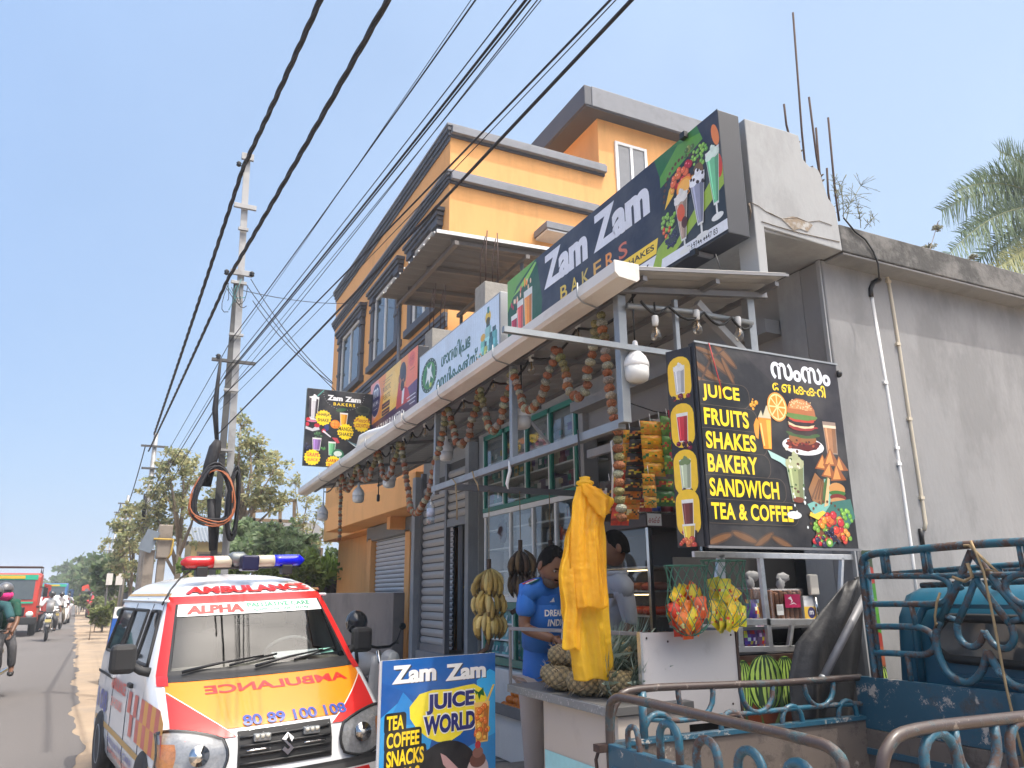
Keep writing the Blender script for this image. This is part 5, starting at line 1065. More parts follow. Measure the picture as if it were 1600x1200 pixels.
# battenburg checks and lettering on the near flank
b = MB(); m_or2 = M('amber_reflective_vinyl', (.75, .33, .04), .35); cols = 10
for k in range(cols):
    for r_ in range(2):
        v0 = .16 + k * .145; lo = .64 + .19 * 0; mt = (m_red, (m_or2 if k < 6 else m_wht))[(k + r_) % 2]
        if mt is m_wht: continue
        b.grid(lambda x, y: side(max(v0 + .145 * x, .14 + .0 * y), .655 + r_ * .12 + .12 * y - (.05 if k == 0 else 0) * (1 - x) * (1 if r_ else -.4), .005, 1), 2, 2, mt)
b.build('checker_decal', amb)['kind'] = 'stuff'
sd = lambda v, w, o: side(v, w, o, 1)
ftext('AMBULANCE', 'side_lettering', 2.62, 1.8, .845, .92, m_red, .03, .007, fn=sd); ftext('24 HOURS', 'side_lettering', 2.5, 1.9, .74, .8, m_red, .015, .007, fn=sd)
ftext('108', 'side_lettering', 3.4, 2.75, .66, .8, m_blu, .03, .007, fn=sd); ftext('PALLIATIVE CARE', 'side_lettering', 2.5, 1.2, .47, .54, m_blu, .02, .007, fn=sd); ftext('ALAPPUZHA LINK CENTRE', 'side_lettering', 2.5, 1.3, .36, .42, m_red, .015, .007, fn=sd)
# light bar
def lb(u, dz=0): return AV(u * .78, 1.42, 1.915 + dz)
m_lbr = M('red_beacon_plastic', (.5, .015, .015), .12, var=.15, coat=.5); m_lbb = M('blue_beacon_plastic', (.01, .015, .75), .12, var=.15, coat=.5); m_lbc = M('clear_beacon_plastic', (.52, .47, .36), .1, var=.3, scale=14, stretch=(1, 1, 12))
ax_ = AV(1, 0, 0) - AV(0, 0, 0)
def seg(u0, u1, mat, name, caps=0):
    b = MB(); n_ = 6; P_ = []; R2 = []
    for i in range(n_ + 1):
        u = u0 + (u1 - u0) * i / n_; r = .05
        if caps: d = abs(i / n_ - (1 if caps > 0 else 0)); r = .05 if d > .2 else .05 * math.sqrt(max(.08, 1 - (1 - d / .2) ** 2))
        P_.append(lb(u)); R2.append(r)
    b.tube(P_, R2, mat, 16); b.build(name, lbar)
lbar = MB(); lbar.tube([lb(.62, -.045), lb(-.62, -.045)], .022, m_dk, 8); lbar = lbar.build('light_bar', amb)
seg(.64, .32, m_lbr, 'red_lens', -1); seg(.319, .14, m_lbc, 'clear_lens'); seg(-.06, -.32, m_lbc, 'clear_lens'); seg(-.321, -.66, m_lbb, 'blue_lens', 1)
b = MB(); b.tube([lb(.14, .01), lb(.12, .02), lb(.02, .02), lb(.0, .01)], [.05, .062, .062, .05], M('smoked_beacon_cap', (.2, .22, .22), .15, .3), 14); b.build('centre_cap', lbar)
b = MB(); b.box(AV(-.02, 1.33, 1.895), (.14, .12, .125), M('navy_siren_case', (.015, .016, .06), .3), Matrix.Rotation(AMYAW, 3, 'Z')); b.build('siren', lbar, bev=.015)
for u in (.42, -.45):
    b = MB(); b.box(AV(u * .8, 1.42, 1.83), (.09, .1, .08), m_dk, Matrix.Rotation(AMYAW, 3, 'Z')); b.build('mount', lbar, bev=.01)
b = MB(); b.tube([AV(.42, 1.4, 1.84), AV(.5, 1.36, 1.78), AV(.575, 1.3, 1.68), AV(.64, 1.2, 1.56)], .008, m_black, 6); b.build('light_bar_cable', amb)
# interior
m_int = M('grey_cabin_plastic', (.26, .25, .24), .7, var=.15); m_seat = M('beige_seat_vinyl', (.32, .27, .21), .6, var=.15)
b = MB(); b.grid(lambda x, y: AV(.62 - 1.24 * x, .62 + .42 * y + .02 * math.sin(9 * x), 1.02 + .05 * math.sin(3 * y) - .0 * x), 10, 4, M('dashboard', (.24, .2, .165), .7, var=.2)); b.build('dashboard', amb)
b = MB(); c = AV(-.32, 1.12, 1.08); R_ = (AV(0, 1, 1.1) - AV(0, 0, 0)).to_track_quat('Z', 'Y').to_matrix(); b.tube([c + R_ @ Vector((.19 * math.cos(a), .19 * math.sin(a), 0)) for a in [k * math.pi / 12 for k in range(24)]], .014, m_int, 8, closed=True); b.tube([c, c + R_ @ Vector((.18, 0, 0))], .012, m_int, 6); b.tube([c, c - R_ @ Vector((.18, 0, 0))], .012, m_int, 6); b.build('steering_wheel', amb)
for u in (.33, -.33):
    b = MB(); b.box(AV(u, 1.6, 1.02), (.44, .12, .55), m_seat, Matrix.Rotation(AMYAW, 3, 'Z') @ Matrix.Rotation(-.15, 3, 'X')); b.box(AV(u, 1.62, 1.38), (.24, .1, .18), m_seat, Matrix.Rotation(AMYAW, 3, 'Z')); b.build('front_seat', amb, bev=.04)
b = MB(); b.box(AV(0, 2.1, 1.05), (1.2, .04, .95), m_int, Matrix.Rotation(AMYAW, 3, 'Z')); b.box(AV(0, 1.3, .75), (1.2, 1.5, .04), m_int, Matrix.Rotation(AMYAW, 3, 'Z')); b.build('cabin_partition', amb)
b = MB(); b.box(front(.06, 1.44, -.05), (.2, .03, .06), m_black, Matrix.Rotation(AMYAW, 3, 'Z')); b.build('rear_view_mirror', amb, bev=.01)
b = MB(); b.grid(lambda x, y: front(-.6 - .16 * x, 1.1 + .035 * y, .005), 2, 2, M('green_sticker', (.2, .45, .36), .5)); b.build('windscreen_sticker', amb)
b = MB(); b.grid(lambda x, y: AV(-.1 - .36 * x, .72 + .1 * y, 1.09 + .04 * y), 2, 2, m_wht); b.build('dashboard_papers', amb)
# ================================================================== juice stall cart
st = thing('juice_stall', (2.3, 3.8, 0), 'cream stall counter with a grey top, thin front rail and juice poster on its base', 'stall')
m_cream = M('cream_laminate', (.50, .44, .385), .5, var=.06, scale=3, stain=(.36, .31, .27), samt=.3, sscale=5, slo=.55)
m_top = M('dark_grey_counter_top', (.1, .097, .095), .5, var=.15, scale=8); m_edge = M('chipped_grey_edge', (.2, .2, .2), .6, var=.15, stain=(.5, .48, .46), samt=.9, sscale=60, slo=.56)
m_pan = M('off_white_board', (.54, .51, .5), .55, var=.05, scale=3, stain=(.42, .38, .36), samt=.4, sscale=9, slo=.58)
CX0, CX1, CY0, CY1, CZ = 2.1, 2.58, 3.28, 4.42, 1.02
b = MB(); b.bx(CX0 + .04, CX1 - .02, CY0 + .02, 4.05, .0, CZ - .045, m_cream); b.build('base', st, bev=.004)
b = MB(); b.bx(CX0, CX1, CY0, CY1, CZ - .04, CZ, m_top); b.bx(CX0 - .006, CX0 - .001, CY0, CY1, CZ - .045, CZ - .002, m_edge); b.build('counter_top', st, bev=.003)
P = Pic((CX0 + .037, 4.03, .30), (0, -.72, 0), (0, 0, .42), (-1, 0, 0), 72, 42)
P.rect(0, 0, 72, 42, S(214, 232, 226)); P.poly([(0, 30), (72, 38), (72, 42), (0, 42)], S(160, 214, 220)); P.poly([(0, 0), (72, 0), (72, 12), (0, 22)], S(236, 240, 226))
P.poly([(18, 0), (14, 12), (16, 26), (19, 34), (21, 26), (20, 14), (24, 6)], S(150, 200, 90)); P.poly([(24, 0), (22, 14), (26, 26), (27, 34), (31, 26), (36, 30), (40, 22), (46, 26), (50, 16), (58, 12), (60, 0)], S(236, 130, 40)); P.poly([(30, 0), (30, 14), (36, 20), (44, 14), (50, 0)], S(248, 170, 80)); P.ell(56, 22, 8, 8, S(240, 140, 40)); P.ell(56, 22, 6.4, 6.4, S(250, 190, 100)); P.fruits(40, 30, 16, 4, 10, 92, [S(240, 140, 50)], .15, .3); P.text('Fresh Juice', 44, 33, 68, 39, S(30, 110, 70), .01)
P.build('printed_poster', st)
def rod(a, b_, w, name, par, mat=m_zinc_d): q = MB(); q.bar(a, b_, w, w, mat); return q.build(name, par, bev=.002)
zr = 1.335
rod((CX0 + .012, CY1 - .01, CZ), (CX0 + .012, CY1 - .01, zr), .016, 'post', st); rod((CX0 + .012, CY1, zr), (CX0 + .33, 3.36, zr), .02, 'rail', st)
pa, pb_ = on(1000, 983, 1, 3.36), on(1146, 983, 1, 3.36)
b = MB(); b.bx(pa.x, pb_.x, 3.352, 3.37, CZ - .12, 1.345, m_pan)
for (x, z) in ((pa.x + .03, 1.32), (pb_.x - .03, 1.32), (pa.x + .03, CZ - .05), (pb_.x - .05, CZ - .04), (pa.x + .16, 1.3)): b.ell((x, 3.35, z), (.006, .003, .006), m_rust, 8, 5)
b.build('end_board', st)
b = MB(); b.bx(pa.x - .012, pa.x + .001, 3.345, 3.375, CZ - .12, 1.35, m_alu); b.bx(pb_.x - .001, pb_.x + .014, 3.345, 3.375, CZ - .16, 1.34, m_rust); b.build('board_trim', st)
# aluminium rack beyond the board
rk = thing('display_rack', (3.3, 3.4, .9), 'silver framed open display rack under the black menu board', 'rack')
YR = 3.4
def ral(p, q, w=.03, nm='rail', d=.025):
    a, c = on(*p, 1, YR), on(*q, 1, YR); m_ = MB(); m_.bar(a, c, d, w, m_alu, (0, 0, 1) if abs(a.z - c.z) < .1 else (1, 0, 0)); m_.build(nm, rk, bev=.002)
ral((1083, 866), (1340, 871), .032); ral((1130, 972), (1290, 972), .036); ral((1135, 1015), (1290, 1012), .03)
ral((1127, 866), (1131, 980), .03, 'post'); ral((1124, 868), (1114, 976), .026, 'post'); ral((1187, 870), (1204, 1018), .03, 'post'); ral((1155, 980), (1157, 1015), .03, 'post'); ral((1237, 976), (1232, 1012), .02, 'post'); ral((1315, 872), (1312, 940), .02, 'post')
a, c = on(1160, 1018, 1, YR), on(1285, 1012, 1, YR); b = MB(); b.bx(a.x, 4.0, YR + .03, YR + .5, a.z - .02, a.z - .005, m_zinc_d); b.bx(a.x - .1, 4.0, YR + .03, YR + .5, 1.335, 1.35, m_zinc_d); b.build('shelf', rk)
b = MB(); b.bx(a.x - .03, 4.0, YR + .52, YR + .54, .7, 1.75, M('dark_rack_back', (.035, .033, .032), .8)); b.build('back_panel', rk)
# printed melon panels on the stall's near side
def melon(P, cx, cy, rx, ry, seed):
    g = random.Random(seed); P.ell(cx, cy, rx, ry, S(150, 190, 70), 28); P.ell(cx - rx * .1, cy, rx * .8, ry * .96, S(178, 208, 96), 28)
    for k in range(-3, 4):
        pts = []; q = []
        for j in range(13):
            t = -1 + j / 6; x = cx + rx * (k / 3.4) * math.sqrt(max(0, 1 - t * t * .93)); w = rx * .05 * g.uniform(.5, 1.5); pts.append((x - w, cy + ry * t * .97)); q.append((x + w, cy + ry * t * .97))
        P.poly(pts + q[::-1], S(28, 62, 34))
pn = thing('melon_poster', (3.3, 3.36, .5), 'printed watermelon poster on the stall side below the silver rack', 'poster')
a, c = on(1150, 1026, 1, 3.37), on(1250, 1150, 1, 3.37); x1 = 3.62
b = MB(); b.bx(a.x, x1, 3.372, 3.385, c.z - .2, a.z, M('poster_board', (.1, .06, .04), .6)); b.build('panel', pn)
wd = (x1 - a.x) * 100; hd = (a.z - c.z + .2) * 100
P = Pic((a.x, 3.37, c.z - .2), (wd / 100, 0, 0), (0, 0, hd / 100), (0, -1, 0), wd, hd); P.rect(0, 0, wd, hd, S(110, 50, 24)); P.poly([(0, hd), (wd, hd), (wd, hd - 6), (0, hd - 3)], S(60, 34, 22))
melon(P, 4, hd - 15, 7, 13, 1); melon(P, 34, hd - 15, 9, 14, 2); melon(P, 19, hd - 14, 13, 14.5, 3)
g = random.Random(3)
for k in range(40): x = g.uniform(0, wd); y = g.uniform(0, hd - 24); P.poly([(x - 2, y), (x + 2, y), (x + g.uniform(-8, 8), y + g.uniform(8, 16))], g.choice([S(60, 110, 50), S(120, 140, 90), S(40, 70, 44), S(90, 130, 80)]))
P.build('printed_face', pn)
pn = thing('fruit_poster', (3.9, 3.35, .6), 'tall fruit poster with apples and melons seen behind the blue headboard', 'poster')
a, c = on(1350, 860, 1, 3.36), on(1380, 1060, 1, 3.36); b = MB(); b.bx(a.x - .04, c.x + .02, 3.352, 3.372, c.z - .5, a.z, m_pan); b.build('panel', pn)
wd = (c.x - a.x + .06) * 100; hd = (a.z - c.z + .5) * 100; P = Pic((a.x - .04, 3.35, c.z - .5), (wd / 100, 0, 0), (0, 0, hd / 100), (0, -1, 0), wd, hd); P.rect(0, 0, wd, hd, S(44, 60, 34))
for k, (y, c_) in enumerate(((108, S(200, 60, 40)), (98, S(80, 170, 50)), (90, S(110, 190, 60)), (80, S(90, 180, 50)), (70, S(200, 60, 44)), (62, S(210, 100, 50)))): P.ell(5 + 3 * (k % 2), y, 7, 6, tuple(v * .3 for v in c_)); P.ell(4.6 + 3 * (k % 2), y + .6, 6, 5.2, tuple(v * .5 for v in c_))
melon(P, 5, 46, 9, 11, 8); melon(P, 3, 26, 9, 11, 9); P.build('printed_face', pn)
# bread bags, net baskets and packets on the rack
m_bread = M('brown_bread', (.27, .115, .055), .7, var=.3, scale=10); m_film = glass('clear_film', (.9, .9, .9), .35, .2); m_filmw = M('crumpled_film', (.27, .27, .275), .6, var=.25, scale=30)
def loaf(px, py, px2, py2, label, tagc=None):
    a, c = on(px, py, 1, 3.5), on(px2, py2, 1, 3.5); t = thing('bread_loaf', ((a.x + c.x) / 2, 3.55, c.z), label, 'bread'); b = MB(); n = 7
    for k in range(n):
        x = a.x + (c.x - a.x) * (k + .5) / n; w = (c.x - a.x) / n * .9
        b.bx(x - w / 2, x + w / 2, 3.5, 3.62, c.z, a.z - .012 * (k % 2), m_bread)
    b.build('slices', t, bev=.012); b = MB(); b.bx(a.x - .006, c.x + .006, 3.49, 3.63, c.z - .002, a.z + .01, m_film); b.build('bag', t, bev=.012)
    b = MB(); m_ = (a.x * .45 + c.x * .55); g_ = random.Random(int(px)); b.ell((m_, 3.55, a.z + .035), (.03, .02, .04), m_filmw, 12, 9, jit=.16, rng=g_); b.ell((m_ + .02, 3.55, a.z + .07), (.05, .015, .03), m_filmw, 12, 8, jit=.2, rng=g_)
    o = b.build('bag_neck', t)
    if tagc:
        P = Pic((a.x + (c.x - a.x) * .38, 3.486, a.z - .1), ((c.x - a.x) * .48, 0, 0), (0, 0, .075), (0, -1, 0), 40, 20); P.rect(0, 0, 40, 20, tagc); P.poly([(8, 14), (16, 17), (20, 10), (14, 6), (17, 11)], (.75, .7, .72)); P.poly([(10, 4), (22, 8), (30, 4), (22, 6)], (.75, .7, .72)); P.build('bread_tag', t)
        P = Pic((a.x + .03, 3.486, c.z + .04), (.05, 0, 0), (0, 0, .06), (0, -1, 0), 10, 10); P.rect(0, 0, 10, 10, (.6, .6, .58))
        for k in range(6): P.rect(1 + 1.4 * k, 4, 1.6 + 1.4 * k, 9, (.1, .1, .1))
        P.build('barcode', t)
loaf(1173, 920, 1195, 971, 'narrow wrapped bread loaf between the two rack posts'); loaf(1202, 922, 1258, 971, 'large wrapped brown bread with a pink tag', S(170, 30, 80))
def netbag(px, py, w, h, seed, cols, label):
    o = on(px, py, 1, 3.22); t = thing('net_basket', o, label, 'net bag'); g = random.Random(seed); b = MB(); n = 14; rows = 9
    prof = [(w * (.52 - .05 * k if k < 4 else .5 + .06 * math.sin((k - 4) * .7)) if k < 8 else w * .25, -h * k / rows) for k in range(rows + 1)]
    prof = [(w * r_, -h * z_) for r_, z_ in ((.5, 0), (.46, .12), (.44, .25), (.47, .4), (.52, .55), (.52, .7), (.45, .84), (.28, .95), (.1, 1.0))]
    pt = lambda k, i: o + Vector((prof[i][0] * math.cos(2 * math.pi * k / n), .6 * prof[i][0] * math.sin(2 * math.pi * k / n), prof[i][1]))
    for k in range(n):
        for s_ in (1, -1): b.tube([pt(k + s_ * i * .5, i) for i in range(len(prof))], .0016, M('green_net_cord', (.06, .2, .14), .7), 4, caps=False)
    b.tube([pt(k, 0) for k in range(n)], .003, MATS['green_net_cord'], 5, closed=True); b.build('net', t)
    for k in range(26):
        a = g.uniform(0, 6.28); rr = w * .34 * math.sqrt(g.random()); z = -h * g.uniform(.38, .9); c = g.choice(cols)
        c_ = o + Vector((rr * math.cos(a), .6 * rr * math.sin(a), z)); R_ = Matrix.Rotation(g.uniform(-.9, .9), 3, 'Y') @ Matrix.Rotation(g.uniform(-.6, .6), 3, 'Z')
        q = MB(); W_, H_ = .055, .075
        q.grid(lambda x, y: c_ + R_ @ Vector(((x - .5) * W_ * 1.25 * (1 + .1 * abs(y - .5)), -.018 * math.sin(math.pi * x) * math.sin(math.pi * y) - .004 * math.sin(25 * x + 9 * y), (y - .5) * H_ * 1.4)), 8, 8, PV, True, [tuple(v * g.uniform(.8, 1.1) for v in (c if (j // 8) not in (3, 4) or g.random() < .4 else g.choice([S(200, 40, 30), S(240, 220, 160), c]))) for j in range(64)])
        q.grid(lambda x, y: c_ + R_ @ Vector(((x - .5) * W_ * 1.25, .018 * math.sin(math.pi * x) * math.sin(math.pi * y), (y - .5) * H_ * 1.4)), 6, 6, PV, True, c, flip=True); q.build('packet', t)
netbag(1072, 884, .25, .34, 5, [S(240, 96, 30), S(236, 210, 40), S(220, 60, 30), S(244, 200, 30), S(230, 120, 30)], 'hanging net bag of orange and yellow snack packets beside the cabinet')
netbag(1130, 876, .27, .34, 8, [S(240, 214, 40), S(236, 220, 60), S(246, 206, 30), S(200, 190, 40)], 'hanging net bag full of yellow snack packets behind the silver rack post')
def smallpack(px, py, w, h, c, label, Y=3.5):
    o = on(px, py, 1, Y); b = MB(); g = random.Random(int(px)); b.grid(lambda x, y: o + Vector(((x - .5) * w, -.02 * math.sin(math.pi * x) * math.sin(math.pi * y), y * h)), 6, 6, PV, True, [tuple(min(1, v * g.uniform(.6, 1.5)) for v in (c if g.random() < .7 else g.choice([S(240, 200, 60), S(200, 60, 60), S(230, 230, 230)]))) for _ in range(36)])
    b.grid(lambda x, y: o + Vector(((x - .5) * w, .03 * math.sin(math.pi * x) * math.sin(math.pi * y), y * h)), 4, 4, PV, True, c, flip=True); return tag(b.build('snack_packet'), label, 'packet')
smallpack(1178, 971, .1, .12, S(80, 60, 130), 'violet packet lying left of the wrapped bread'); smallpack(1175, 1012, .1, .11, S(90, 50, 140), 'violet sweet packet on the lowest rack shelf'); smallpack(1192, 1012, .08, .12, S(150, 100, 140), 'mauve sweet packet beside the violet one on the lowest shelf')
t = thing('milk_carton', on(1270, 970, 1, 3.48), 'yellow and white carton with a round blue badge right of the bread', 'carton'); o = on(1258, 970, 1, 3.48); b = MB(); b.bx(o.x, o.x + .09, 3.48, 3.55, o.z, o.z + .14, M('carton_card', (.6, .6, .6), .5)); b.build('box', t)
P = Pic((o.x, 3.478, o.z), (.09, 0, 0), (0, 0, .14), (0, -1, 0), 9, 14); P.rect(0, 0, 9, 8, S(220, 180, 70)); P.rect(0, 8, 9, 14, (.7, .7, .72)); P.ell(5.5, 4.5, 3, 3.2, S(50, 46, 100)); P.text('m', 4, 3.4, 7, 5.6, (.8, .8, .8), .01); P.build('printed_face', t)
t = thing('weighing_scale', on(1278, 935, 1, 3.46), 'small beige scale display on a steel stem right of the bread', 'scale'); a = on(1266, 930, 1, 3.46); b = MB(); b.bx(a.x, a.x + .07, 3.45, 3.48, a.z, a.z + .12, M('beige_scale_plastic', (.5, .47, .42), .5)); b.build('display', t, bev=.008); b = MB(); b.tube([(a.x + .045, 3.47, a.z), (a.x + .06, 3.47, a.z - .16)], .01, m_chr, 8); b.build('stem', t)
# ------------------------------------------------------------------ pineapples
m_pine = M('pineapple_rind', (1, 1, 1), .75); m_crown = leafmat('pineapple_leaf', (1, 1, 1), .2)
def pine_body():
    b = MB(); n, m = 60, 36; V = []; C_ = []; g = random.Random(1)
    V.append((0, 0, .11))
    for i in range(1, m):
        th = math.pi * i / m
        for j in range(n):
            a = 2 * math.pi * j / n; k = 2 * abs(math.sin(4 * a + 7 * th) * math.sin(4 * a - 7 * th)) ** .6 - 1; r = .066 * (1 + .07 * k) * math.sin(th) ** .8; V.append((r * math.cos(a), r * math.sin(a), .11 * math.cos(th)))
    V.append((0, 0, -.11)); F = []; col = []
    def cc(i, j):
        th = math.pi * i / m; a = 2 * math.pi * j / n; f = abs(math.sin(4 * a + 7 * th) * math.sin(4 * a - 7 * th)) ** .6
        A, B2 = S(58, 54, 38), S(150, 132, 92); w = g.uniform(.8, 1.2); return tuple((A[q] + (B2[q] - A[q]) * f) * w for q in range(3))
    for j in range(n): F.append((0, 1 + j, 1 + (j + 1) % n)); col.append(cc(0, j))
    for i in range(m - 2):
        for j in range(n): a_ = 1 + i * n + j; b_ = 1 + i * n + (j + 1) % n; F.append((a_, a_ + n, b_ + n, b_)); col.append(cc(i + 1.5, j + .5))
    e = len(V) - 1; q = 1 + (m - 2) * n
    for j in range(n): F.append((q + j, e, q + (j + 1) % n)); col.append(cc(m, j))
    b.add(V, F, PR, True, col)
    for k in range(60):                                # dry bracts near the base
        a = g.uniform(0, 6.28); z = g.uniform(-.1, .04); p = Vector((.06 * math.cos(a), .06 * math.sin(a), z)); d = Vector((math.cos(a), math.sin(a), g.uniform(-1.2, .2))) * .03
        s_ = Vector((-math.sin(a), math.cos(a), 0)) * .006; b.add([p - s_, p + s_, p + d], [(0, 1, 2)], PR, False, g.choice([S(160, 140, 110), S(110, 96, 70), S(190, 176, 150)]))
    return b
def pine_crown():
    b = MB(); g = random.Random(2)
    for k in range(70):
        a = g.uniform(0, 6.28); t = k / 70; L = .13 + .12 * g.random(); up_ = .35 + 1.1 * t; d = Vector((math.cos(a), math.sin(a), up_)).normalized(); s_ = Vector((-math.sin(a), math.cos(a), 0)) * .011
        p = Vector((.018 * math.cos(a), .018 * math.sin(a), .1)); m1 = p + d * L * .5 + Vector((0, 0, .006)); e = p + d * L + Vector((math.cos(a), math.sin(a), -.4)) * .03
        c = g.choice([S(130, 146, 130), S(104, 122, 108), S(150, 166, 152), S(84, 104, 84)]); b.add([p - s_, p + s_, m1 + s_ * .8, m1 - s_ * .8, e], [(0, 1, 2, 3), (3, 2, 4)], m_crown, True, c)
    return b
pp = thing('pineapple', (0, 0, 0), 'pineapple', 'pineapple', 'pineapples piled on the counter'); pine_body().build('fruit', pp); pine_crown().build('crown', pp)
spots = [(2.24, 4.05, .075, 1.75, .2, 1.2), (2.32, 3.92, .07, 1.6, .5, 1.25), (2.2, 3.93, .072, 1.7, 0, .9), (2.27, 3.8, .072, 1.5, .3, 1.1), (2.2, 3.68, .072, 1.55, -.1, 1.0), (2.36, 3.76, .075, 1.4, .4, 1.2), (2.26, 3.99, .19, 1.6, .2, 1.1), (2.3, 3.85, .2, 1.5, .35, 1.2), (2.28, 3.73, .19, 1.45, .2, 1.1), (2.4, 3.92, .17, 1.3, .6, 1.3), (2.44, 3.6, .08, 1.2, .3, 1.15), (2.4, 3.7, .2, 1.2, .2, 1.1), (2.3, 3.56, .075, 1.5, -.2, .95)]
labs = ['pineapple at the far left end of the counter pile', 'pineapple behind the front row, left of the yellow bag', 'second pineapple from the left along the counter edge', 'pineapple just left of the yellow bag on the counter', 'pineapple lying at the counter edge under the yellow bag', 'pineapple in the back row behind the yellow bag', 'pineapple on top of the pile nearest the blue shirt', 'pineapple on top of the pile beside the bag', 'pineapple on top of the pile hidden by the yellow bag', 'upper rear pineapple of the pile below the arms of the man in blue', 'pineapple with leaves against the off white end board', 'upper pineapple whose leafy crown reaches towards the grey shirt', 'pineapple lying in front, bottom right of the yellow bag']
for k, (x, y, z, ry, rz, sc_) in enumerate(spots):
    o = pp if k == 0 else dup(pp); o.location = (x, y, CZ + z * .95); o.rotation_euler = (0, ry, rz - .75); o.scale = (.95,) * 3; o['label'] = labs[k]
# ------------------------------------------------------------------ yellow plastic bag
def bagmat():
    m = bpy.data.materials.new('yellow_thin_plastic'); m.use_nodes = True; N = m.node_tree.nodes; L = m.node_tree.links; p = N['Principled BSDF']; p.inputs['Base Color'].default_value = (.95, .66, .07, 1); p.inputs['Roughness'].default_value = .28
    tc = N.new('ShaderNodeTexCoord'); nz = N.new('ShaderNodeTexNoise'); nz.inputs['Scale'].default_value = 34; nz.inputs['Detail'].default_value = 7; L.new(tc.outputs['Object'], nz.inputs['Vector'])
    bp = N.new('ShaderNodeBump'); bp.inputs['Strength'].default_value = .9; bp.inputs['Distance'].default_value = .012; L.new(nz.outputs['Fac'], bp.inputs['Height']); L.new(bp.outputs[0], p.inputs['Normal'])
    tl = N.new('ShaderNodeBsdfTranslucent'); tl.inputs[0].default_value = (1, .72, .08, 1); mx = N.new('ShaderNodeMixShader'); mx.inputs[0].default_value = .6; L.new(p.outputs[0], mx.inputs[1]); L.new(tl.outputs[0], mx.inputs[2])
    tr = N.new('ShaderNodeBsdfTransparent'); tr.inputs[0].default_value = (1, .85, .3, 1); m2 = N.new('ShaderNodeMixShader'); m2.inputs[0].default_value = .2; L.new(mx.outputs[0], m2.inputs[1]); L.new(tr.outputs[0], m2.inputs[2]); L.new(m2.outputs[0], N['Material Output'].inputs[0]); return m
m_bag = bagmat()
bagt = thing('plastic_bag', on(915, 755, 1, 3.55), 'long crumpled yellow plastic bag tied to a rope above the pineapples', 'plastic bag')
def sheet_px(rows, Y, name, amp=.018, seed=1, nx=44):
    g = random.Random(seed); ph = [g.uniform(0, 6.28) for _ in range(6)]; b = MB(); n = len(rows) * 8
    def fn(x, y):
        q = y * (len(rows) - 1); i = min(int(q), len(rows) - 2); t = q - i; t = t * t * (3 - 2 * t); (ya, la, ra), (yb, lb_, rb) = rows[i], rows[i + 1]; py = ya + (yb - ya) * (q - i); l = la + (lb_ - la) * t; r = ra + (rb - ra) * t
        ex_ = (r - l) * .07; l -= ex_; r += ex_; p = on(l + (r - l) * x, py + 2.2 * math.sin(9 * x + ph[5]) * y, 1, Y); f = min(1, .3 + y)
        p.y += amp * f * (.8 * math.sin(13 * x + ph[0] + 1.1 * math.sin(2.5 * y)) + .45 * abs(math.sin(21 * x + ph[1] - 1.2 * y)) + .25 * abs(math.sin(9 * y + 6 * x + ph[2])) + .2 * math.sin(37 * x + 4 * y + ph[3])) - .03 * math.sin(math.pi * x) * f
        return p
    b.grid(fn, nx, n, m_bag); return b.build(name, bagt, solid=.0015)
sheet_px([(762, 904, 926), (800, 897, 940), (850, 886, 944), (900, 878, 944), (950, 882, 948), (1000, 893, 952), (1035, 899, 956), (1062, 903, 958)], 3.56, 'back_layer', seed=3, amp=.011)
sheet_px([(762, 903, 916), (800, 897, 915), (850, 887, 912), (900, 877, 910), (950, 884, 908), (990, 880, 905), (1014, 879, 905)], 3.535, 'side_layer', .014, 5, 12)
sheet_px([(760, 903, 930), (790, 898, 946), (830, 896, 940), (880, 896, 944), (920, 898, 947), (950, 901, 949)], 3.51, 'front_layer', .012, 8)
sheet_px([(756, 908, 922), (768, 912, 940), (782, 920, 957), (800, 930, 950), (808, 936, 944)], 3.49, 'top_flap', .012, 11, 10)
b = MB(); c = on(914, 756, 1, 3.53); b.lathe([(.034, -.012), (.05, .0), (.046, .012), (.028, .02), (.03, .035), (.012, .04)], c, m_bag, 11); b.build('knot', bagt)
# ------------------------------------------------------------------ bananas
def bananas(o, rows, per, label, cols, L=.17, W=.11, seed=1, peel=None):
    t = thing('banana_bunch', o, label, 'bananas', 'banana bunches on the rail'); g = random.Random(seed); o = Vector(o)
    b = MB(); b.tube([o + Vector((0, 0, .06)), o + Vector((0, 0, -.1)), o + Vector((.01, 0, -.1 - .15 * rows)), o + Vector((-.02, 0, -.2 - .15 * rows)), o + Vector((-.09, 0, -.24 - .15 * rows))] if rows > 1 else [o + Vector((0, 0, .06)), o + Vector((0, 0, -.12))], .02, M('banana_stalk', (.09, .055, .035), .8, var=.3), 8); b.build('stalk', t)
    for r_ in range(rows):
        for k in range(per):
            a = math.pi * (1.02 + .96 * (k + .5) / per) + g.uniform(-.3, .3) + (math.pi if k % 4 == 3 else 0); d = Vector((math.cos(a), math.sin(a), 0)); c = g.choice(cols); v = g.uniform(.75, 1.15)
            top = o + Vector((0, 0, -.05 - .16 * r_ + g.uniform(-.03, .03))) + d * .03; w = W * (.5 + .35 * g.random()); ll = L * g.uniform(.9, 1.1); pts = []
            for i in range(7): s_ = i / 6; pts.append(top + d * w * math.sin(s_ * 2.4) + Vector((0, 0, -ll * s_ + .02 * math.sin(math.pi * s_))))
            q = MB(); q.tube(pts, [.007, .013, .018, .02, .019, .014, .005], PR, 7, col=[tuple(x * v * (.4 if (f // 7 in (5,) or f > 41) else 1) for x in c) for f in range(44)]); q.build('banana', t)
    b = MB(); b.tube([o + Vector((0, 0, .05)), Vector((o.x, o.y, 2.4))], .004, m_rope, 5); b.build('rope', t); return t
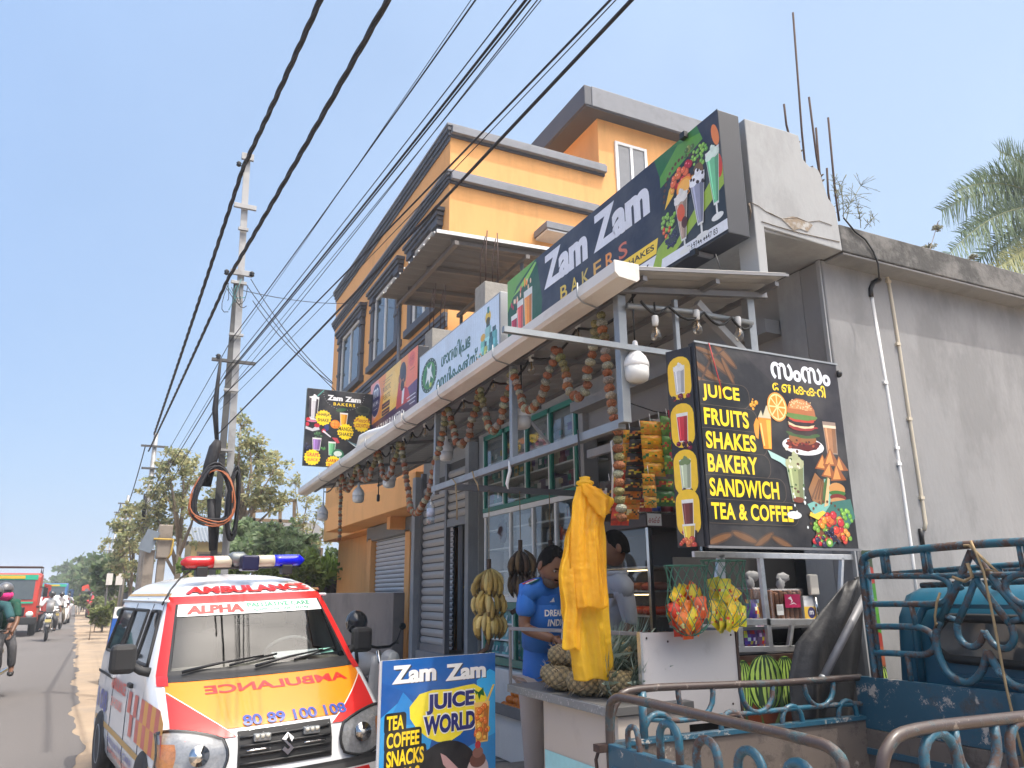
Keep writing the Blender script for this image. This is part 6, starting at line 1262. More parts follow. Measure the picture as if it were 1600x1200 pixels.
YB = [S(206, 176, 96), S(190, 160, 80), S(214, 190, 120), S(170, 140, 70)]; BR = [S(84, 62, 44), S(110, 84, 54), S(60, 46, 34), S(132, 104, 66)]
p = on(764, 885, 1, 6.0); bananas((p.x, 6.0, p.z), 3, 17, 'ripe yellow banana bunch hanging nearest the dark doorway', YB, .2, .13, 3)
p = on(813, 855, 1, 6.0); bananas((p.x, 6.0, p.z), 2, 16, 'overripe brown banana bunch hanging left of the man in blue', BR, .19, .12, 4)
p = on(860, 855, 1, 6.0); bananas((p.x, 6.0, p.z), 2, 16, 'dark banana bunch partly hidden behind the head of the man in blue', BR, .19, .12, 6)
# ------------------------------------------------------------------ steel display cabinet, jars and snack strips
dc = thing('display_cabinet', (3.2, 4.2, .4), 'steel framed glass snack cabinet with lit shelves behind the stall', 'cabinet')
c0 = dep(1017, 900, 5.7); X0, Y0_ = c0.x, c0.y; zt = dep(1017, 822, 5.7).z
m_ss = M('polished_steel', (.55, .53, .5), .18, 1., var=.1, scale=2, stretch=(20, 20, 1)); m_dkm = M('dark_cabinet_board', (.05, .035, .03), .5)
for (x, y, s_) in ((X0, Y0_, .035), (X0 + .5, Y0_, .03), (X0, Y0_ + 1.1, .035)): b = MB(); b.bx(x - s_ / 2, x + s_ / 2, y - s_ / 2, y + s_ / 2, .42, zt, m_ss); b.build('corner_post', dc, bev=.003)
b = MB(); b.bx(X0 - .04, X0 + .62, Y0_ - .03, Y0_ + 1.15, zt, zt + .1, m_dkm); b.build('top', dc, bev=.006)
b = MB(); b.bx(X0, X0 + .5, Y0_ + .0, Y0_ + 1.1, .42, 1.0, m_ss); b.bx(X0 + .48, X0 + .5, Y0_ + .02, Y0_ + 1.1, 1.0, zt, m_dkm); b.build('lower_case', dc)
b = MB()
for z in (1.18, 1.36, 1.54, 1.72): b.bx(X0 + .02, X0 + .47, Y0_ + .02, Y0_ + 1.08, z, z + .012, m_alu)
b.build('shelf', dc)
me_ = bpy.data.materials.new('warm_strip_light'); me_.use_nodes = True; me_.node_tree.nodes['Principled BSDF'].inputs['Emission Color'].default_value = (1, .7, .35, 1); me_.node_tree.nodes['Principled BSDF'].inputs['Emission Strength'].default_value = 4
b = MB()
for z in (1.53, 1.71): b.bx(X0 + .03, X0 + .045, Y0_ + .1, Y0_ + 1.0, z - .012, z - .004, me_)
b.build('strip_light', dc)
b = MB(); b.bx(X0 - .004, X0, Y0_ + .03, Y0_ + 1.08, 1.0, zt, m_glassd); b.bx(X0 + .03, X0 + .48, Y0_ - .004, Y0_, 1.0, zt, m_glassd); b.build('glass', dc)
b = MB(); g = random.Random(8)
for z in (1.012, 1.192, 1.372, 1.552):
    for k in range(8):
        y = Y0_ + .1 + k * .125; b.ell((X0 + .16, y, z + .03), (.09, .055, .035), PV, 9, 6, jit=.1, rng=g, col=g.choice([S(170, 110, 60), S(150, 80, 50), S(190, 150, 90), S(120, 60, 40), S(180, 60, 40)]))
b.build('snacks', dc)['kind'] = 'stuff'
for k, (dx, dy, c, lab) in enumerate(((.1, .05, S(40, 70, 150), 'blue labelled jar on top of the steel cabinet'), (.22, .05, S(130, 40, 50), 'red labelled jar beside the blue one on the cabinet'), (.02, .06, S(60, 150, 170), 'turquoise jar at the left edge of the cabinet top'), (.36, .06, S(90, 40, 44), 'dark red jar at the right end of the cabinet top'))):
    o = Vector((X0 + dx, Y0_ + dy, zt + .102)); t = thing('sweet_jar', o, lab, 'jar'); b = MB(); b.lathe([(.048, 0), (.052, .01), (.052, .12), (.04, .14)], o, glass('jar_plastic', (.8, .75, .7), .2), 14); b.lathe([(.053, .025), (.053, .1)], o, PV, 14, col=c); b.build('jar_body', t); b = MB(); b.lathe([(.043, .138), (.046, .14), (.046, .16), (.003, .162)], o, PV, 14, col=S(30, 90, 70) if k % 2 else c); b.build('lid', t)
P = Pic((X0 - .03, Y0_ - .034, zt + .01), (.13, 0, 0), (0, 0, .09), (0, -1, 0), 13, 9); P.rect(0, 0, 13, 9, (.6, .58, .55)); P.text('കേക്ക്', 1, 2, 12, 7, S(150, 30, 30), .01); P.build('paper_notice', dc)
def strip(pxt, pyt, pxb, pyb, w, n, cols, label, d=4.55, seed=1, lean=0):
    A, B_ = dep(pxt, pyt, d), dep(pxb, pyb, d); t = thing('snack_strip', A, label, 'snack strip', 'snack packet strips'); g = random.Random(seed)
    for k in range(n):
        p0 = A.lerp(B_, k / n); p1 = A.lerp(B_, (k + .97) / n); c = [cols[0]] * 3 + list(cols); yaw = g.uniform(-.35, .35); ux = Vector((math.cos(yaw) * .9, -math.sin(yaw) * .3 - .25, 0)) * w * 1.3; q = MB(); nn = Vector((-.3, -1, .1)).normalized()
        cl = []
        for j in range(64): v_ = j // 8; cl.append(tuple(x * g.uniform(.7, 1.15) for x in (g.choice(cols[1:]) if 2 <= v_ <= 4 and g.random() < .55 else cols[0])))
        q.grid(lambda x, y: p0.lerp(p1, 1 - y) + ux * (x - .5) + nn * .022 * math.sin(math.pi * x) ** .7 * math.sin(math.pi * min(1, max(0, y))) ** .6 + nn * .004 * math.sin(30 * x + 11 * y), 8, 8, PV, True, cl)
        q.grid(lambda x, y: p0.lerp(p1, 1 - y) + ux * (x - .5) - nn * .02 * math.sin(math.pi * x) * math.sin(math.pi * y), 5, 5, PV, True, cols[0], flip=True); q.build('packet', t)
    b = MB(); b.tube([A, A + Vector((.01, .02, .05))], .002, m_wht, 4); b.build('string', t); return t
Y_, K_ = S(224, 160, 36), S(34, 32, 34)
strip(984, 672, 980, 735, .07, 3, [Y_, S(60, 120, 50)], 'yellow snack strip behind the hanging garland', 4.6, 1); strip(1000, 667, 990, 768, .1, 5, [K_, S(190, 110, 40), S(210, 180, 60)], 'black and orange snack strip between two yellow ones', 4.55, 2)
strip(1016, 658, 1024, 745, .11, 4, [Y_, S(40, 110, 60), S(236, 190, 60)], 'broad yellow snack strip with green bands', 4.5, 3); strip(1013, 740, 1017, 794, .065, 3, [Y_, S(40, 110, 60)], 'narrow yellow strip hanging in front of the cabinet top', 4.4, 4)
strip(1030, 655, 1040, 750, .1, 3, [S(130, 128, 126), S(50, 60, 56), S(90, 90, 90)], 'silver grey snack strip right of the broad yellow one', 4.55, 5); strip(1042, 650, 1050, 742, .07, 3, [S(90, 140, 50), S(200, 190, 60), S(190, 50, 40)], 'green snack strip left of the red one', 4.5, 6)
strip(1051, 641, 1054, 733, .05, 3, [S(180, 34, 56), S(230, 220, 220)], 'red snack strip beside the narrow print', 4.5, 7); strip(1056, 640, 1066, 772, .055, 4, [S(150, 148, 150), S(110, 106, 108), S(190, 180, 184)], 'long silver snack strip next to the narrow print', 4.5, 8)
strip(974, 735, 968, 822, .1, 3, [S(206, 60, 40), S(236, 180, 50), S(150, 30, 30)], 'red and orange snack strip behind the garland end', 4.65, 9); strip(952, 752, 948, 816, .1, 2, [S(40, 36, 36), S(220, 170, 50), S(200, 200, 200)], 'black and yellow snack strip right of the yellow bag', 4.7, 10); strip(1000, 768, 996, 800, .1, 2, [S(90, 50, 44), S(190, 90, 60), S(220, 210, 200)], 'brown snack strip just above the cabinet top', 4.75, 12)
strip(1008, 690, 1004, 800, .1, 5, [S(170, 40, 36), S(230, 180, 60), S(240, 220, 180)], 'dark red snack strip in the second row behind the yellow strips', 4.75, 14); strip(1038, 720, 1040, 792, .1, 3, [S(60, 110, 60), S(210, 190, 60), S(180, 50, 40)], 'green snack strip low in the second row above the jars', 4.7, 15); strip(990, 740, 984, 812, .09, 3, [S(196, 120, 40), S(60, 40, 36), S(220, 200, 150)], 'amber snack strip just right of the garland end', 4.6, 16)
b = MB(); b.tube([dep(962, 685, 4.5), dep(955, 690, 4.5), dep(958, 730, 4.5), dep(956, 790, 4.5)], .006, m_wht, 6); tag(b.build('white_cable'), 'white cable hanging behind the garland strand', 'cable')
b = MB(); b.tube([(2.45, 3.6, 2.62), (2.9, 3.9, 2.66), (3.9, 4.1, 2.68)], .004, m_wire, 5); tag(b.build('hanging_wire'), 'thin wire from which the snack strips hang', 'wire')
# step in front of the open bakery
b = MB(); b.bx(2.75, 4.04, 3.85, 6.2, .013, .2, m_tile); struct(b.build('step'))
# ================================================================== three wheeled pickup in front of the wall
def paintmat(name, col, rust=(.085, .052, .042), amt=.5, sc_=14, metal=.0, chip=None, chipat=.62, ridge=None):
    if name in MATS: return MATS[name]
    m = bpy.data.materials.new(name); m.use_nodes = True; N = m.node_tree.nodes; L = m.node_tree.links; p = N['Principled BSDF']; tc = N.new('ShaderNodeTexCoord')
    def noise(s, d, r): n = N.new('ShaderNodeTexNoise'); n.inputs['Scale'].default_value = s; n.inputs['Detail'].default_value = d; n.inputs['Roughness'].default_value = r; L.new(tc.outputs['Object'], n.inputs['Vector']); return n.outputs['Fac']
    def ramp(f, a, c): r = N.new('ShaderNodeMapRange'); r.inputs[1].default_value = a; r.inputs[2].default_value = c; L.new(f, r.inputs[0]); return r.outputs[0]
    def mix(f, a, c): x = N.new('ShaderNodeMix'); x.data_type = 'RGBA'; L.new(f, x.inputs[0]); (L.new(a, x.inputs[6]) if not isinstance(a, tuple) else setattr(x.inputs[6], 'default_value', a + (1,))); x.inputs[7].default_value = c + (1,); return x.outputs[2]
    c = mix(noise(5, 5, .6), tuple(v * .75 for v in col), tuple(v * 1.2 for v in col)); f = ramp(noise(sc_, 9, .75), 1 - amt, 1 - amt + .1); c = mix(f, c, rust)
    if chip: f2 = ramp(noise(sc_ * 1.7, 10, .8), chipat, chipat + .03); c = mix(f2, c, chip)
    L.new(c, p.inputs['Base Color']); r = N.new('ShaderNodeMapRange'); r.inputs[3].default_value = .32; r.inputs[4].default_value = .8; L.new(f, r.inputs[0]); L.new(r.outputs[0], p.inputs['Roughness'])
    bp = N.new('ShaderNodeBump'); bp.inputs['Strength'].default_value = .4; bp.inputs['Distance'].default_value = .004; L.new(f, bp.inputs['Height']); L.new(bp.outputs[0], p.inputs['Normal']); MATS[name] = m; return m
TEAL = (.016, .10, .155)
m_teal = paintmat('teal_tube_paint', (.02, .105, .16), amt=.53, sc_=10, chip=(.10, .25, .34), chipat=.6); m_tealr = paintmat('worn_brown_rail', (.062, .045, .04), rust=(.03, .075, .09), amt=.46, sc_=9, chip=(.2, .165, .14), chipat=.6)
m_bed = paintmat('chipped_blue_panel', (.022, .085, .135), rust=(.06, .065, .07), amt=.45, sc_=5, chip=(.42, .38, .34), chipat=.565); m_cab = paintmat('blue_cab_paint', (.012, .10, .165), rust=(.02, .06, .09), amt=.3, sc_=6); m_in = paintmat('grimy_brown_bed_lining', (.14, .115, .1), rust=(.07, .058, .05), amt=.5, sc_=4, chip=(.34, .3, .26), chipat=.62)
pk = thing('cargo_three_wheeler', (2.9, 2.4, 0), 'blue three wheeled cargo pickup with worn tube rails and a heart shaped headboard', 'pickup')
TX0, TX1, TY0, TY1 = 1.93, 3.5, 1.76, 3.06
def tb(pts, r, mat, name, closed=False, sm=4, n=10):
    """smoothed tube through control points"""
    P = [Vector(p) for p in pts]
    if sm:
        Q = []; m = len(P); rng_ = range(m if closed else m - 1)
        for i in rng_:
            a, b_, c, d = P[(i - 1) % m] if closed or i else P[0], P[i], P[(i + 1) % m], P[(i + 2) % m] if closed or i + 2 < m else P[-1]
            for k in range(sm):
                t = k / sm; Q.append(.5 * ((2 * b_) + (c - a) * t + (2 * a - 5 * b_ + 4 * c - d) * t * t + (3 * b_ - a - 3 * c + d) * t ** 3))
        if not closed: Q.append(P[-1])
        P = Q
    q = MB(); q.tube(P, r, mat, n, closed=closed); return q.build(name, pk)
def arch(fn, c, w, z0, z1, r, name='rail_arch', mat=None):
    """upright U of bent tube: fn(s,z) gives the point at s along the side"""
    h = w / 2; pts = [fn(c - h, z0), fn(c - h, z1 - h)] + [fn(c - h * math.cos(a), z1 - h + h * math.sin(a)) for a in (math.pi * k / 8 for k in range(1, 8))] + [fn(c + h, z1 - h), fn(c + h, z0)]
    tb(pts, r, mat or m_teal, name, sm=0)
fl = lambda s, z: Vector((s, TY1, z)); fn_ = lambda s, z: Vector((s, TY0, z)); ft = lambda s, z: Vector((TX0, s, z))
ZT, ZS = 1.115, .9
# left (far) side
tb([fl(TX0 + .02, .9), fl(TX0 + .02, 1.0), fl(TX0 + .06, ZT - .03), fl(TX0 + .17, ZT + .01), fl(2.6, ZT), fl(3.0, ZT - .01), fl(TX1, ZT - .012)], .0175, m_tealr, 'top_rail')
tb([fl(TX0 + .19, ZT), fl(TX0 + .19, ZS - .02)], .019, m_teal, 'rail_post', sm=0)
for c, up_ in ((2.42, 1), (2.62, 0), (2.79, 1), (3.0, 0), (3.2, 1), (3.38, 0)):
    if up_: arch(lambda s, z: fl(s, ZT + .0 - (z - .0)), c, .2, 0.0, .135, .013, 'rail_loop')
    else: arch(fl, c, .13, ZS - .04, ZT - .12, .013)
tb([fl(2.12, 1.0), fl(2.3, ZT - .135), fl(2.42, ZT - .135), fl(2.79, ZT - .133), fl(3.2, ZT - .133), fl(TX1, ZT - .14)], .012, m_teal, 'middle_rail')
arch(fl, 2.2, .16, ZS - .04, ZT - .1, .015)
# tailgate
tb([ft(TY1 - .02, .74), ft(TY1 - .02, 1.03), ft(TY1 - .07, ZT - .012), ft(TY1 - .2, ZT), ft(2.4, ZT - .006), ft(TY0 + .2, ZT - .012), ft(TY0 + .05, ZT - .03), ft(TY0 + .02, 1.0), ft(TY0 + .02, .72)], .0185, m_tealr, 'tailgate_rail')
for c in (2.62, 2.4, 2.18, 1.96): arch(ft, c, .12, .86, 1.055 if c > 2.5 else 1.03, .016, 'tailgate_arch')
tb([ft(2.9, .9), ft(2.9, .99), ft(2.84, 1.0), ft(2.82, .9)], .012, m_teal, 'tailgate_arch')
b = MB(); b.bx(TX0 - .02, TX0 + .02, TY0 + .03, TY1 - .03, .56, .92, m_bed); b.bx(TX0 - .028, TX0 - .021, TY0 + .06, TY1 - .06, .62, .66, m_bed); b.bx(TX0 - .028, TX0 - .021, TY0 + .06, TY1 - .06, .8, .84, m_bed); b.build('tailgate', pk, bev=.006)
# right (near) side
tb([fn_(TX0 + .12, .8), fn_(TX0 + .12, 1.0), fn_(TX0 + .17, ZT - .02), fn_(TX0 + .3, ZT + .015), fn_(2.7, ZT + .015), fn_(TX1, ZT + .01)], .0195, m_tealr, 'top_rail')
for c, up_ in ((2.32, 0), (2.5, 1), (2.74, 0), (2.96, 1), (3.2, 0)):
    if up_: arch(lambda s, z: fn_(s, ZT - z), c, .2, 0, .15, .016, 'rail_loop')
    else: arch(fn_, c, .15, ZS - .04, ZT + .0, .016)
tb([fn_(2.45, .96), fn_(2.8, .965), fn_(TX1, .97)], .014, m_teal, 'middle_rail', sm=0)
# bed
b = MB(); b.bx(TX0 + .02, TX1, TY1 - .015, TY1 + .02, .5, ZS, m_in); b.bx(TX0 + .02, TX1, TY1 - .025, TY1 + .028, ZS + .001, ZS + .02, m_bed); b.build('side_panel', pk)
b = MB(); b.bx(TX0 + .02, TX1, TY0 - .02, TY0 + .015, .5, ZS - .02, m_bed); b.build('side_panel', pk)
b = MB(); b.bx(TX0 + .02, TX1, TY0 + .015, TY1 - .015, .5, .56, m_in); b.build('bed_floor', pk)
b = MB(); b.bx(TX1 - .015, TX1 + .015, TY0 - .02, TY1 + .02, .86, 1.11, m_bed); b.bx(TX1 - .02, TX1 + .02, TY0 - .02, TY1 + .02, .5, .857, m_in); b.bx(TX1 - .03, TX1 - .021, TY0, TY1, .74, .77, m_bed)
for y in (2.1, 2.55, 2.8): b.bx(TX1 - .024, TX1 - .0201, y, y + .006, .56, .855, m_in)
b.build('front_panel', pk, bev=.004)
# headboard of bent tubes with the upside down heart
hb = lambda y, z: Vector((TX1 + .005, y, z))
def ht(pts, r=.0155, name='headboard_tube', sm=4, closed=False, mat=None): return tb([hb(*p) for p in pts], r, mat or m_teal, name, closed, sm)
YC = 2.345; YL = 2.965; mir = lambda y: 2 * YC - y
ht([(YL, 1.06), (YL, 1.3), (YL, 1.6), (YL - .01, 1.69), (YL - .07, 1.725), (2.7, 1.735), (YC, 1.745), (mir(2.7), 1.742), (mir(YL), 1.735), (mir(YL), 1.3), (mir(YL), 1.06)], .02)
ht([(YL - .035, 1.1), (YL - .035, 1.69)], .012, sm=0)
for f in (lambda y: y, mir):
    ht([(f(YL), 1.615), (f(2.66), 1.61), (f(2.52), 1.6), (f(2.475), 1.55), (f(2.515), 1.49), (f(2.6), 1.477), (f(2.8), 1.475), (f(YL), 1.472)])
    ht([(f(YL), 1.36), (f(2.8), 1.365), (f(2.68), 1.365), (f(2.62), 1.345), (f(2.598), 1.3), (f(2.62), 1.26), (f(2.68), 1.238), (f(2.8), 1.236), (f(YL), 1.232)])
    for y in (2.83, 2.595): ht([(f(y), 1.73), (f(y), 1.61)], .013, sm=0); ht([(f(y - .03), 1.73), (f(y - .03), 1.61)], .011, sm=0)
    ht([(f(2.76), 1.236), (f(2.76), 1.1)], .013, sm=0); ht([(f(2.7), 1.472), (f(2.69), 1.366)], .013, sm=0)
    ht([(f(2.44), 1.575), (f(2.42), 1.545)], .013, sm=0); ht([(f(2.52), 1.42), (f(2.47), 1.405)], .013, sm=0)
    ht([(f(YC), 1.715), (f(2.45), 1.55), (f(2.555), 1.4)], .0175, sm=0); ht([(f(2.555), 1.4), (f(2.59), 1.33), (f(2.59), 1.25), (f(2.56), 1.17), (f(2.5), 1.135), (f(2.44), 1.14), (f(2.385), 1.19), (f(YC), 1.275)], .0175)
    ht([(f(YC), 1.59), (f(2.41), 1.48), (f(2.47), 1.39)], sm=0); ht([(f(2.47), 1.39), (f(2.475), 1.34), (f(2.45), 1.3), (f(2.41), 1.29), (f(2.375), 1.31), (f(YC), 1.36)])
ht([(YL, 1.612), (YC, 1.605), (mir(YL), 1.61)], .013, sm=0)
# ropes on the headboard
b = MB(); b.tube([hb(2.32, 1.76) + Vector((-.03, 0, 0)), hb(2.3, 1.7) + Vector((-.035, 0, 0)), hb(2.28, 1.62) + Vector((-.035, 0, 0)), hb(2.27, 1.4) + Vector((-.035, 0, 0)), hb(2.262, 1.15) + Vector((-.04, 0, 0)), hb(2.25, .98) + Vector((-.04, 0, 0)), hb(2.22, .72) + Vector((-.05, 0, 0))], .006, m_rope, 6); tag(b.build('rope'), 'long thin rope hanging down over the heart shaped headboard', 'rope')
b = MB(); b.tube([hb(2.36, 1.72) + Vector((-.025, 0, .02)), hb(2.33, 1.73) + Vector((-.03, 0, .01)), hb(2.26, 1.66) + Vector((-.03, 0, 0)), hb(2.22, 1.62) + Vector((-.03, 0, 0)), hb(2.27, 1.63) + Vector((-.03, 0, 0))], .007, m_rope, 6)
b.tube([hb(2.44, 1.6) + Vector((-.025, 0, 0)), hb(2.38, 1.58) + Vector((-.03, 0, 0)), hb(2.34, 1.6) + Vector((-.03, 0, 0)), hb(2.36, 1.66) + Vector((-.02, 0, 0))], .008, m_rope, 6); tag(b.build('rope'), 'frayed rope knotted round the tip of the heart', 'rope')
b = MB(); b.tube([hb(2.52, 1.53) + Vector((-.02, 0, 0)), hb(2.535, 1.49) + Vector((-.03, 0, 0)), hb(2.56, 1.42) + Vector((-.028, 0, 0)), hb(2.562, 1.37) + Vector((-.028, 0, 0)), hb(2.55, 1.39) + Vector((-.035, 0, 0))], .006, m_rope, 6); tag(b.build('rope'), 'short rope looped on the left shoulder of the heart', 'rope')
# cab
cbm = MB(); prof_c = [(3.66, .5), (3.62, 1.1), (3.66, 1.42), (3.74, 1.53), (3.9, 1.58), (4.5, 1.57), (4.75, 1.4), (4.95, .95), (4.98, .5)]; k = len(prof_c); yy0, yy1 = 1.8, 2.88
ysec = [(yy1, .0), (yy1 + .05, .06), (yy0 - .05, .06), (yy0, 0)]
rings = []
for y, g_ in ((yy1 + .06, .10), (yy1 + .04, .035), (yy1 - .04, 0), (yy0 + .04, 0), (yy0 - .04, .035), (yy0 - .06, .10)):
    rings.append([Vector((4.3 + (x - 4.3) * (1 - g_ * .8), y, .9 + (z - .9) * (1 - g_ * .7))) for x, z in prof_c])
V = [p for r in rings for p in r]; cbm.add(V, [(i * k + j, (i + 1) * k + j, (i + 1) * k + (j + 1) % k, i * k + (j + 1) % k) for i in range(5) for j in range(k)] + [tuple(range(k - 1, -1, -1)), tuple(5 * k + j for j in range(k))], m_cab, True); cbm.build('cab', pk, bev=.01)
xw = 3.625
b = MB(); cs = [(2.66, 1.36), (2.69, 1.31), (2.68, 1.26), (2.62, 1.22), (2.1, 1.21), (2.03, 1.25), (2.02, 1.36), (2.06, 1.41), (2.6, 1.41)]
b.tube([Vector((xw, y, z)) for y, z in cs], .022, m_rub, 8, closed=True); b.build('window_rubber', pk)
b = MB(); b.add([Vector((xw - .004, y, z)) for y, z in cs], [tuple(range(len(cs)))], M('dusty_dark_glass', (.1, .1, .1), .12, var=.6, scale=5, spec=.8)); b.build('rear_window', pk)
b = MB(); b.bx(xw - .015, xw - .008, 2.05, 2.64, 1.455, 1.475, m_cab); b.bx(xw - .02, xw - .005, 2.2, 2.6, 1.14, 1.155, m_cab); b.bx(xw - .02, xw - .005, 2.2, 2.6, 1.115, 1.125, m_cab); b.tube([(xw - .01, 2.78, 1.1), (xw - .01, 2.78, 1.36), (xw, 2.72, 1.46), (xw + .03, 2.6, 1.49)], .02, m_cab, 8); b.build('cab_pressing', pk)
q = MB(); zz = 1.665
for (a, c) in (((3.6, 2.86, zz - .04), (3.6, 1.85, zz)), ((4.3, 2.82, zz - .03), (4.3, 1.85, zz)), ((3.6, 2.86, zz - .04), (4.3, 2.82, zz - .03)), ((3.6, 2.7, zz - .1), (3.6, 1.85, zz - .08)), ((4.3, 2.7, zz - .1), (4.3, 1.85, zz - .08)), ((3.6, 2.6, zz - .03), (3.6, 2.56, zz - .09)), ((3.6, 2.3, zz - .02), (3.6, 2.26, zz - .09)), ((3.9, 2.6, 1.58), (3.9, 2.6, zz - .03)), ((3.75, 2.4, 1.55), (3.75, 2.4, zz - .04))): q.tube([a, c], .014, m_teal, 8)
q.build('roof_carrier', pk)
for (x, y) in ((2.25, TY0 + .12), (2.25, TY1 - .12), (4.6, 2.34)):
    R_ = Vector((0, 1, 0)).to_track_quat('Z', 'Y').to_matrix(); w = MB(); w.lathe([(.11, -.06), (.2, -.065), (.225, -.04), (.23, 0), (.225, .04), (.2, .065), (.11, .06)], (x, y, .231), m_rub, 24, R_); wo_ = w.build('wheel', pk); w = MB(); w.lathe([(.11, -.045), (.03, -.03), (.03, .03), (.11, .045)], (x, y, .231), m_zinc, 16, R_); w.build('rim', wo_)
b = MB(); b.bx(2.0, 4.7, 2.1, 2.2, .34, .49, m_rust); b.bx(2.0, 4.7, 2.6, 2.7, .34, .49, m_rust); b.build('chassis', pk)
b = MB(); c = Vector((TX0 - .03, TY1 + .0, .9)); b.tube([c + Vector((0, .02, .0)), c + Vector((-.015, .03, -.05)), c + Vector((-.01, .03, -.1)), c + Vector((0, .01, -.16))], .008, m_rust, 6); b.box(c, (.06, .05, .03), m_rust); b.build('tailgate_chain', pk)
# black tarpaulin and a loose steel pole leaning over the far rail
tp = thing('black_tarpaulin', (3.3, 3.16, .9), 'black tarpaulin sheet draped between the stall and the blue headboard', 'tarpaulin')
pl = [(1337, 905), (1345, 925), (1345, 1075), (1310, 1105), (1262, 1130), (1240, 1120), (1236, 1022)]
b = MB(); q = []
rows = [((1320, 912), (1346, 900)), ((1285, 958), (1346, 960)), ((1250, 1005), (1342, 1020)), ((1238, 1060), (1333, 1080)), ((1240, 1120), (1325, 1140)), ((1245, 1170), (1320, 1180))]
def tf(x, y):
    i = min(int(y * 5), 4); t = y * 5 - i; (la, ra), (lb_, rb) = rows[i], rows[i + 1]; l = Vector(la).lerp(Vector(lb_), t); r = Vector(ra).lerp(Vector(rb), t); p_ = l.lerp(r, x); w = on(p_.x, p_.y, 1, 3.2); w.y += .018 * math.sin(9 * x + 3 * y) + .012 * math.sin(4 * y - 14 * x); return w
m_tarp = M('black_tarp', (.014, .014, .016), .5, var=.4, scale=3, stain=(.07, .06, .05), samt=.5, sscale=4, slo=.58, bump=.3, bscale=30)
b.grid(tf, 12, 15, m_tarp); b.build('sheet', tp, solid=.003)
b = MB(); a, c = on(1286, 1060, 1, 3.09), on(1346, 942, 1, 3.05); d = (c - a).normalized(); b.tube([a, c + d * .05], .021, m_zinc_d, 12); b.ell(a, (.024, .024, .024), m_zinc, 10, 6); tag(b.build('steel_pole'), 'grey steel pole leaning from the far rail up to the headboard', 'pole')
# ================================================================== people
def smat(name, c, r=.6): return M(name, c, r, var=.12, scale=30)
m_skin = smat('brown_skin', (.16, .075, .042), .5); m_hair = M('black_hair', (.006, .0055, .005), .9, var=.4, scale=90, spec=.15, bump=.6, bscale=220); m_lip = smat('lips', (.13, .045, .035)); m_eye = M('eye_white', (.26, .24, .22), .4); m_beard = M('short_grey_stubble', (.075, .05, .038), .9, var=.6, scale=160)
def skin(name, J, E, mats, parent, sub=2, extra=None):
    """one continuous surface grown round a jointed skeleton; J: name -> (point, radius); the first joint is the root"""
    bm = bmesh.new(); lay = bm.verts.layers.skin.verify(); vs = {}
    for i, (k, (p, r)) in enumerate(J.items()):
        v = bm.verts.new(p); rr = r if isinstance(r, tuple) else (r, r); v[lay].radius = rr; v[lay].use_root = (i == 0); vs[k] = v
    for a, c in E: bm.edges.new((vs[a], vs[c]))
    me = bpy.data.meshes.new('t'); bm.to_mesh(me); bm.free(); o = bpy.data.objects.new('t', me); COL.objects.link(o)
    o.modifiers.new('s', 'SKIN').branch_smoothing = .6
    q = o.modifiers.new('u', 'SUBSURF'); q.levels = sub; q.render_levels = sub
    dg = bpy.context.evaluated_depsgraph_get(); dg.update(); m2 = bpy.data.meshes.new_from_object(o.evaluated_get(dg))
    b = MB(); b.add([v.co.copy() for v in m2.vertices], [tuple(p.vertices) for p in m2.polygons], mats, True)
    bpy.data.objects.remove(o); bpy.data.meshes.remove(me); bpy.data.meshes.remove(m2)
    if extra: extra(b)
    return b.build(name, parent)
def frame(f, up_=Vector((0, 0, 1))):
    f = Vector(f).normalized(); r = f.cross(up_).normalized(); u = r.cross(f); return Matrix((r, f, u)).transposed()      # columns right, forward, up
def head_shape(b, C, R, s, mt, beard=None):
    """head with brow, nose, cheeks, chin, ears, eyes and mouth; R columns are right, forward, up"""
    C = Vector(C)
    def fn(x, y):
        th = math.pi * y; a = 2 * math.pi * x; sx, sy, sz = math.sin(th) * math.sin(a), math.sin(th) * math.cos(a), math.cos(th)
        px_, py_, pz = .074 * sx, .094 * sy, .118 * sz
        if sz < 0: px_ *= 1 - .38 * sz * sz; py_ = py_ * (1 - .12 * sz * sz) + .012 * -sz * max(0, sy)
        if sy > 0:
            c = math.exp(-(sx / .2) ** 2)
            py_ += .022 * c * math.exp(-((sz + .12) / .16) ** 2) + .008 * math.exp(-(sx / .45) ** 2) * math.exp(-((sz - .22) / .1) ** 2) + .008 * c * math.exp(-((sz + .82) / .14) ** 2) + .006 * c * math.exp(-((sz + .5) / .08) ** 2)
            py_ -= .007 * math.exp(-((abs(sx) - .38) / .14) ** 2) * math.exp(-((sz - .05) / .12) ** 2)
        elif sz < -.3: py_ *= .8
        return C + R @ (Vector((px_, py_, pz)) * s)
    b.grid(fn, 36, 26, mt)
    P = lambda x, y, z: C + R @ (Vector((x, y, z)) * s)
    for sg in (1, -1):
        b.ell(P(sg * .077, -.008, -.005), (.012 * s, .02 * s, .032 * s), mt, 10, 8, R); b.ell(P(sg * .029, .082, .012), (.0125 * s, .008 * s, .0075 * s), m_eye, 10, 6, R); b.ell(P(sg * .029, .0885, .012), (.0055 * s, .003 * s, .006 * s), m_hair, 8, 6, R); b.ell(P(sg * .03, .089, .029), (.018 * s, .006 * s, .0045 * s), m_hair, 8, 6, R)
    b.ell(P(0, .092, -.056), (.021 * s, .008 * s, .0055 * s), m_lip, 10, 6, R)
    b.ell(P(0, .09, -.043), (.024 * s, .007 * s, .006 * s), m_hair, 10, 6, R)
    if beard: b.ell(P(0, .045, -.078), (.058 * s, .052 * s, .042 * s), beard, 16, 10, R)
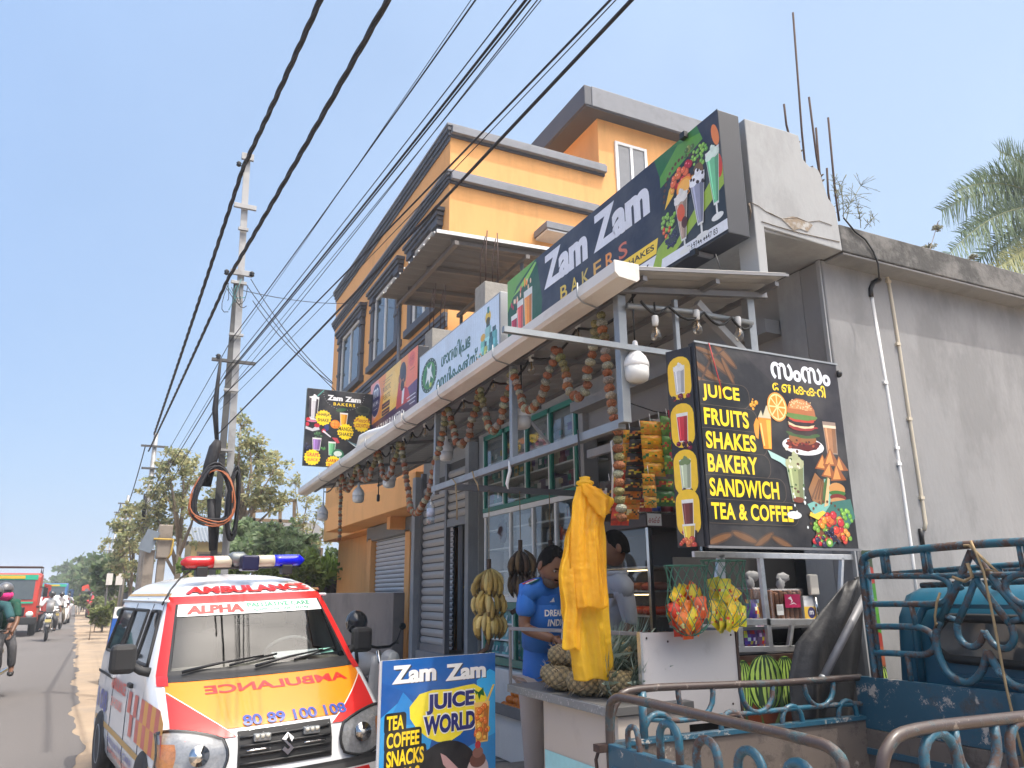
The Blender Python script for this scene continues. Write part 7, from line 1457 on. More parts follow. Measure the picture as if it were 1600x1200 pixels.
def hair_cap(C, R, s, parent, back=1.0):
    C = Vector(C); b = MB(); g = random.Random(3)
    def fn(x, y):
        a = 2 * math.pi * x; sy = math.cos(a); lim = (.25 if sy > .75 else .25 + .35 * min(1, (.75 - sy) / .9) ** .6) * back; th = math.pi * y * (lim + .012 * math.sin(61 * x) + .008 * math.sin(143 * x)); k = 1.06 + .012 * math.sin(40 * x) * y + .014 * math.sin(90 * x + 9 * y)
        return C + R @ (Vector((.076 * math.sin(th) * math.sin(a), .096 * math.sin(th) * sy - .004, .119 * math.cos(th))) * s * k)
    b.grid(fn, 72, 12, m_hair); return b.build('hair', parent)
def fingers(J, E, wr, d, side_, s=1., curl=.6):
    """palm, four bent fingers of different lengths and a thumb off the side"""
    d = Vector(d).normalized(); side_ = Vector(side_).normalized(); dn = d.cross(side_).normalized()
    pl = wr + d * .06 * s; J['palm'] = (pl, (.026 * s, .017 * s)); E.append(('wrist_h', 'palm'))
    for k, L in enumerate((.068, .078, .073, .056)):
        b0 = pl + d * .022 * s + side_ * (.024 - .016 * k) * s; b1 = b0 + d * L * .5 * s + dn * .012 * s * curl; b2 = b1 + d * L * .35 * s + dn * .03 * s * curl
        for n_, p_, r in (('a', b0, .009), ('b', b1, .0082), ('c', b2, .007)): J[f'f{k}{n_}'] = (p_, r * s)
        E += [('palm', f'f{k}a'), (f'f{k}a', f'f{k}b'), (f'f{k}b', f'f{k}c')]
    t0 = wr + d * .03 * s + side_ * .027 * s; t1 = t0 + d * .03 * s + side_ * .02 * s + dn * .012 * s; J['t0'] = (t0, .0105 * s); J['t1'] = (t1, .009 * s); J['t2'] = (t1 + d * .024 * s + dn * .012 * s, .0075 * s); E += [('wrist_h', 't0'), ('t0', 't1'), ('t1', 't2')]
def hand(b, wr, d, side_, mt, s=1., curl=.6):
    J = {'wrist_h': (wr, .024 * s)}; E = []; fingers(J, E, Vector(wr), d, side_, s, curl)
    o = skin('t', J, E, mt, None, 1); b.add([v.co.copy() for v in o.data.vertices], [tuple(p.vertices) for p in o.data.polygons], mt, True); m_ = o.data; bpy.data.objects.remove(o); bpy.data.meshes.remove(m_)
BE = [('pelvis', 'waist'), ('waist', 'chest'), ('chest', 'nb'), ('nb', 'neck'), ('nb', 'shA'), ('shA', 'elA'), ('elA', 'wrA'), ('nb', 'shB'), ('shB', 'elB'), ('elB', 'wrB'), ('pelvis', 'hipA'), ('hipA', 'knA'), ('knA', 'anA'), ('anA', 'toA'), ('pelvis', 'hipB'), ('hipB', 'knB'), ('knB', 'anB'), ('anB', 'toB')]
BRAD = dict(pelvis=.115, waist=.105, chest=.112, nb=.056, neck=.052, shA=.044, elA=.042, wrA=.028, shB=.044, elB=.042, wrB=.028, hipA=.085, knA=.058, anA=.04, toA=.032, hipB=.085, knB=.058, anB=.04, toB=.032)
def lerp(a, b_, t): return Vector(a).lerp(Vector(b_), t)
def person(o, P, label, headC, headF, mt, shirt, trous, group=None, s=1., hs=1., beard=None, sleeve=.62, hair=True, hands=True, shoe=None, tight=1., headUp=None):
    t = thing('person', o, label, 'person', group); P = {k: Vector(v) for k, v in P.items()}; J = {k: (P[k], BRAD[k] * s) for k in ['pelvis', 'waist', 'chest', 'nb', 'neck', 'shA', 'elA', 'wrA', 'shB', 'elB', 'wrB', 'hipA', 'knA', 'anA', 'toA', 'hipB', 'knB', 'anB', 'toB']}
    R = frame(headF, headUp or Vector((0, 0, 1)))
    def ex(b):
        head_shape(b, headC, R, hs, mt, beard)
        if hands:
            for q in 'AB': d = P['wr' + q] - P['el' + q]; hand(b, P['wr' + q], d, d.cross(Vector((0, 0, 1))) * (1 if q == 'A' else -1) + Vector((0, 0, .05)), mt, s)
    skin('body', J, BE, mt, t, 2, ex)
    g = 1.17 * tight; K = {k: (P[k], BRAD[k] * s * g) for k in ('chest', 'waist', 'pelvis', 'nb')}; K['nb'] = (P['nb'] + Vector((0, 0, .005)), .1 * s); K['pelvis'] = (P['pelvis'], .128 * s); E = [('chest', 'waist'), ('waist', 'pelvis'), ('chest', 'nb')]
    K['hem'] = (P['pelvis'] + (P['pelvis'] - P['waist']) * .45, .125 * s); E.append(('pelvis', 'hem'))
    for q in 'AB':
        K['sh' + q] = (P['sh' + q], .078 * s); sl_ = sleeve if not isinstance(sleeve, dict) else sleeve[q]; E.append(('nb', 'sh' + q))
        if sl_ <= 1: K['el' + q] = (lerp(P['sh' + q], P['el' + q], sl_), .064 * s); E.append(('sh' + q, 'el' + q))
        else: K['el' + q] = (P['el' + q], .056 * s); K['cu' + q] = (lerp(P['el' + q], P['wr' + q], sl_ - 1), .048 * s); E += [('sh' + q, 'el' + q), ('el' + q, 'cu' + q)]
    def yoke(b): pts = [lerp(P['shA'], P['elA'], .22), P['shA'] + Vector((0, 0, .01)), lerp(P['shA'], P['nb'], .5), P['nb'] - Vector((0, 0, .02)), lerp(P['shB'], P['nb'], .5), P['shB'] + Vector((0, 0, .01)), lerp(P['shB'], P['elB'], .22)]; b.tube(pts, [.056 * s, .068 * s, .078 * s, .085 * s, .078 * s, .068 * s, .056 * s], shirt, 14); b.tube([P['nb'] + Vector((0, 0, .03)), lerp(P['nb'], P['chest'], .5), P['chest'], P['waist']], [.07 * s, .112 * s, .135 * s, .125 * s], shirt, 18)
    sh = skin('shirt', K, E, shirt, t, 2, yoke)
    K = {'pelvis': (P['pelvis'], .122 * s)}; E = []
    for q in 'AB':
        K['hip' + q] = (P['hip' + q], .098 * s); K['kn' + q] = (P['kn' + q], .075 * s); K['an' + q] = (lerp(P['kn' + q], P['an' + q], .93), .062 * s); E += [('pelvis', 'hip' + q), ('hip' + q, 'kn' + q), ('kn' + q, 'an' + q)]
    skin('trousers', K, E, trous, t, 2)
    if hair: hair_cap(headC, R, hs, t)
    if shoe:
        for q in 'AB': b = MB(); c = lerp(P['an' + q], P['toA' if q == 'A' else 'toB'], .5); b.ell(c - Vector((0, 0, .02)), (.05, .05, .045), shoe, 12, 8); b.ell(P['to' + q], (.048, .06, .035), shoe, 12, 8); b.build('shoe', t)
    return t, sh
D = 4.95; d_ = lambda x, y, dz=0: dep(x, y, D + dz)
m_jer = M('blue_jersey', (.012, .125, .46), .7, var=.12, scale=12, bump=.25, bscale=18); m_trou = M('grey_beige_trousers', (.32, .29, .28), .85, var=.08, bump=.3, bscale=14); m_gry = M('pale_grey_shirt', (.34, .36, .39), .8, var=.06, bump=.35, bscale=13); m_dtr = M('dark_grey_trousers', (.06, .06, .065), .85)
hf = (RC @ Vector((.62, 0, 1)) * 1.0); hf = Vector((hf.x, hf.y, 0)).normalized() + Vector((0, 0, -.62))
P1 = dict(pelvis=d_(844, 1052), waist=d_(845, 1010), chest=d_(847, 955), nb=d_(852, 917), neck=d_(856, 905), shA=d_(824, 927, -.1), elA=d_(818, 982, -.16), wrA=d_(866, 999, -.26), shB=d_(878, 926, .1), elB=d_(892, 980, .04), wrB=d_(893, 1003, -.18), hipA=d_(831, 1070, -.04), knA=d_(836, 1190, -.06), anA=d_(838, 1308, .0), toA=d_(846, 1330, -.1), hipB=d_(860, 1070, .04), knB=d_(866, 1190, 0), anB=d_(866, 1306, .06), toB=d_(876, 1328, -.04))
p1, sh1 = person((P1['anA'].x, P1['anA'].y, 0), P1, 'bearded man in a blue cricket jersey bending over the stall counter', d_(862, 884, -.06), hf, m_skin, m_jer, m_trou, beard=m_beard, hs=1.06, s=1.0, sleeve=.72, shoe=m_black)
D = 5.35; hf2 = RC @ Vector((-1, 0, .12)); hf2 = Vector((hf2.x, hf2.y, 0)).normalized() + Vector((0, 0, -.12))
P2 = dict(pelvis=d_(962, 1035), waist=d_(963, 998), chest=d_(961, 945), nb=d_(964, 906), neck=d_(964, 892), shA=d_(976, 920, -.15), elA=d_(985, 975, -.2), wrA=d_(970, 1018, -.26), shB=d_(950, 916, .16), elB=d_(940, 975, .14), wrB=d_(925, 1000, .05), hipA=d_(966, 1052, -.08), knA=d_(964, 1150, -.08), anA=d_(966, 1246, -.08), toA=d_(945, 1256, -.1), hipB=d_(956, 1052, .09), knB=d_(952, 1150, .1), anB=d_(956, 1243, .1), toB=d_(936, 1252, .1))
p2, sh2 = person((P2['anA'].x, P2['anA'].y, .2), P2, 'man in a pale grey shirt with a chest badge standing behind the yellow bag', d_(960, 857, 0), hf2, m_skin, m_gry, m_dtr, hs=1.03, sleeve={'A': 1.02, 'B': 1.02}, shoe=m_black)
from mathutils.bvhtree import BVHTree
def print_on(o, parent, name, cx, cy, w, h, ax_u, dir_, mk, off=.004):
    """lay flat lettering onto a garment: cast from in front and keep 4 mm clear"""
    me = o.data; T = BVHTree.FromPolygons([v.co for v in me.vertices], [tuple(p.vertices) for p in me.polygons])
    V, F, mt = mk; Dd = Vector(dir_).normalized(); U = Vector(ax_u).normalized(); Vu = U.cross(Dd).normalized() if U.cross(Dd).z > 0 else Dd.cross(U).normalized()
    ax = min(p[0] for p in V); bx_ = max(p[0] for p in V); ay = min(p[1] for p in V); by = max(p[1] for p in V); C = Vector(cx); Q = []; last = 0
    for x, y in V:
        p = C + U * ((x - ax) / (bx_ - ax) - .5) * w + Vu * ((y - ay) / (by - ay) - .5) * h; hit = T.ray_cast(p - Dd * .6, Dd)
        dd = (hit[3] - .6) if hit[0] is not None and abs(hit[3] - .6) < .25 else last
        last = dd; Q.append(p + Dd * (dd - off))
    b = MB(); b.add(Q, F, mt); return b.build(name, parent)
cf = Vector((hf.x, hf.y, 0)).normalized(); dirn = -(Vector((0, -1, 0)) * .75 + cf * .25).normalized(); ur = Vector((0, 0, 1)).cross(-dirn).normalized() * 1
ur = Vector((-dirn.y, dirn.x, 0)); ur = ur if ur.x > 0 else -ur
D = 4.95; cc = lambda x, y: dep(x, y, 4.95)
sq = ([(0, 0), (1, 0), (1, 1), (0, 1)], [(0, 1, 2, 3)])
def _pr(name, px, py, w, h, mk, o=sh1, par=p1): return print_on(o, par, name, cc(px, py), 0, w, h, ur, dirn, mk)
_pr('jersey_lettering', 858, 957, .185, .04, (*text2d('DREAM11', .03), m_wht)); _pr('jersey_lettering', 858, 972, .15, .042, (*text2d('INDIA', .03), m_wht))
_pr('stripes_badge', 848, 937, .034, .028, ([(0, 0), (.28, 0), (.33, .35), (.05, .1), (.36, 0), (.62, 0), (.45, .75), (.34, .5), (.7, 0), (1, 0), (.6, 1), (.5, .8)], [(0, 1, 2, 3), (4, 5, 6, 7), (8, 9, 10, 11)], m_wht))
cr_ = [(.5 + .5 * math.cos(k * .5236), .5 + .5 * math.sin(k * .5236)) for k in range(12)] + [(.5 + .36 * math.cos(k * .5236), .5 + .36 * math.sin(k * .5236)) for k in range(12)]
_pr('team_crest', 874, 936, .032, .04, (cr_, [(k, (k + 1) % 12, 12 + (k + 1) % 12, 12 + k) for k in range(12)] + [tuple(range(12, 24))], M('crest_blue', (.3, .4, .6), .6)))
for k, mt in enumerate((m_red, m_wht, M('dark_green_stripe', (.01, .12, .08), .6))):
    a = P1['nb'] * .45 + P1['shA'] * .55 + Vector((.012 * k - .02, -.02 - .012 * k, .068)); c_ = P1['shA'] + Vector((.016 * k - .045, -.03 - .014 * k, .058)); b = MB(); b.bar(a, c_, .012, .006, mt); b.build('shoulder_stripe', p1)
b = MB(); b.tube([P1['nb'] + Vector((.07 * math.cos(a), .06 * math.sin(a), .03 + .02 * math.sin(a))) for a in [k * math.pi / 8 for k in range(16)]], .014, m_jer, 6, closed=True); b.build('collar', p1)
b = MB(); b.tube([P2['nb'] + Vector((.068 * math.cos(a), .068 * math.sin(a), .045)) for a in [k * math.pi / 8 for k in range(16)]], .018, m_gry, 6, closed=True); b.build('collar', p2)
b = MB(); b.box(dep(953, 931, 5.16), (.05, .015, .03), M('badge_brown', (.06, .045, .035), .4), Matrix.Rotation(-.6, 3, 'Z')); b.build('name_badge', p2)
# ------------------------------------------------------------------ riders on the road
m_hel = M('dark_helmet_shell', (.03, .03, .032), .25, coat=.5); m_tyre = m_rub; m_vis = M('smoked_visor', (.03, .03, .035), .08, spec=.9); m_wsh = M('white_cotton', (.62, .63, .64), .85, var=.06, bump=.3, bscale=14); m_lamp = M('headlamp_glass', (.7, .7, .66), .1)
def bike(o, rz, col, label, scooter=False):
    t = thing('motorcycle', o, label, 'motorcycle'); T = Matrix.Translation(Vector(o)) @ Matrix.Rotation(rz, 4, 'Z'); cm = M('bike_paint_%d' % (int(col[0] * 99) + 100 * int(col[2] * 99)), col, .3, coat=.4)
    def mb(): b = MB(); b.T = T; return b
    Rx = Vector((1, 0, 0)).to_track_quat('Z', 'Y').to_matrix(); r = .3 if not scooter else .24
    for y in (-.66, .62):
        b = mb(); b.lathe([(r - .09, -.03), (r - .03, -.048), (r, -.02), (r, .02), (r - .03, .048), (r - .09, .03)], (0, y, r), m_rub, 20, Rx); w = b.build('wheel', t); b = mb(); b.lathe([(r - .09, -.02), (.05, -.03), (.05, .03), (r - .09, .02)], (0, y, r), m_zinc, 16, Rx); b.build('rim', w)
    b = mb(); b.grid(lambda x, y: Vector(((x - .5) * .16, -.66 + (r + .04) * math.cos(rad(30 + 120 * y)), r + (r + .04) * math.sin(rad(30 + 120 * y)))), 3, 8, cm); b.build('mudguard', t, solid=.01)
    for s in (1, -1): b = mb(); b.tube([(s * .09, -.66, r), (s * .09, -.5, .78), (s * .09, -.46, .95)], .024, m_chr, 8); b.build('fork', t)
    b = mb(); b.tube([(-.38, -.3, 1.0), (-.28, -.38, 1.03), (-.1, -.44, .98), (.1, -.44, .98), (.28, -.38, 1.03), (.38, -.3, 1.0)], .016, m_black, 8); b.build('handlebar', t)
    b = mb(); b.ell((0, -.54, .86), (.1, .09, .1), cm, 14, 10); h_ = b.build('headlight_shell', t); b = mb(); b.ell((0, -.6, .86), (.082, .05, .082), m_lamp, 14, 8); b.build('headlight', h_)
    b = mb(); b.box((0, -.62, .7), (.2, .012, .1), M('yellow_plate', (.6, .5, .2), .5)); b.build('number_plate', t)
    for s in (1, -1): b = mb(); b.tube([(s * .3, -.36, 1.03), (s * .36, -.36, 1.16)], .007, m_black, 6); b.ell((s * .38, -.36, 1.18), (.06, .015, .04), m_black, 10, 8); b.build('mirror', t)
    b = mb(); b.ell((0, -.12, .8), (.15, .3, .13), cm, 14, 10); b.ell((0, .3, .78), (.14, .42, .06), m_black, 14, 8); b.ell((0, .0, .5), (.16, .28, .2), m_zinc_d, 12, 8); b.ell((0, .55, .66), (.12, .3, .1), cm, 12, 8); b.build('tank_and_seat', t)
    if scooter: b = mb(); b.grid(lambda x, y: Vector(((x - .5) * (.44 - .14 * y), -.42 - .06 * math.cos(3 * (x - .5)), .3 + .6 * y)), 6, 6, cm); b.build('leg_shield', t, solid=.02)
    for s in (1, -1): b = mb(); b.tube([(s * .1, -.05, .34), (s * .26, -.05, .33)], .018, m_black, 6); b.build('footrest', t)
    b = mb(); b.tube([(.13, -.2, .4), (.15, .1, .3), (.16, .75, .36)], .035, m_chr, 8); b.build('exhaust', t)
    return t, T
RP = dict(pelvis=(0, .28, .9), waist=(0, .22, 1.05), chest=(0, .14, 1.26), nb=(0, .1, 1.42), neck=(0, .08, 1.48), shA=(-.19, .1, 1.39), elA=(-.33, -.08, 1.16), wrA=(-.34, -.28, 1.04), shB=(.19, .1, 1.39), elB=(.33, -.08, 1.16), wrB=(.34, -.28, 1.04), hipA=(-.11, .24, .88), knA=(-.22, -.2, .74), anA=(-.22, .0, .4), toA=(-.22, -.13, .36), hipB=(.11, .24, .88), knB=(.22, -.2, .74), anB=(.22, .0, .4), toB=(.22, -.13, .36))
def rider(o, T, label, shirt, trous, helm=m_hel, off=(0, 0, 0), P=None):
    Q = {k: T @ (Vector(v) + Vector(off)) for k, v in (P or RP).items()}; hc = T @ (Vector((0, .05, 1.59)) + Vector(off)); f = T.to_3x3() @ Vector((0, -1, -.05))
    t, sh = person(o, Q, label, hc, f, m_skin, shirt, trous, 'riders on the road', hair=False, sleeve=.9, shoe=m_black); R = frame(f); b = MB()
    b.ell(hc + R @ Vector((0, -.008, .03)), (.118, .138, .12), helm, 20, 14, R); h_ = b.build('helmet', t); b = MB(); b.grid(lambda x, y: hc + R @ Vector((.113 * math.sin((x - .5) * 2.4), .118 * math.cos((x - .5) * 2.4) + .014, -.05 + .08 * y)), 10, 4, m_vis); b.build('visor', h_); return t
def at_road(px, py): p = on(px, py, 2, 0.0); return Vector((p.x, p.y, .004))
o = at_road(71, 1001); t, T = bike(o, .06, (.02, .02, .022), 'black motorcycle with a yellow plate heading towards us on the road'); rider(o, T, 'rider in a white shirt and dark helmet on the nearest motorcycle', m_wsh, m_dtr)
o = at_road(89, 984); t, T = bike(o, -.1, (.3, .3, .32), 'grey scooter just behind the white shirted motorcycle rider', True); rider(o, T, 'rider in white leaning on the grey scooter near the road edge', m_wsh, M('khaki_cotton', (.2, .17, .12), .9))
o = at_road(103, 966); t, T = bike(o, 0, (.1, .1, .1), 'distant dark scooter farthest along the road edge', True); rider(o, T, 'distant rider in grey beside the sandy shoulder', M('grey_cotton', (.3, .3, .32), .9), m_dtr)
o = at_road(-36, 1092); t, T = bike(o, -.12, (.015, .05, .03), 'dark green scooter cut off by the left picture edge', True)
rider(o, T, 'rider in a dark helmet on the scooter at the left edge', M('teal_print_cotton', (.02, .08, .09), .9, var=.5, scale=40), m_dtr, M('grey_helmet_shell', (.12, .12, .13), .3, coat=.4))
PL = dict(RP); PL.update(anB=(.3, -.12, .36), toB=(.34, -.3, .3), knB=(.28, -.18, .72), elB=(.26, -.02, 1.12), wrB=(.24, -.2, .92))
pl_ = rider(o, T, 'pillion passenger in a green dress and pink scarf at the left picture edge', M('green_kurta', (.01, .075, .05), .9, var=.6, scale=60, stain=(.4, .2, .1), samt=.8, sscale=30, slo=.6), m_dtr, M('grey_helmet_shell', (.12, .12, .13), .3), (.05, .36, .04), PL)
b = MB(); hc = T @ Vector((.05, .4, 1.56)); b.ell(hc, (.13, .14, .1), M('pink_scarf', (.7, .03, .22), .9, bump=.5), 14, 10, jit=.05); b.build('scarf', pl_)
# pedestrian far along the shoulder
def ped(px, py, label, shirt, trous):
    o = on(px, py, 2, 0.0); Pp = dict(pelvis=(0, 0, .93), waist=(0, 0, 1.06), chest=(0, 0, 1.27), nb=(0, 0, 1.42), neck=(0, .0, 1.48), shA=(-.19, 0, 1.39), elA=(-.25, .02, 1.12), wrA=(-.25, -.06, .9), shB=(.19, 0, 1.39), elB=(.25, .02, 1.12), wrB=(.25, -.06, .9), hipA=(-.1, 0, .9), knA=(-.1, -.08, .5), anA=(-.1, .05, .09), toA=(-.1, -.1, .04), hipB=(.1, 0, .9), knB=(.1, .02, .5), anB=(.1, .1, .09), toB=(.1, -.02, .04))
    T = Matrix.Translation(o); Q = {k: T @ Vector(v) for k, v in Pp.items()}; person(o, Q, label, T @ Vector((0, -.02, 1.59)), (0, -1, 0), m_skin, shirt, trous, 'people walking by the road', shoe=m_black)
ped(121, 960, 'distant man in a dark blue shirt walking on the sandy shoulder', M('navy_shirt', (.03, .05, .16), .9), M('white_lungi', (.5, .48, .45), .9)); ped(128, 956, 'distant person in pale blue beside the black roadside shed', M('pale_blue_shirt', (.2, .35, .5), .9), m_dtr)
# ================================================================== utility poles and wires
m_pole = M('galvanised_pole', (.36, .36, .36), .6, .35, var=.18, scale=5, stain=(.22, .21, .2), samt=.5, sscale=4); m_poled = M('dark_pole_steel', (.1, .1, .1), .7, .2, var=.25, scale=6); m_cpole = M('concrete_pole', (.3, .28, .26), .9, var=.2, scale=3, bump=.3)
PY = 12.5
up_ = thing('utility_pole', on(350, 905, 1, PY) * 1.0, 'tall double steel utility pole carrying black cable coils behind the ambulance', 'utility pole')
def pw(px, py, y=PY): return on(px, py, 1, y)
def rail2(a, c, w, nm, mt):
    q = MB(); A, C = pw(*a), pw(*c); A = C + (A - C) * ((C.z + .02) / (C.z - A.z)) if A.z < C.z else A
    q.bar(A, C, w, w * .8, mt, (0, 1, 0)); q.bar(A + Vector((0, -w * .5, 0)), C + Vector((0, -w * .5, 0)), w * 1.25, .014, mt, (0, 1, 0)); return q.build(nm, up_, bev=.004)
A_top, A_bot = (386, 247), (352, 860); rail2(A_bot, A_top, .085, 'main_rail', m_pole); rail2((334, 860), (370, 440), .08, 'second_rail', m_poled)
for (x, y, w, h) in ((386, 250, .2, .12), (382, 327, .36, .08), (379, 362, .16, .05), (376, 430, .34, .09), (372, 445, .24, .05), (368, 526, .22, .04), (360, 612, .22, .04), (350, 705, .24, .04)):
    q = MB(); q.box(pw(x, y) + Vector((0, -.1, 0)), (w, .05, h), m_pole); q.build('bracket', up_, bev=.004)
q = MB(); q.box(pw(364, 568) + Vector((0, -.12, 0)), (.66, .05, .05), m_poled); q.build('cross_arm', up_, bev=.004)
for (x, y) in ((340, 561), (372, 262), (353, 430), (392, 433)):
    q = MB(); p = pw(x, y) + Vector((0, -.12, 0)); q.lathe([(.02, -.04), (.045, -.02), (.03, 0), (.045, .02), (.02, .05)], p, m_black, 10); q.build('insulator', up_)
def coil(cx, cy, rx, rz, n, mt, label, seed, rw=.014, y=PY - .3, tilt=.0):
    g = random.Random(seed); c = pw(cx, cy, y); b = MB(); P = []
    for i in range(n * 26):
        a = 2 * math.pi * i / 26; t = i / (n * 26); k = 1 + .1 * math.sin(7.3 * t * n) + .05 * math.sin(3 * a + seed); P.append(c + Vector((rx * k * math.cos(a), .12 * math.sin(17 * t) + tilt * math.sin(a), rz * k * math.sin(a) - .04 * math.cos(2 * a))))
    b.tube(P, rw, mt, 6); return tag(b.build('cable_coil'), label, 'cable coil')
coil(334, 778, .27, .42, 13, m_wire, 'thick coil of black cable tied to the steel pole', 3, .018); coil(364, 790, .07, .5, 9, m_wire, 'narrow black cable coil hanging right of the orange cable', 5, .018)
coil(331, 780, .3, .4, 3, M('orange_cable', (.42, .13, .05), .6), 'thin loops of orange cable hung over the black coil', 4, .010, PY - .46)
b = MB(); b.tube([pw(341, 688, PY - .25), pw(336, 700, PY - .25), pw(327, 730, PY - .25), pw(322, 760, PY - .2)], [.05, .09, .09, .07], m_wire, 10); tag(b.build('splice_sleeve'), 'black splice sleeve above the cable coil', 'cable sleeve')
b = MB(); b.tube([pw(333, 860, PY - .2), pw(330, 780, PY - .2)], .06, m_wire, 10); tag(b.build('cable_bundle'), 'thick black cable running down the pole below the coils', 'cable'); b = MB(); b.tube([pw(345, 560, PY - .2), pw(340, 600, PY - .2), pw(336, 640, PY - .2), pw(339, 690, PY - .2)], [.02, .03, .045, .03], m_wire, 8); tag(b.build('cable_bundle'), 'vertical bundle of black cables down the pole', 'cable')
g = random.Random(12); q = MB()
for k in range(9):
    a = pw(358 + g.uniform(-6, 30), 440 + g.uniform(-5, 12), PY - .15); c = pw(352 + g.uniform(-4, 50), 470 + g.uniform(-10, 20), PY - .15); m_ = (a + c) / 2 + Vector((g.uniform(-.2, .2), 0, -g.uniform(.1, .4))); P = [a.lerp(m_, t / 5).lerp(m_.lerp(c, t / 5), t / 5) for t in range(6)]; q.tube(P, .007, m_wire if k % 3 else M('teal_wire', (.05, .2, .22)), 4)
tag(q.build('wire_tangle'), 'tangle of thin wires round the pole clamps', 'wire')
def wire(P, r, label, twist=False, sag=.0, name='overhead_wire', n=14):
    P = [Vector(p) for p in P]; Q = []
    for a, c in zip(P, P[1:]):
        for i in range(n): t = i / n; p = a.lerp(c, t); p.z -= sag * 4 * t * (1 - t); Q.append(p)
    Q.append(P[-1]); b = MB()
    if twist:
        F_ = []
        for a, c in zip(Q, Q[1:]):
            L = (c - a).length; m_ = max(1, int(L / .12))
            for i in range(min(m_, 24)): F_.append(a.lerp(c, i / min(m_, 24)))
        s_ = 0; S_ = [0]
        for a, c in zip(F_, F_[1:]): s_ += (c - a).length; S_.append(s_)
        for ph in (0, 2.09, 4.19): b.tube([p + Vector((r * math.cos(q * 4.5 + ph), 0, r * math.sin(q * 4.5 + ph))) for p, q in zip(F_, S_)], r * .95, m_wire, 5)
    else: b.tube(Q, r, m_wire, 5)
    return tag(b.build(name), label, 'wire')
P2Y = 30.0
def over(pole_px, top_px, back_px, r, label, twist=False, dz=.0, sag=.05, ext=1.35):
    a = pw(*pole_px, PY - .15); c = on(top_px, 0, 2, a.z + dz); e = a + (c - a) * ext; pts = ([pw(*back_px, P2Y)] if back_px else []) + [a, e]; return wire(pts, r * (.62 if twist else .52), label, twist, sag)
over((380, 262), 499, (241, 678), .034, 'thickest twisted cable crossing the upper left of the sky to the pole top', True)
over((356, 436), 603, (232, 705), .026, 'second twisted cable fixed to the middle clamp of the pole', True)
over((362, 530), 738, (224, 770), .013, 'thick straight wire right of the second twisted cable'); over((364, 536), 731, None, .006, 'thin wire running close under that thick straight wire')
over((352, 580), 800, (222, 790), .009, 'thin wire left of the heavy bundle of wires'); over((352, 588), 815, (221, 800), .018, 'heaviest black wire of the central bundle'); over((351, 592), 822, None, .012, 'middle wire of the central bundle'); over((350, 605), 838, None, .006, 'thin beaded wire under the central bundle')
over((349, 620), 832, (220, 815), .007, 'lowest thin wire beside the roof corner of the orange building'); over((345, 622), 944, (218, 832), .014, 'wire crossing in front of the orange cornices, left of three'); over((344, 640), 952, None, .006, 'thinnest of the wires crossing the orange cornices'); over((340, 679), 975, None, .018, 'rightmost thick wire crossing in front of the orange wall')
for k, (a, c, lab) in enumerate((((392, 436), (520, 598, 10.9, 1), 'thin service wire from the pole clamp to the black shake sign'), ((385, 445), (556, 640, 10.9, 1), 'grey service wire running down past the orange windows'), ((372, 452), (575, 472, 4.5, 0), 'pale wire running level from the pole to the orange building'), ((395, 470), (520, 600, 10.95, 1), 'steep service wire left of the shake sign'))):
    e = on(c[0], c[1], c[3], c[2]); wire([pw(*a), e], .007, lab, sag=.12, name='service_wire')
def small_pole(y, h, k, lab, x=None, arm=True):
    x = 1.03 - .0457 * (y - 12.5) if x is None else x; t = thing('utility_pole', (x, y, 0), lab, 'utility pole', 'poles along the road'); b = MB(); b.tube([(x, y, -.05), (x + .03 * k, y, h)], [.12, .075], m_cpole if k % 2 else m_pole, 8); b.build('shaft', t)
    if arm:
        b = MB(); b.box((x, y - .1, h - .5), (.9, .07, .07), m_poled); b.box((x, y - .1, h - 1.3), (.7, .07, .07), m_poled); b.build('cross_arm', t); b = MB(); b.tube([(x - .12, y - .1, h - 2.2), (x - .1, y - .1, h - 3.2)], .06, m_wire, 8); b.build('cable_bundle', t)
    return x
xs_ = []
for k, (y, h, lab) in enumerate(((30, 7.2, 'second steel pole along the road, its top holding a twisted cable'), (44, 6.0, 'short thick concrete pole behind the second steel pole'), (52, 7.4, 'third utility pole with dark cables beside the concrete pole'), (60, 7.6, 'fourth utility pole rising above the far trees'), (74, 7.4, 'fifth utility pole among the roadside trees'), (90, 7.3, 'sixth utility pole, thin in the distance'), (108, 7.2, 'seventh utility pole far down the road'), (130, 7, 'far pole near the vanishing point'))):
    xs_.append((small_pole(y, h, k, lab, .24 if k == 0 else None), y, h))
for i in range(len(xs_) - 1):
    (x, y, h), (x2, y2, h2) = xs_[i], xs_[i + 1]; wire([(x - .3, y, h - .45), (x2 - .3, y2, h2 - .45)], .02, f'{ORD[i]} sagging span of wire beyond the second pole along the road', sag=.35); wire([(x + .3, y, h - 1.3), (x2 + .3, y2, h2 - 1.3)], .02, f'lower wire under the {ORD[i]} far span along the road', sag=.4)
t = thing('leaning_prop', (.4, 38, 0), 'dark timber prop leaning against the short concrete pole', 'prop'); b = MB(); b.bar(pw(202, 895, 40), pw(184, 855, 40), .14, .14, m_wood); b.build('beam', t)
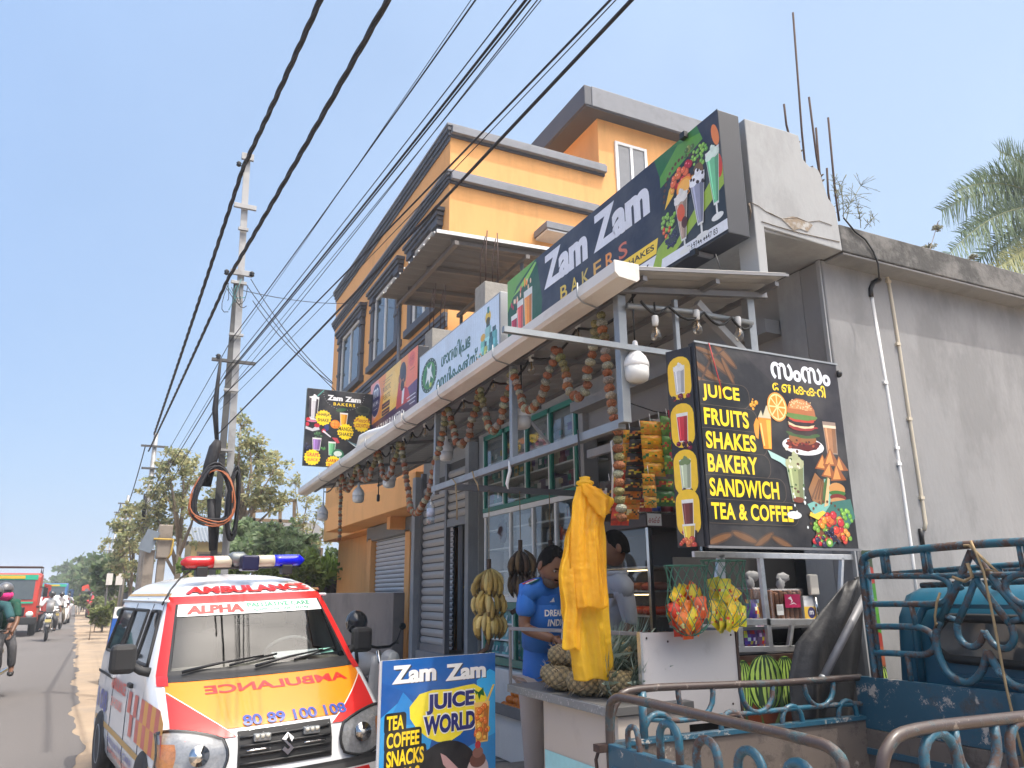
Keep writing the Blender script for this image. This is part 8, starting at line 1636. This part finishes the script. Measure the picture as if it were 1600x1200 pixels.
# ================================================================== trees and plants
L_ol = leafmat('olive_leaf', (1, 1, 1), .5); m_bark = M('grey_bark', (.2, .16, .12), .95, var=.3, scale=6, bump=.6); m_palm = leafmat('palm_leaflet', (1, 1, 1), .3)
def tree(name, o, h, clumps, n, size, cols, label, seed, trunk=.1, cat='tree', group=None, droop=0., bare=0., asp=.45):
    """clumps: (dx,dy,z,rx,ry,rz) ellipsoids filled with leaf faces; limbs run from the trunk to each clump"""
    o = Vector(o); t = thing(name, o, label, cat, group); g = random.Random(seed); b = MB(); top = h * .55
    if trunk: b.tube([o + Vector((0, 0, -.05)), o + Vector((.05 * h * .2, 0, h * .25)), o + Vector((0, 0, top))], [trunk, trunk * .8, trunk * .5], m_bark, 8)
    for (dx, dy, z, rx, ry, rz) in clumps:
        c = o + Vector((dx, dy, z)); s_ = o + Vector((0, 0, min(top, z * .6))); m_ = (s_ + c) / 2 + Vector((g.uniform(-.1, .1) * h * .2, 0, .04 * h)); b.tube([s_, m_, c], [max(.012, trunk * .45), max(.01, trunk * .3), .01], m_bark, 6)
        for k in range(6): d = Vector((g.uniform(-1, 1) * rx, g.uniform(-1, 1) * ry, g.uniform(-.6, 1) * rz)) * .9; b.tube([c, c + d * .5 + Vector((0, 0, .05)), c + d], [.016, .01, .005], m_bark, 4)
    b.build('trunk', t); V = []; F = []; C = []; tot = sum(r[3] * r[4] * r[5] for r in clumps) ** 1.0
    wts = [(r[3] * r[4] * r[5]) ** .67 for r in clumps]; W_ = sum(wts)
    for r, w in zip(clumps, wts):
        m_ = int(n * w / W_); subs = [(g.gauss(0, .5), g.gauss(0, .5), g.gauss(0, .45)) for _ in range(max(4, m_ // 28))]
        for k in range(m_):
            sx, sy, sz = g.choice(subs); c = o + Vector((r[0] + (sx + g.gauss(0, .13)) * r[3], r[1] + (sy + g.gauss(0, .13)) * r[4], r[2] + (sz + g.gauss(0, .13)) * r[5])); c.z = max(.03, c.z)
            d = Vector((g.gauss(0, 1), g.gauss(0, 1), g.gauss(0, .7) - droop)).normalized(); s_ = d.orthogonal().normalized(); s_ = (s_ * math.cos(k) + d.cross(s_) * math.sin(k)) * size * asp * g.uniform(.6, 1.2); L = size * g.uniform(.7, 1.4); i = len(V)
            V += [c, c + d * L * .5 + s_, c + d * L, c + d * L * .5 - s_]; F.append((i, i + 1, i + 2, i + 3)); q = g.choice(cols); v = g.uniform(.6, 1.3); C.append(tuple(x * v for x in q))
    b = MB(); b.add(V, F, L_ol, False, C); b.build('crown', t); return t
OL = [(.36, .38, .2), (.43, .42, .23), (.29, .33, .17), (.45, .41, .2)]; GN = [(.045, .10, .02), (.06, .13, .03), (.035, .08, .018)]; DG_ = [(.09, .15, .05), (.12, .19, .065), (.15, .21, .09)]; YG = [(.16, .24, .035), (.13, .21, .03), (.19, .26, .05)]; GG = [(.25, .34, .18), (.3, .38, .22), (.2, .28, .13)]
def clump_px(lst, o, y):
    R_ = []
    for (px, py, r1, r2) in lst: p = on(px, py, 1, y); s_ = (y * .92) / FPX; R_.append((p.x - o[0], random.Random(px).uniform(-.8, .8), p.z, r1 * s_ * 1.12, r1 * s_, r2 * s_ * 1.12))
    return R_
def tree_px(name, base_px, y, lst, n, size, cols, label, seed, trunk=.12, **k):
    o = on(base_px, 900, 1, y); o.z = 0; cl = clump_px(lst, o, y); h = max(c[2] for c in cl); return tree(name, o, h, cl, n, size, cols, label, seed, trunk, **k)
tree_px('tree', 372, 27, [(392, 690, 26, 18), (408, 712, 26, 18), (380, 735, 26, 22), (420, 745, 26, 22), (356, 705, 14, 20), (400, 775, 34, 24), (430, 790, 22, 18), (350, 770, 26, 26), (380, 660, 10, 24)], 4600, .15, OL, 'airy olive green tree rising just right of the cable coils', 2, .15, droop=.4, asp=.3)
tree_px('tree', 275, 29, [(262, 725, 22, 20), (285, 715, 20, 18), (300, 740, 22, 26), (250, 760, 22, 22), (275, 780, 28, 24), (305, 790, 24, 24), (240, 800, 22, 20), (265, 830, 26, 24), (225, 830, 18, 22)], 4600, .15, OL, 'airy olive tree between the two nearest poles', 3, .14, droop=.4, asp=.3)
tree_px('tree', 470, 30, [(462, 755, 14, 12), (480, 780, 18, 16), (498, 800, 18, 16), (470, 820, 20, 18), (505, 830, 14, 20), (485, 850, 18, 16)], 1500, .12, OL, 'sparse twiggy tree left of the shop canopy end', 4, .08, droop=.4, asp=.3)
tree_px('tree', 205, 36, [(205, 800, 14, 14), (190, 830, 18, 16), (210, 850, 20, 18), (188, 870, 18, 16), (215, 885, 18, 14)], 2400, .16, OL, 'small olive tree left of the second steel pole', 5, .1)
tree_px('shrub', 395, 22, [(390, 832, 30, 16), (430, 836, 30, 18), (462, 845, 26, 16), (405, 858, 40, 20), (450, 868, 36, 18), (375, 860, 20, 20)], 5200, .15, GG, 'big grey green shrub right behind the steel pole', 6, .06, cat='shrub')
tree_px('shrub', 420, 20.5, [(370, 888, 24, 14), (410, 890, 30, 14), (450, 888, 30, 14), (480, 880, 20, 16), (500, 900, 16, 12), (330, 890, 20, 12), (300, 885, 16, 12)], 4200, .14, [(.19, .28, .06), (.24, .33, .08), (.15, .23, .05)], 'low bright green bush behind the ambulance light bar', 7, .05, cat='shrub')
tree_px('tree', 565, 27, [(572, 850, 18, 20), (556, 862, 16, 14), (580, 875, 18, 20), (560, 885, 16, 14), (545, 875, 12, 12)], 2600, .2, DG_, 'dark leafy tree left of the orange roller shutter', 8, .1)
tree_px('cypress', 514, 31, [(514, 870, 5, 16), (514, 890, 7, 14)], 500, .16, DG_, 'small dark upright conifer above the black fence', 9, .05, droop=-.8)
tree_px('banana_plant', 545, 21.5, [(530, 895, 18, 10), (552, 890, 16, 12), (510, 902, 14, 8), (562, 900, 12, 10)], 420, .5, YG, 'bright yellow green broad leaved plants above the black fence', 10, .03, cat='plant', droop=-.5, asp=.2)
far = [(48, 176, 900, 16, 18), (60, 168, 905, 14, 16), (75, 160, 898, 16, 20), (90, 150, 893, 18, 20), (105, 140, 900, 18, 18), (120, 128, 903, 17, 18), (140, 116, 904, 16, 16), (160, 106, 908, 14, 14), (185, 96, 914, 14, 12), (215, 86, 919, 14, 9), (250, 76, 923, 13, 6), (300, 62, 926, 14, 4)]
for k, (y, px, py, rx, rz) in enumerate(far):
    lab = f'{ORD[k]} roadside tree of the receding row, counted from the near end'
    tree_px('tree', px, y, [(px, py, rx, rz), (px - 5, py + 8, rx, rz * .8), (px + 6, py + 6, rx, rz * .9), (px + 2, py - 6, rx * .6, rz * .6)], 2200 if k < 8 else 1200, .12 + .0045 * y, DG_ + [(.16, .19, .08)], lab, 40 + k, .1 + .001 * y, group='roadside trees')
for k, (y, px, py, rx, rz) in enumerate(((55, 150, 950, 8, 10), (40, 158, 968, 10, 9), (33, 152, 962, 7, 7), (46, 170, 955, 9, 9), (70, 125, 942, 8, 6))):
    tree_px('shrub', px, y, [(px, py, rx, rz), (px + 6, py - 4, rx, rz)], 900, .12 + .002 * y, [(.18, .22, .06), (.23, .25, .09), (.14, .18, .05)], f'{ORD[k]} of the weedy bushes along the sandy road shoulder', 60 + k, .02, cat='shrub')
# coconut palm beyond the wall at the right
t = thing('coconut_palm', (13.4, 7.6, 0), 'coconut palm with arching fronds behind the grey wall at the right', 'palm'); pc = on(1660, 330, 1, 13.5); b = MB(); b.tube([(pc.x, 13.5, -.05), (pc.x + .3, 13.5, pc.z * .5), (pc.x, 13.5, pc.z)], [.2, .15, .12], m_bark, 10); b.build('trunk', t); t.location = (pc.x, 13.5, 0); adopt(t.children[0], t)
g = random.Random(5)
def frond(px, py, mid, seed, dy=0., col=0):
    a = pc; e = on(px, py, 1, 13.5 + dy); m_ = on(mid[0], mid[1], 1, 13.5 + dy * .5); P = [a.lerp(m_, k / 20).lerp(m_.lerp(e, k / 20), k / 20) for k in range(21)]; b = MB(); b.tube(P, [.03 - .0012 * k for k in range(21)], M('palm_rib', (.16, .17, .06)), 5); V = []; F = []; C = []; gg = random.Random(seed)
    for k in range(3, 20):
        for j in range(6):
            p = P[k].lerp(P[min(20, k + 1)], j / 6); d = (P[min(20, k + 1)] - P[k - 1]).normalized()
            for s_ in (1, -1):
                n_ = d.cross(Vector((0, 1, 0))).normalized(); L = 1.25 * math.sin(math.pi * (k + 2) / 24) ** .6 * gg.uniform(.8, 1.1); v = (d * .8 + n_ * s_ * (.75) + Vector((0, gg.uniform(-.5, .1), -.25))).normalized() * L; w = d * .03; i = len(V)
                tip = p + v + Vector((0, 0, -.18 * L)); V += [p - w, p + w, p + v * .6 + w * .7, p + v * .6 - w * .7, tip]; F += [(i, i + 1, i + 2, i + 3), (i + 3, i + 2, i + 4)]; c = gg.choice(((.10, .16, .06), (.13, .19, .08), (.075, .12, .06)) if not col else ((.3, .3, .1), (.24, .26, .09))); C += [c, c]
    b.add(V, F, m_palm, False, C); b.build('frond', t)
for k, q in enumerate((((1470, 330), (1560, 270), 1), ((1480, 400), (1570, 300), 2, -.8), ((1500, 440), (1590, 330), 3, .8), ((1590, 262), (1640, 270), 4, .5), ((1540, 470), (1620, 350), 5), ((1545, 425), (1620, 385), 6, -.5, 1), ((1700, 240), (1690, 270), 7), ((1800, 330), (1740, 280), 8), ((1780, 430), (1740, 340), 9), ((1640, 220), (1655, 260), 10, .9), ((1490, 300), (1570, 262), 11, -.4), ((1500, 365), (1590, 300), 12, .4), ((1520, 280), (1600, 255), 13, .2), ((1560, 235), (1620, 260), 14, -.6), ((1560, 400), (1625, 330), 15))): frond(q[0][0], q[0][1], q[1], *q[2:])
tree_px('sapling', 1450, 11.5, [(1440, 365, 12, 16), (1455, 385, 16, 12), (1430, 385, 10, 10), (1470, 395, 12, 8), (1510, 405, 16, 8)], 1300, .045, [(.3, .3, .22), (.24, .25, .17)], 'thin pale twiggy bush showing above the weathered roof edge', 71, .02, cat='plant')
# weeds on the roof edge by the broken parapet
g = random.Random(17)
for k, (x0, y0, x1, y1, lab) in enumerate(((1316, 338, 1345, 290, 'tall umbrella headed weed on the roof edge, tilted to the right'), (1312, 330, 1304, 286, 'fine weed between the rebar rods'), (1318, 342, 1314, 290, 'bushy weed just right of the last rebar rod'), (1345, 356, 1340, 325, 'small forked weed on the roof edge'), (1350, 358, 1365, 340, 'low sprig at the right of the roof weeds'), (1322, 346, 1326, 318, 'short dry weed at the parapet foot'))):
    t = thing('roof_weed', on(x0, y0, 1, 3.3), lab, 'weed'); b = MB(); a, c = on(x0, y0, 1, 3.3), on(x1, y1, 1, 3.3); b.tube([a, a.lerp(c, .5) + Vector((.01, 0, .01)), c], .0025, M('dry_stem', (.2, .2, .12), .9), 4); L = (c - a).length
    for f_ in (.45, .7, 1.0):
        p = a.lerp(c, f_)
        for j in range(9): d = Vector((g.uniform(-1, 1), g.uniform(-.6, .6), g.uniform(-.3, 1))).normalized() * L * g.uniform(.15, .38); b.tube([p, p + d * .6 + Vector((0, 0, .004)), p + d], .0016, MATS['dry_stem'], 3); b.tube([p + d * .7, p + d * .8 + Vector((.01, 0, .012))], .0013, MATS['dry_stem'], 3)
    b.build('stems', t)
# ================================================================== far vehicles, yard walls and roadside things
def car(o, rz, L, Wd, Hh, col, label, van=False, name='parked_car', cat='car'):
    """small car facing -y at rz=0: lofted shell with glass, lamps, grille, bumper, plate and wheels"""
    t = thing(name, o, label, cat); T = Matrix.Translation(Vector(o)) @ Matrix.Rotation(rz, 4, 'Z'); pm = M('car_paint_%02x%02x%02x' % tuple(int(c * 255) for c in col), col, .25, coat=.5, var=.04); h = Wd / 2
    def mb(): b = MB(); b.T = T; return b
    lv = [(.2, .94, .04, .02), (.35, 1, 0, 0), (.55, 1, .02, 0), (.52 * Hh, .99, .06, .03), (.6 * Hh, .96, .26 * L if not van else .12 * L, .06), (.62 * Hh, .93, .28 * L if not van else .13 * L, .08), (.92 * Hh, .78, .44 * L if not van else .22 * L, .2), (.98 * Hh, .7, .5 * L if not van else .3 * L, .35), (Hh, .3, .56 * L if not van else .45 * L, .7)]
    b = mb(); V = []; n = 0
    for (z, k, f, r) in lv:
        ring = []; y0, y1 = f, L - r
        for x in (-1, -.9, -.6, 0, .6, .9, 1): ring.append((x * h * k, y0 + .12 * abs(x) ** 4, z))
        for x in (1, .9, .6, 0, -.6, -.9, -1): ring.append((x * h * k, y1 - .1 * abs(x) ** 4, z))
        V += ring; n = len(ring)
    b.add(V, [(i * n + j, i * n + (j + 1) % n, (i + 1) * n + (j + 1) % n, (i + 1) * n + j) for i in range(len(lv) - 1) for j in range(n)] + [tuple((len(lv) - 1) * n + j for j in range(n))], pm, True); b.build('body', t)
    (za, ka, fa, ra), (zb, kb, fb, rb) = lv[5], lv[6]; gm = m_pane; b = mb()
    b.grid(lambda x, y: Vector(((2 * x - 1) * h * (ka + (kb - ka) * y) * .9, fa + (fb - fa) * y + .12 * abs(2 * x - 1) ** 4 - .012, za + (zb - za) * y + .008)), 8, 4, gm); b.build('windscreen', t)
    for s in (1, -1): b = mb(); b.grid(lambda x, y: Vector((s * (h * (ka + (kb - ka) * y) + .008), fa + .25 + (fb - fa) * y + (L - 1.0 - fa) * x * (1 - .12 * y) - .1 * y, za + .02 + (zb - za - .04) * y)), 6, 3, gm, flip=(s < 0)); b.build('side_window', t)
    for s in (1, -1):
        b = mb(); b.ell((s * h * .74, .05, .47 * Hh), (.17 * h, .06, .05 * Hh), m_lamp, 12, 8); b.build('headlight', t); b = mb(); b.ell((s * (h + .1), fa + .3, za + .05), (.1, .06, .07), pm, 10, 6); b.build('side_mirror', t)
        for y in (.75, L - .75): Rx = Vector((1, 0, 0)).to_track_quat('Z', 'Y').to_matrix(); b = mb(); b.lathe([(.17, -.09), (.29, -.09), (.3, 0), (.29, .09), (.17, .09)], (s * (h - .08), y, .3), m_rub, 18, Rx); w = b.build('wheel', t); b = mb(); b.lathe([(.17, -.07), (.02, -.08), (.02, .08), (.17, .07)], (s * (h - .08), y, .3), m_zinc, 14, Rx); b.build('rim', w)
    b = mb(); b.box((0, -.012, .4 * Hh), (Wd * .5, .03, .1), m_black); b.build('grille', t, bev=.01); b = mb(); b.box((0, -.02, .3), (Wd * .92, .05, .16), m_dk); b.build('bumper', t, bev=.02); b = mb(); b.box((0, -.05, .36), (.45, .01, .11), m_wht); b.build('number_plate', t)
    return t, T, mb
car(at_road(74, 977), .0, 3.9, 1.7, 1.6, (.72, .72, .72), 'white hatchback driving behind the motorcycles', name='white_hatchback'); car(at_road(42, 968), .0, 3.8, 1.65, 1.5, (.36, .015, .03), 'dark red hatchback in the traffic left of the white car', name='red_hatchback')
o = on(156, 966, 2, 0.0); t, T, mb = car(o, .1, 3.4, 1.5, 1.85, (.5, .03, .03), 'small red van parked on the verge beside the black shed', True, 'red_van', 'van'); b = mb(); b.box((0, 1.0, 1.9), (1.1, .12, .12), m_wht); b.build('roof_lamp_bar', t)
def lorry(o, rz, col, label, Hh, bed, rails=True):
    t = thing('lorry', o, label, 'lorry'); T = Matrix.Translation(Vector(o)) @ Matrix.Rotation(rz, 4, 'Z'); pm = M('lorry_paint_%d' % int(col[0] * 99), col, .4, var=.1, coat=.2)
    def mb(): b = MB(); b.T = T; return b
    b = mb(); pr_ = [(0, .5), (0, 1.35), (.18, Hh - .12), (.35, Hh), (1.6, Hh), (1.65, .5)]; b.prism(pr_, (-1.0, 0, 0), (0, 1, 0), (0, 0, 1), (1, 0, 0), 2.0, pm); b.build('cab', t, bev=.06)
    b = mb(); b.grid(lambda x, y: Vector((-.82 + 1.64 * x, -.015 + .17 * y, 1.42 + (Hh - 1.65) * y)), 4, 3, m_pane); b.build('windscreen', t); b = mb(); b.box((0, .14, Hh - .16), (1.8, .05, .2), M('green_visor_band', (.03, .4, .25), .4)); b.box((0, .12, Hh - .16), (.9, .05, .12), M('yellow_visor_band', (.6, .4, .03), .4)); b.build('visor', t); b = mb(); b.box((0, -.02, 1.3), (1.7, .03, .07), MATS['green_visor_band']); b.build('green_trim', t)
    b = mb(); b.box((0, -.08, .6), (2.1, .16, .28), m_dk); b.build('bumper', t, bev=.03); b = mb(); b.box((0, -.02, .95), (1.2, .04, .35), m_black); b.build('grille', t, bev=.02)
    for s in (1, -1):
        b = mb(); b.ell((s * .78, -.03, .85), (.14, .06, .12), m_lamp, 12, 8); b.build('headlight', t); b = mb(); b.tube([(s * 1.0, .15, 1.9), (s * 1.2, .05, 1.9)], .02, m_black, 6); b.box((s * 1.22, .03, 1.7), (.16, .06, .36), m_black); b.build('side_mirror', t)
        for y in (.85, 4.6): Rx = Vector((1, 0, 0)).to_track_quat('Z', 'Y').to_matrix(); b = mb(); b.lathe([(.2, -.12), (.42, -.12), (.45, 0), (.42, .12), (.2, .12)], (s * .88, y, .45), m_rub, 18, Rx); b.build('wheel', t)
        b = mb(); b.bx(s * 1.08 - .03, s * 1.08 + .03, 1.8, 6.2, .9, 1.35, bed)
        for k in range(8): b.bx(s * 1.08 - .035, s * 1.08 + .035, 1.82 + k * .61, 1.9 + k * .61, .9, 2.05, bed)
        for z in (1.55, 1.75, 1.97): b.bx(s * 1.08 - .025, s * 1.08 + .025, 1.8, 6.2, z, z + .06, bed)
        b.build('side_board', t)
    b = mb(); b.bx(-1.05, 1.05, 1.8, 6.2, .8, .9, bed); b.build('load_floor', t)
    if rails: b = mb(); b.tube([(-.95, .5, Hh), (-.95, .4, Hh + .25), (.95, .4, Hh + .25), (.95, .5, Hh)], .03, m_rust, 6); b.tube([(-.95, 1.5, Hh), (-.95, 1.5, Hh + .25), (.95, 1.5, Hh + .25), (.95, 1.5, Hh)], .03, m_rust, 6); b.tube([(-.95, .4, Hh + .25), (-.95, 1.5, Hh + .25)], .03, m_rust, 6); b.tube([(.95, .4, Hh + .25), (.95, 1.5, Hh + .25)], .03, m_rust, 6); b.build('roof_rack', t)
    return t
lorry(at_road(4, 996), .03, (.45, .035, .02), 'red lorry with a green banded windscreen at the left edge', 2.45, M('red_side_board', (.38, .03, .025), .6, var=.15)); lorry(at_road(76, 964), .0, (.03, .12, .3), 'blue lorry far down the road behind the white car', 2.5, M('blue_side_board', (.03, .1, .25), .6), False)
# parked scooter with a helmet beyond the ambulance
sp_ = on(566, 1000, 1, 8.6); o = Vector((sp_.x, 8.9, .004)); t, T = bike(o, .5, (.55, .55, .56), 'white scooter parked between the ambulance and the grey wall', True)
hc = on(557, 972, 1, 8.55); b = MB(); b.ell(hc, (.12, .13, .125), m_hel, 18, 12); t = tag(b.build('helmet'), 'dark helmet hanging on the parked scooter before the grey wall', 'helmet'); b = MB(); b.grid(lambda x, y: hc + Vector((.12 * math.sin((x - .5) * 2.2 - .3), -.134 * math.cos((x - .5) * 2.2), -.07 + .085 * y)), 10, 4, m_vis); b.build('visor', t)
b = MB(); b.tube([hc + Vector((0, .06, -.1)), hc + Vector((.05, .1, -.4)), hc + Vector((.05, .15, -.75))], .02, m_black, 6); tag(b.build('helmet_stand'), 'black stem under the hanging helmet', 'stand')
# walls and yard
def wall(name, x0, x1, y0, y1, z, mat, label, cat='wall'): b = MB(); b.bx(x0, x1, y0, y1, -.1, z, mat); return tag(b.build(name, bev=.012), label, cat)
wall('yard_wall', 3.6, 3.78, 11.6, 19.5, 1.56, M('brown_grey_render', (.2, .175, .16), .95, var=.18, scale=1.6, bump=.3, stain=(.12, .105, .1), samt=.5, sscale=1.2), 'plain brown grey yard wall in front of the orange shutters')
b = MB()
for k in range(34): b.bx(2.2 + k * .2, 2.2 + k * .2 + .1, 22.0, 22.03, -.05, 2.02, m_poled); b.bx(2.3 + k * .2, 2.4 + k * .2, 22.03, 22.06, -.05, 2.02, M('dark_brown_sheet', (.05, .04, .037), .7))
tag(b.build('sheet_fence'), 'dark corrugated sheet fence between bushes and the orange building', 'fence')
def house(px0, px1, pyt, y, label, wallm, roofm, eave=.35, pitch=.9):
    a, c = on(px0, pyt, 1, y), on(px1, pyt, 1, y); t = thing('house', ((a.x + c.x) / 2, y, 0), label, 'house'); b = MB(); b.bx(a.x, c.x, y, y + 5, -.1, a.z, wallm); b.build('wall', t)
    b = MB(); n = 30; b.grid(lambda x, q: Vector((a.x - eave + (c.x - a.x + 2 * eave) * x, y - eave + (3 + eave) * q, a.z - .05 + pitch * q + .03 * math.cos(x * n * 3.1416))), n * 2, 2, roofm, False); b.grid(lambda x, q: Vector((a.x - eave + (c.x - a.x + 2 * eave) * x, y + 5.3 - 2.3 * q, a.z - .05 + pitch * q)), 4, 2, roofm, False); b.build('roof', t, solid=.03)
    w = MB(); m_ = (a.x + c.x) / 2; w.bx(m_ - .6, m_ + .6, y - .03, y + .02, a.z - 1.5, a.z - .5, m_wood); w = w.build('window', t); q = MB(); q.bx(m_ - .5, m_ + .5, y - .04, y - .032, a.z - 1.4, a.z - .6, m_pane); q.build('pane', w); return t
house(300, 360, 845, 40, 'yellow walled house half hidden behind the steel pole', M('yellow_house_wash', (.4, .32, .14), .9), m_zinc); house(468, 502, 838, 36, 'small house with a grey pitched roof left of the canopy end', M('buff_house_wash', (.36, .28, .14), .9), M('grey_tin_roof', (.22, .21, .2), .7)); house(548, 600, 893, 30, 'low dark roofed shed behind the black fence', M('dim_shed_wall', (.12, .11, .1), .9), M('dark_shed_roof', (.09, .085, .08), .8), .3, .4)
t = thing('timber_scaffold', on(440, 850, 1, 30), 'rough timber frame with a tilted tin sheet behind the shrub', 'frame'); b = MB()
for x0, y0, x1, y1 in ((397, 778, 395, 900), (438, 785, 436, 900), (460, 782, 458, 900), (392, 783, 462, 782), (385, 800, 440, 795), (395, 812, 462, 815)): b.bar(on(x0, y0, 1, 30), on(x1, y1, 1, 30), .11, .11, m_wood)
b.build('poles', t); b = MB(); q = [on(*p, 1, 30) for p in ((395, 822), (424, 800), (442, 814), (420, 834))]; q[1].y += 1.5; q[2].y += 1.5; b.add(q, [(0, 1, 2, 3)], m_zinc); b.build('tin_sheet', t, solid=.02)
t = thing('concrete_pillar', on(258, 900, 1, 24), 'weathered concrete gate pillar with yellow pipe behind the ambulance roof', 'pillar'); m_gp = M('stained_concrete', (.3, .26, .22), .95, var=.2, scale=2, stain=(.12, .1, .085), samt=.6, sscale=1.5)
a, c = on(243, 872, 1, 24), on(271, 820, 1, 24); b = MB(); b.bx(a.x, c.x, 24, 24.7, a.z, c.z, m_gp); b.bx(a.x - .3, a.x - .02, 24.1, 24.6, -.05, c.z - .7, m_gp); b.bx(a.x + .06, c.x - .1, 24.08, 24.62, -.05, a.z - .002, m_gp); b.build('masonry', t, bev=.03); b = MB(); b.tube([on(*p, 1, 23.95) for p in ((240, 842), (271, 843), (267, 866), (262, 872))], .03, M('yellow_pipe', (.5, .33, .06)), 6); b.build('pipe', t)
b = MB(); q = on(233, 845, 1, 24); b.box(q, (.35, .05, .6), M('grey_blue_board', (.18, .22, .27), .6), Matrix.Rotation(.35, 3, 'Y')); tag(b.build('tilted_panel'), 'tilted grey blue panel left of the concrete pillar', 'panel')
t = thing('roadside_shed', on(141, 962, 2, 0), 'black sided roadside shed with a red flag beyond the parked red van', 'shed'); o = on(139, 962, 2, 0); y = o.y; b = MB(); zz = on(150, 922, 1, y).z; b.bx(o.x - .3, o.x + 5, y, y + 3, -.05, zz - .1, M('black_shed_board', (.02, .02, .022), .8)); b.bx(o.x - .7, o.x + 5.4, y - .5, y + 3.4, zz - .09, zz + .12, m_zinc_d); b.build('body', t)
p = on(141, 914, 1, y - .6); b = MB(); b.grid(lambda u, v: p + Vector((-.55 + 1.1 * u, .12 * math.sin(5 * u), -.45 + .7 * v * (.5 + .5 * u) + .1 * u)), 10, 5, M('red_flag_cloth', (.6, .06, .03), .8)); b.build('flag', t); b = MB(); b.tube([p + Vector((.55, 0, -1.2)), p + Vector((.55, 0, .5))], .025, m_wood, 6); b.build('flag_pole', t)
t = thing('signboard', on(179, 905, 1, 40), 'blank white double signboard on posts beside the far road', 'signboard'); b = MB()
for a_, c_ in (((165, 914), (177, 896)), ((180, 914), (193, 896))): p, q = on(*a_, 1, 40), on(*c_, 1, 40); b.bx(p.x, q.x, 40, 40.05, p.z, q.z, M('white_sign_sheet', (.62, .6, .57), .5))
b.build('panel', t)
for px in (168, 190): p = on(px, 915, 1, 40); b = MB(); b.bx(p.x - .04, p.x + .04, 40.06, 40.14, -.05, p.z + .6, m_poled); b.build('post', t)
# small leaning poster board beside the ambulance tail
y = 16.5; A, B_ = on(163, 1004, 1, y), on(186, 952, 1, y); t = thing('poster_board', (A.x, y, 0), 'leaning blue and red poster board on the sandy shoulder behind the ambulance', 'signboard'); w = .52; hh = B_.z - .02; ux = Vector((w, .2, 0)); vz = Vector((.1, .25, hh)); N = ux.cross(vz).normalized(); N = N if N.y < 0 else -N; b = MB(); b.prism([(0, 0), (1, 0), (1, 1), (0, 1)], (A.x, y, .06), ux, vz, -N, .03, m_black); b.build('panel', t)
P = Pic(Vector((A.x, y, .06)) + N * .002, ux, vz, N, 50, 100); P.rect(0, 0, 50, 100, (.5, .5, .52)); P.rect(0, 84, 50, 100, (.72, .72, .72)); P.ell(10, 92, 6, 6, S(30, 60, 70)); P.text('FRESH', 20, 88, 46, 96, BLK, .02); P.poly([(0, 50), (50, 60), (50, 84), (0, 84)], S(40, 90, 170)); P.poly([(6, 60), (44, 74), (46, 80), (10, 70)], S(220, 170, 60)); P.rect(0, 40, 50, 52, S(60, 60, 140)); P.text('JUICE', 6, 41, 44, 51, S(200, 40, 60), .03); P.poly([(0, 0), (50, 0), (50, 40), (0, 30)], S(120, 60, 90)); P.fruits(24, 20, 18, 14, 14, 3, [S(200, 140, 70), S(160, 60, 80), S(230, 200, 150)], .2, .4); P.build('printed_face', t)
b = MB(); b.tube([Vector((A.x, y, 0)), Vector((A.x, y, .1))], .02, m_black, 6); b.tube([Vector((A.x + w, y + .2, 0)), Vector((A.x + w, y + .2, .1))], .02, m_black, 6); b.tube([Vector((A.x + .1, y + .25, hh)), Vector((A.x + .1, y + .8, 0))], .02, m_black, 6); b.build('stand_legs', t)
# ================================================================== air
hz = MB(); hz.bx(-400, 400, -100, 900, -1.2, 16.5, m_black); hz = hz.build('haze'); hz.data.materials.clear(); hm = bpy.data.materials.new('humid_haze'); hm.use_nodes = True; hm.node_tree.nodes.clear()
ho = hm.node_tree.nodes.new('ShaderNodeOutputMaterial'); hv = hm.node_tree.nodes.new('ShaderNodeVolumePrincipled'); hv.inputs['Color'].default_value = (.86, .92, 1, 1); hv.inputs['Density'].default_value = .0016; hm.node_tree.links.new(hv.outputs[0], ho.inputs['Volume']); hz.data.materials.append(hm)
stuff(hz, 'thin pale humid haze lying over the road and the far trees', 'haze')
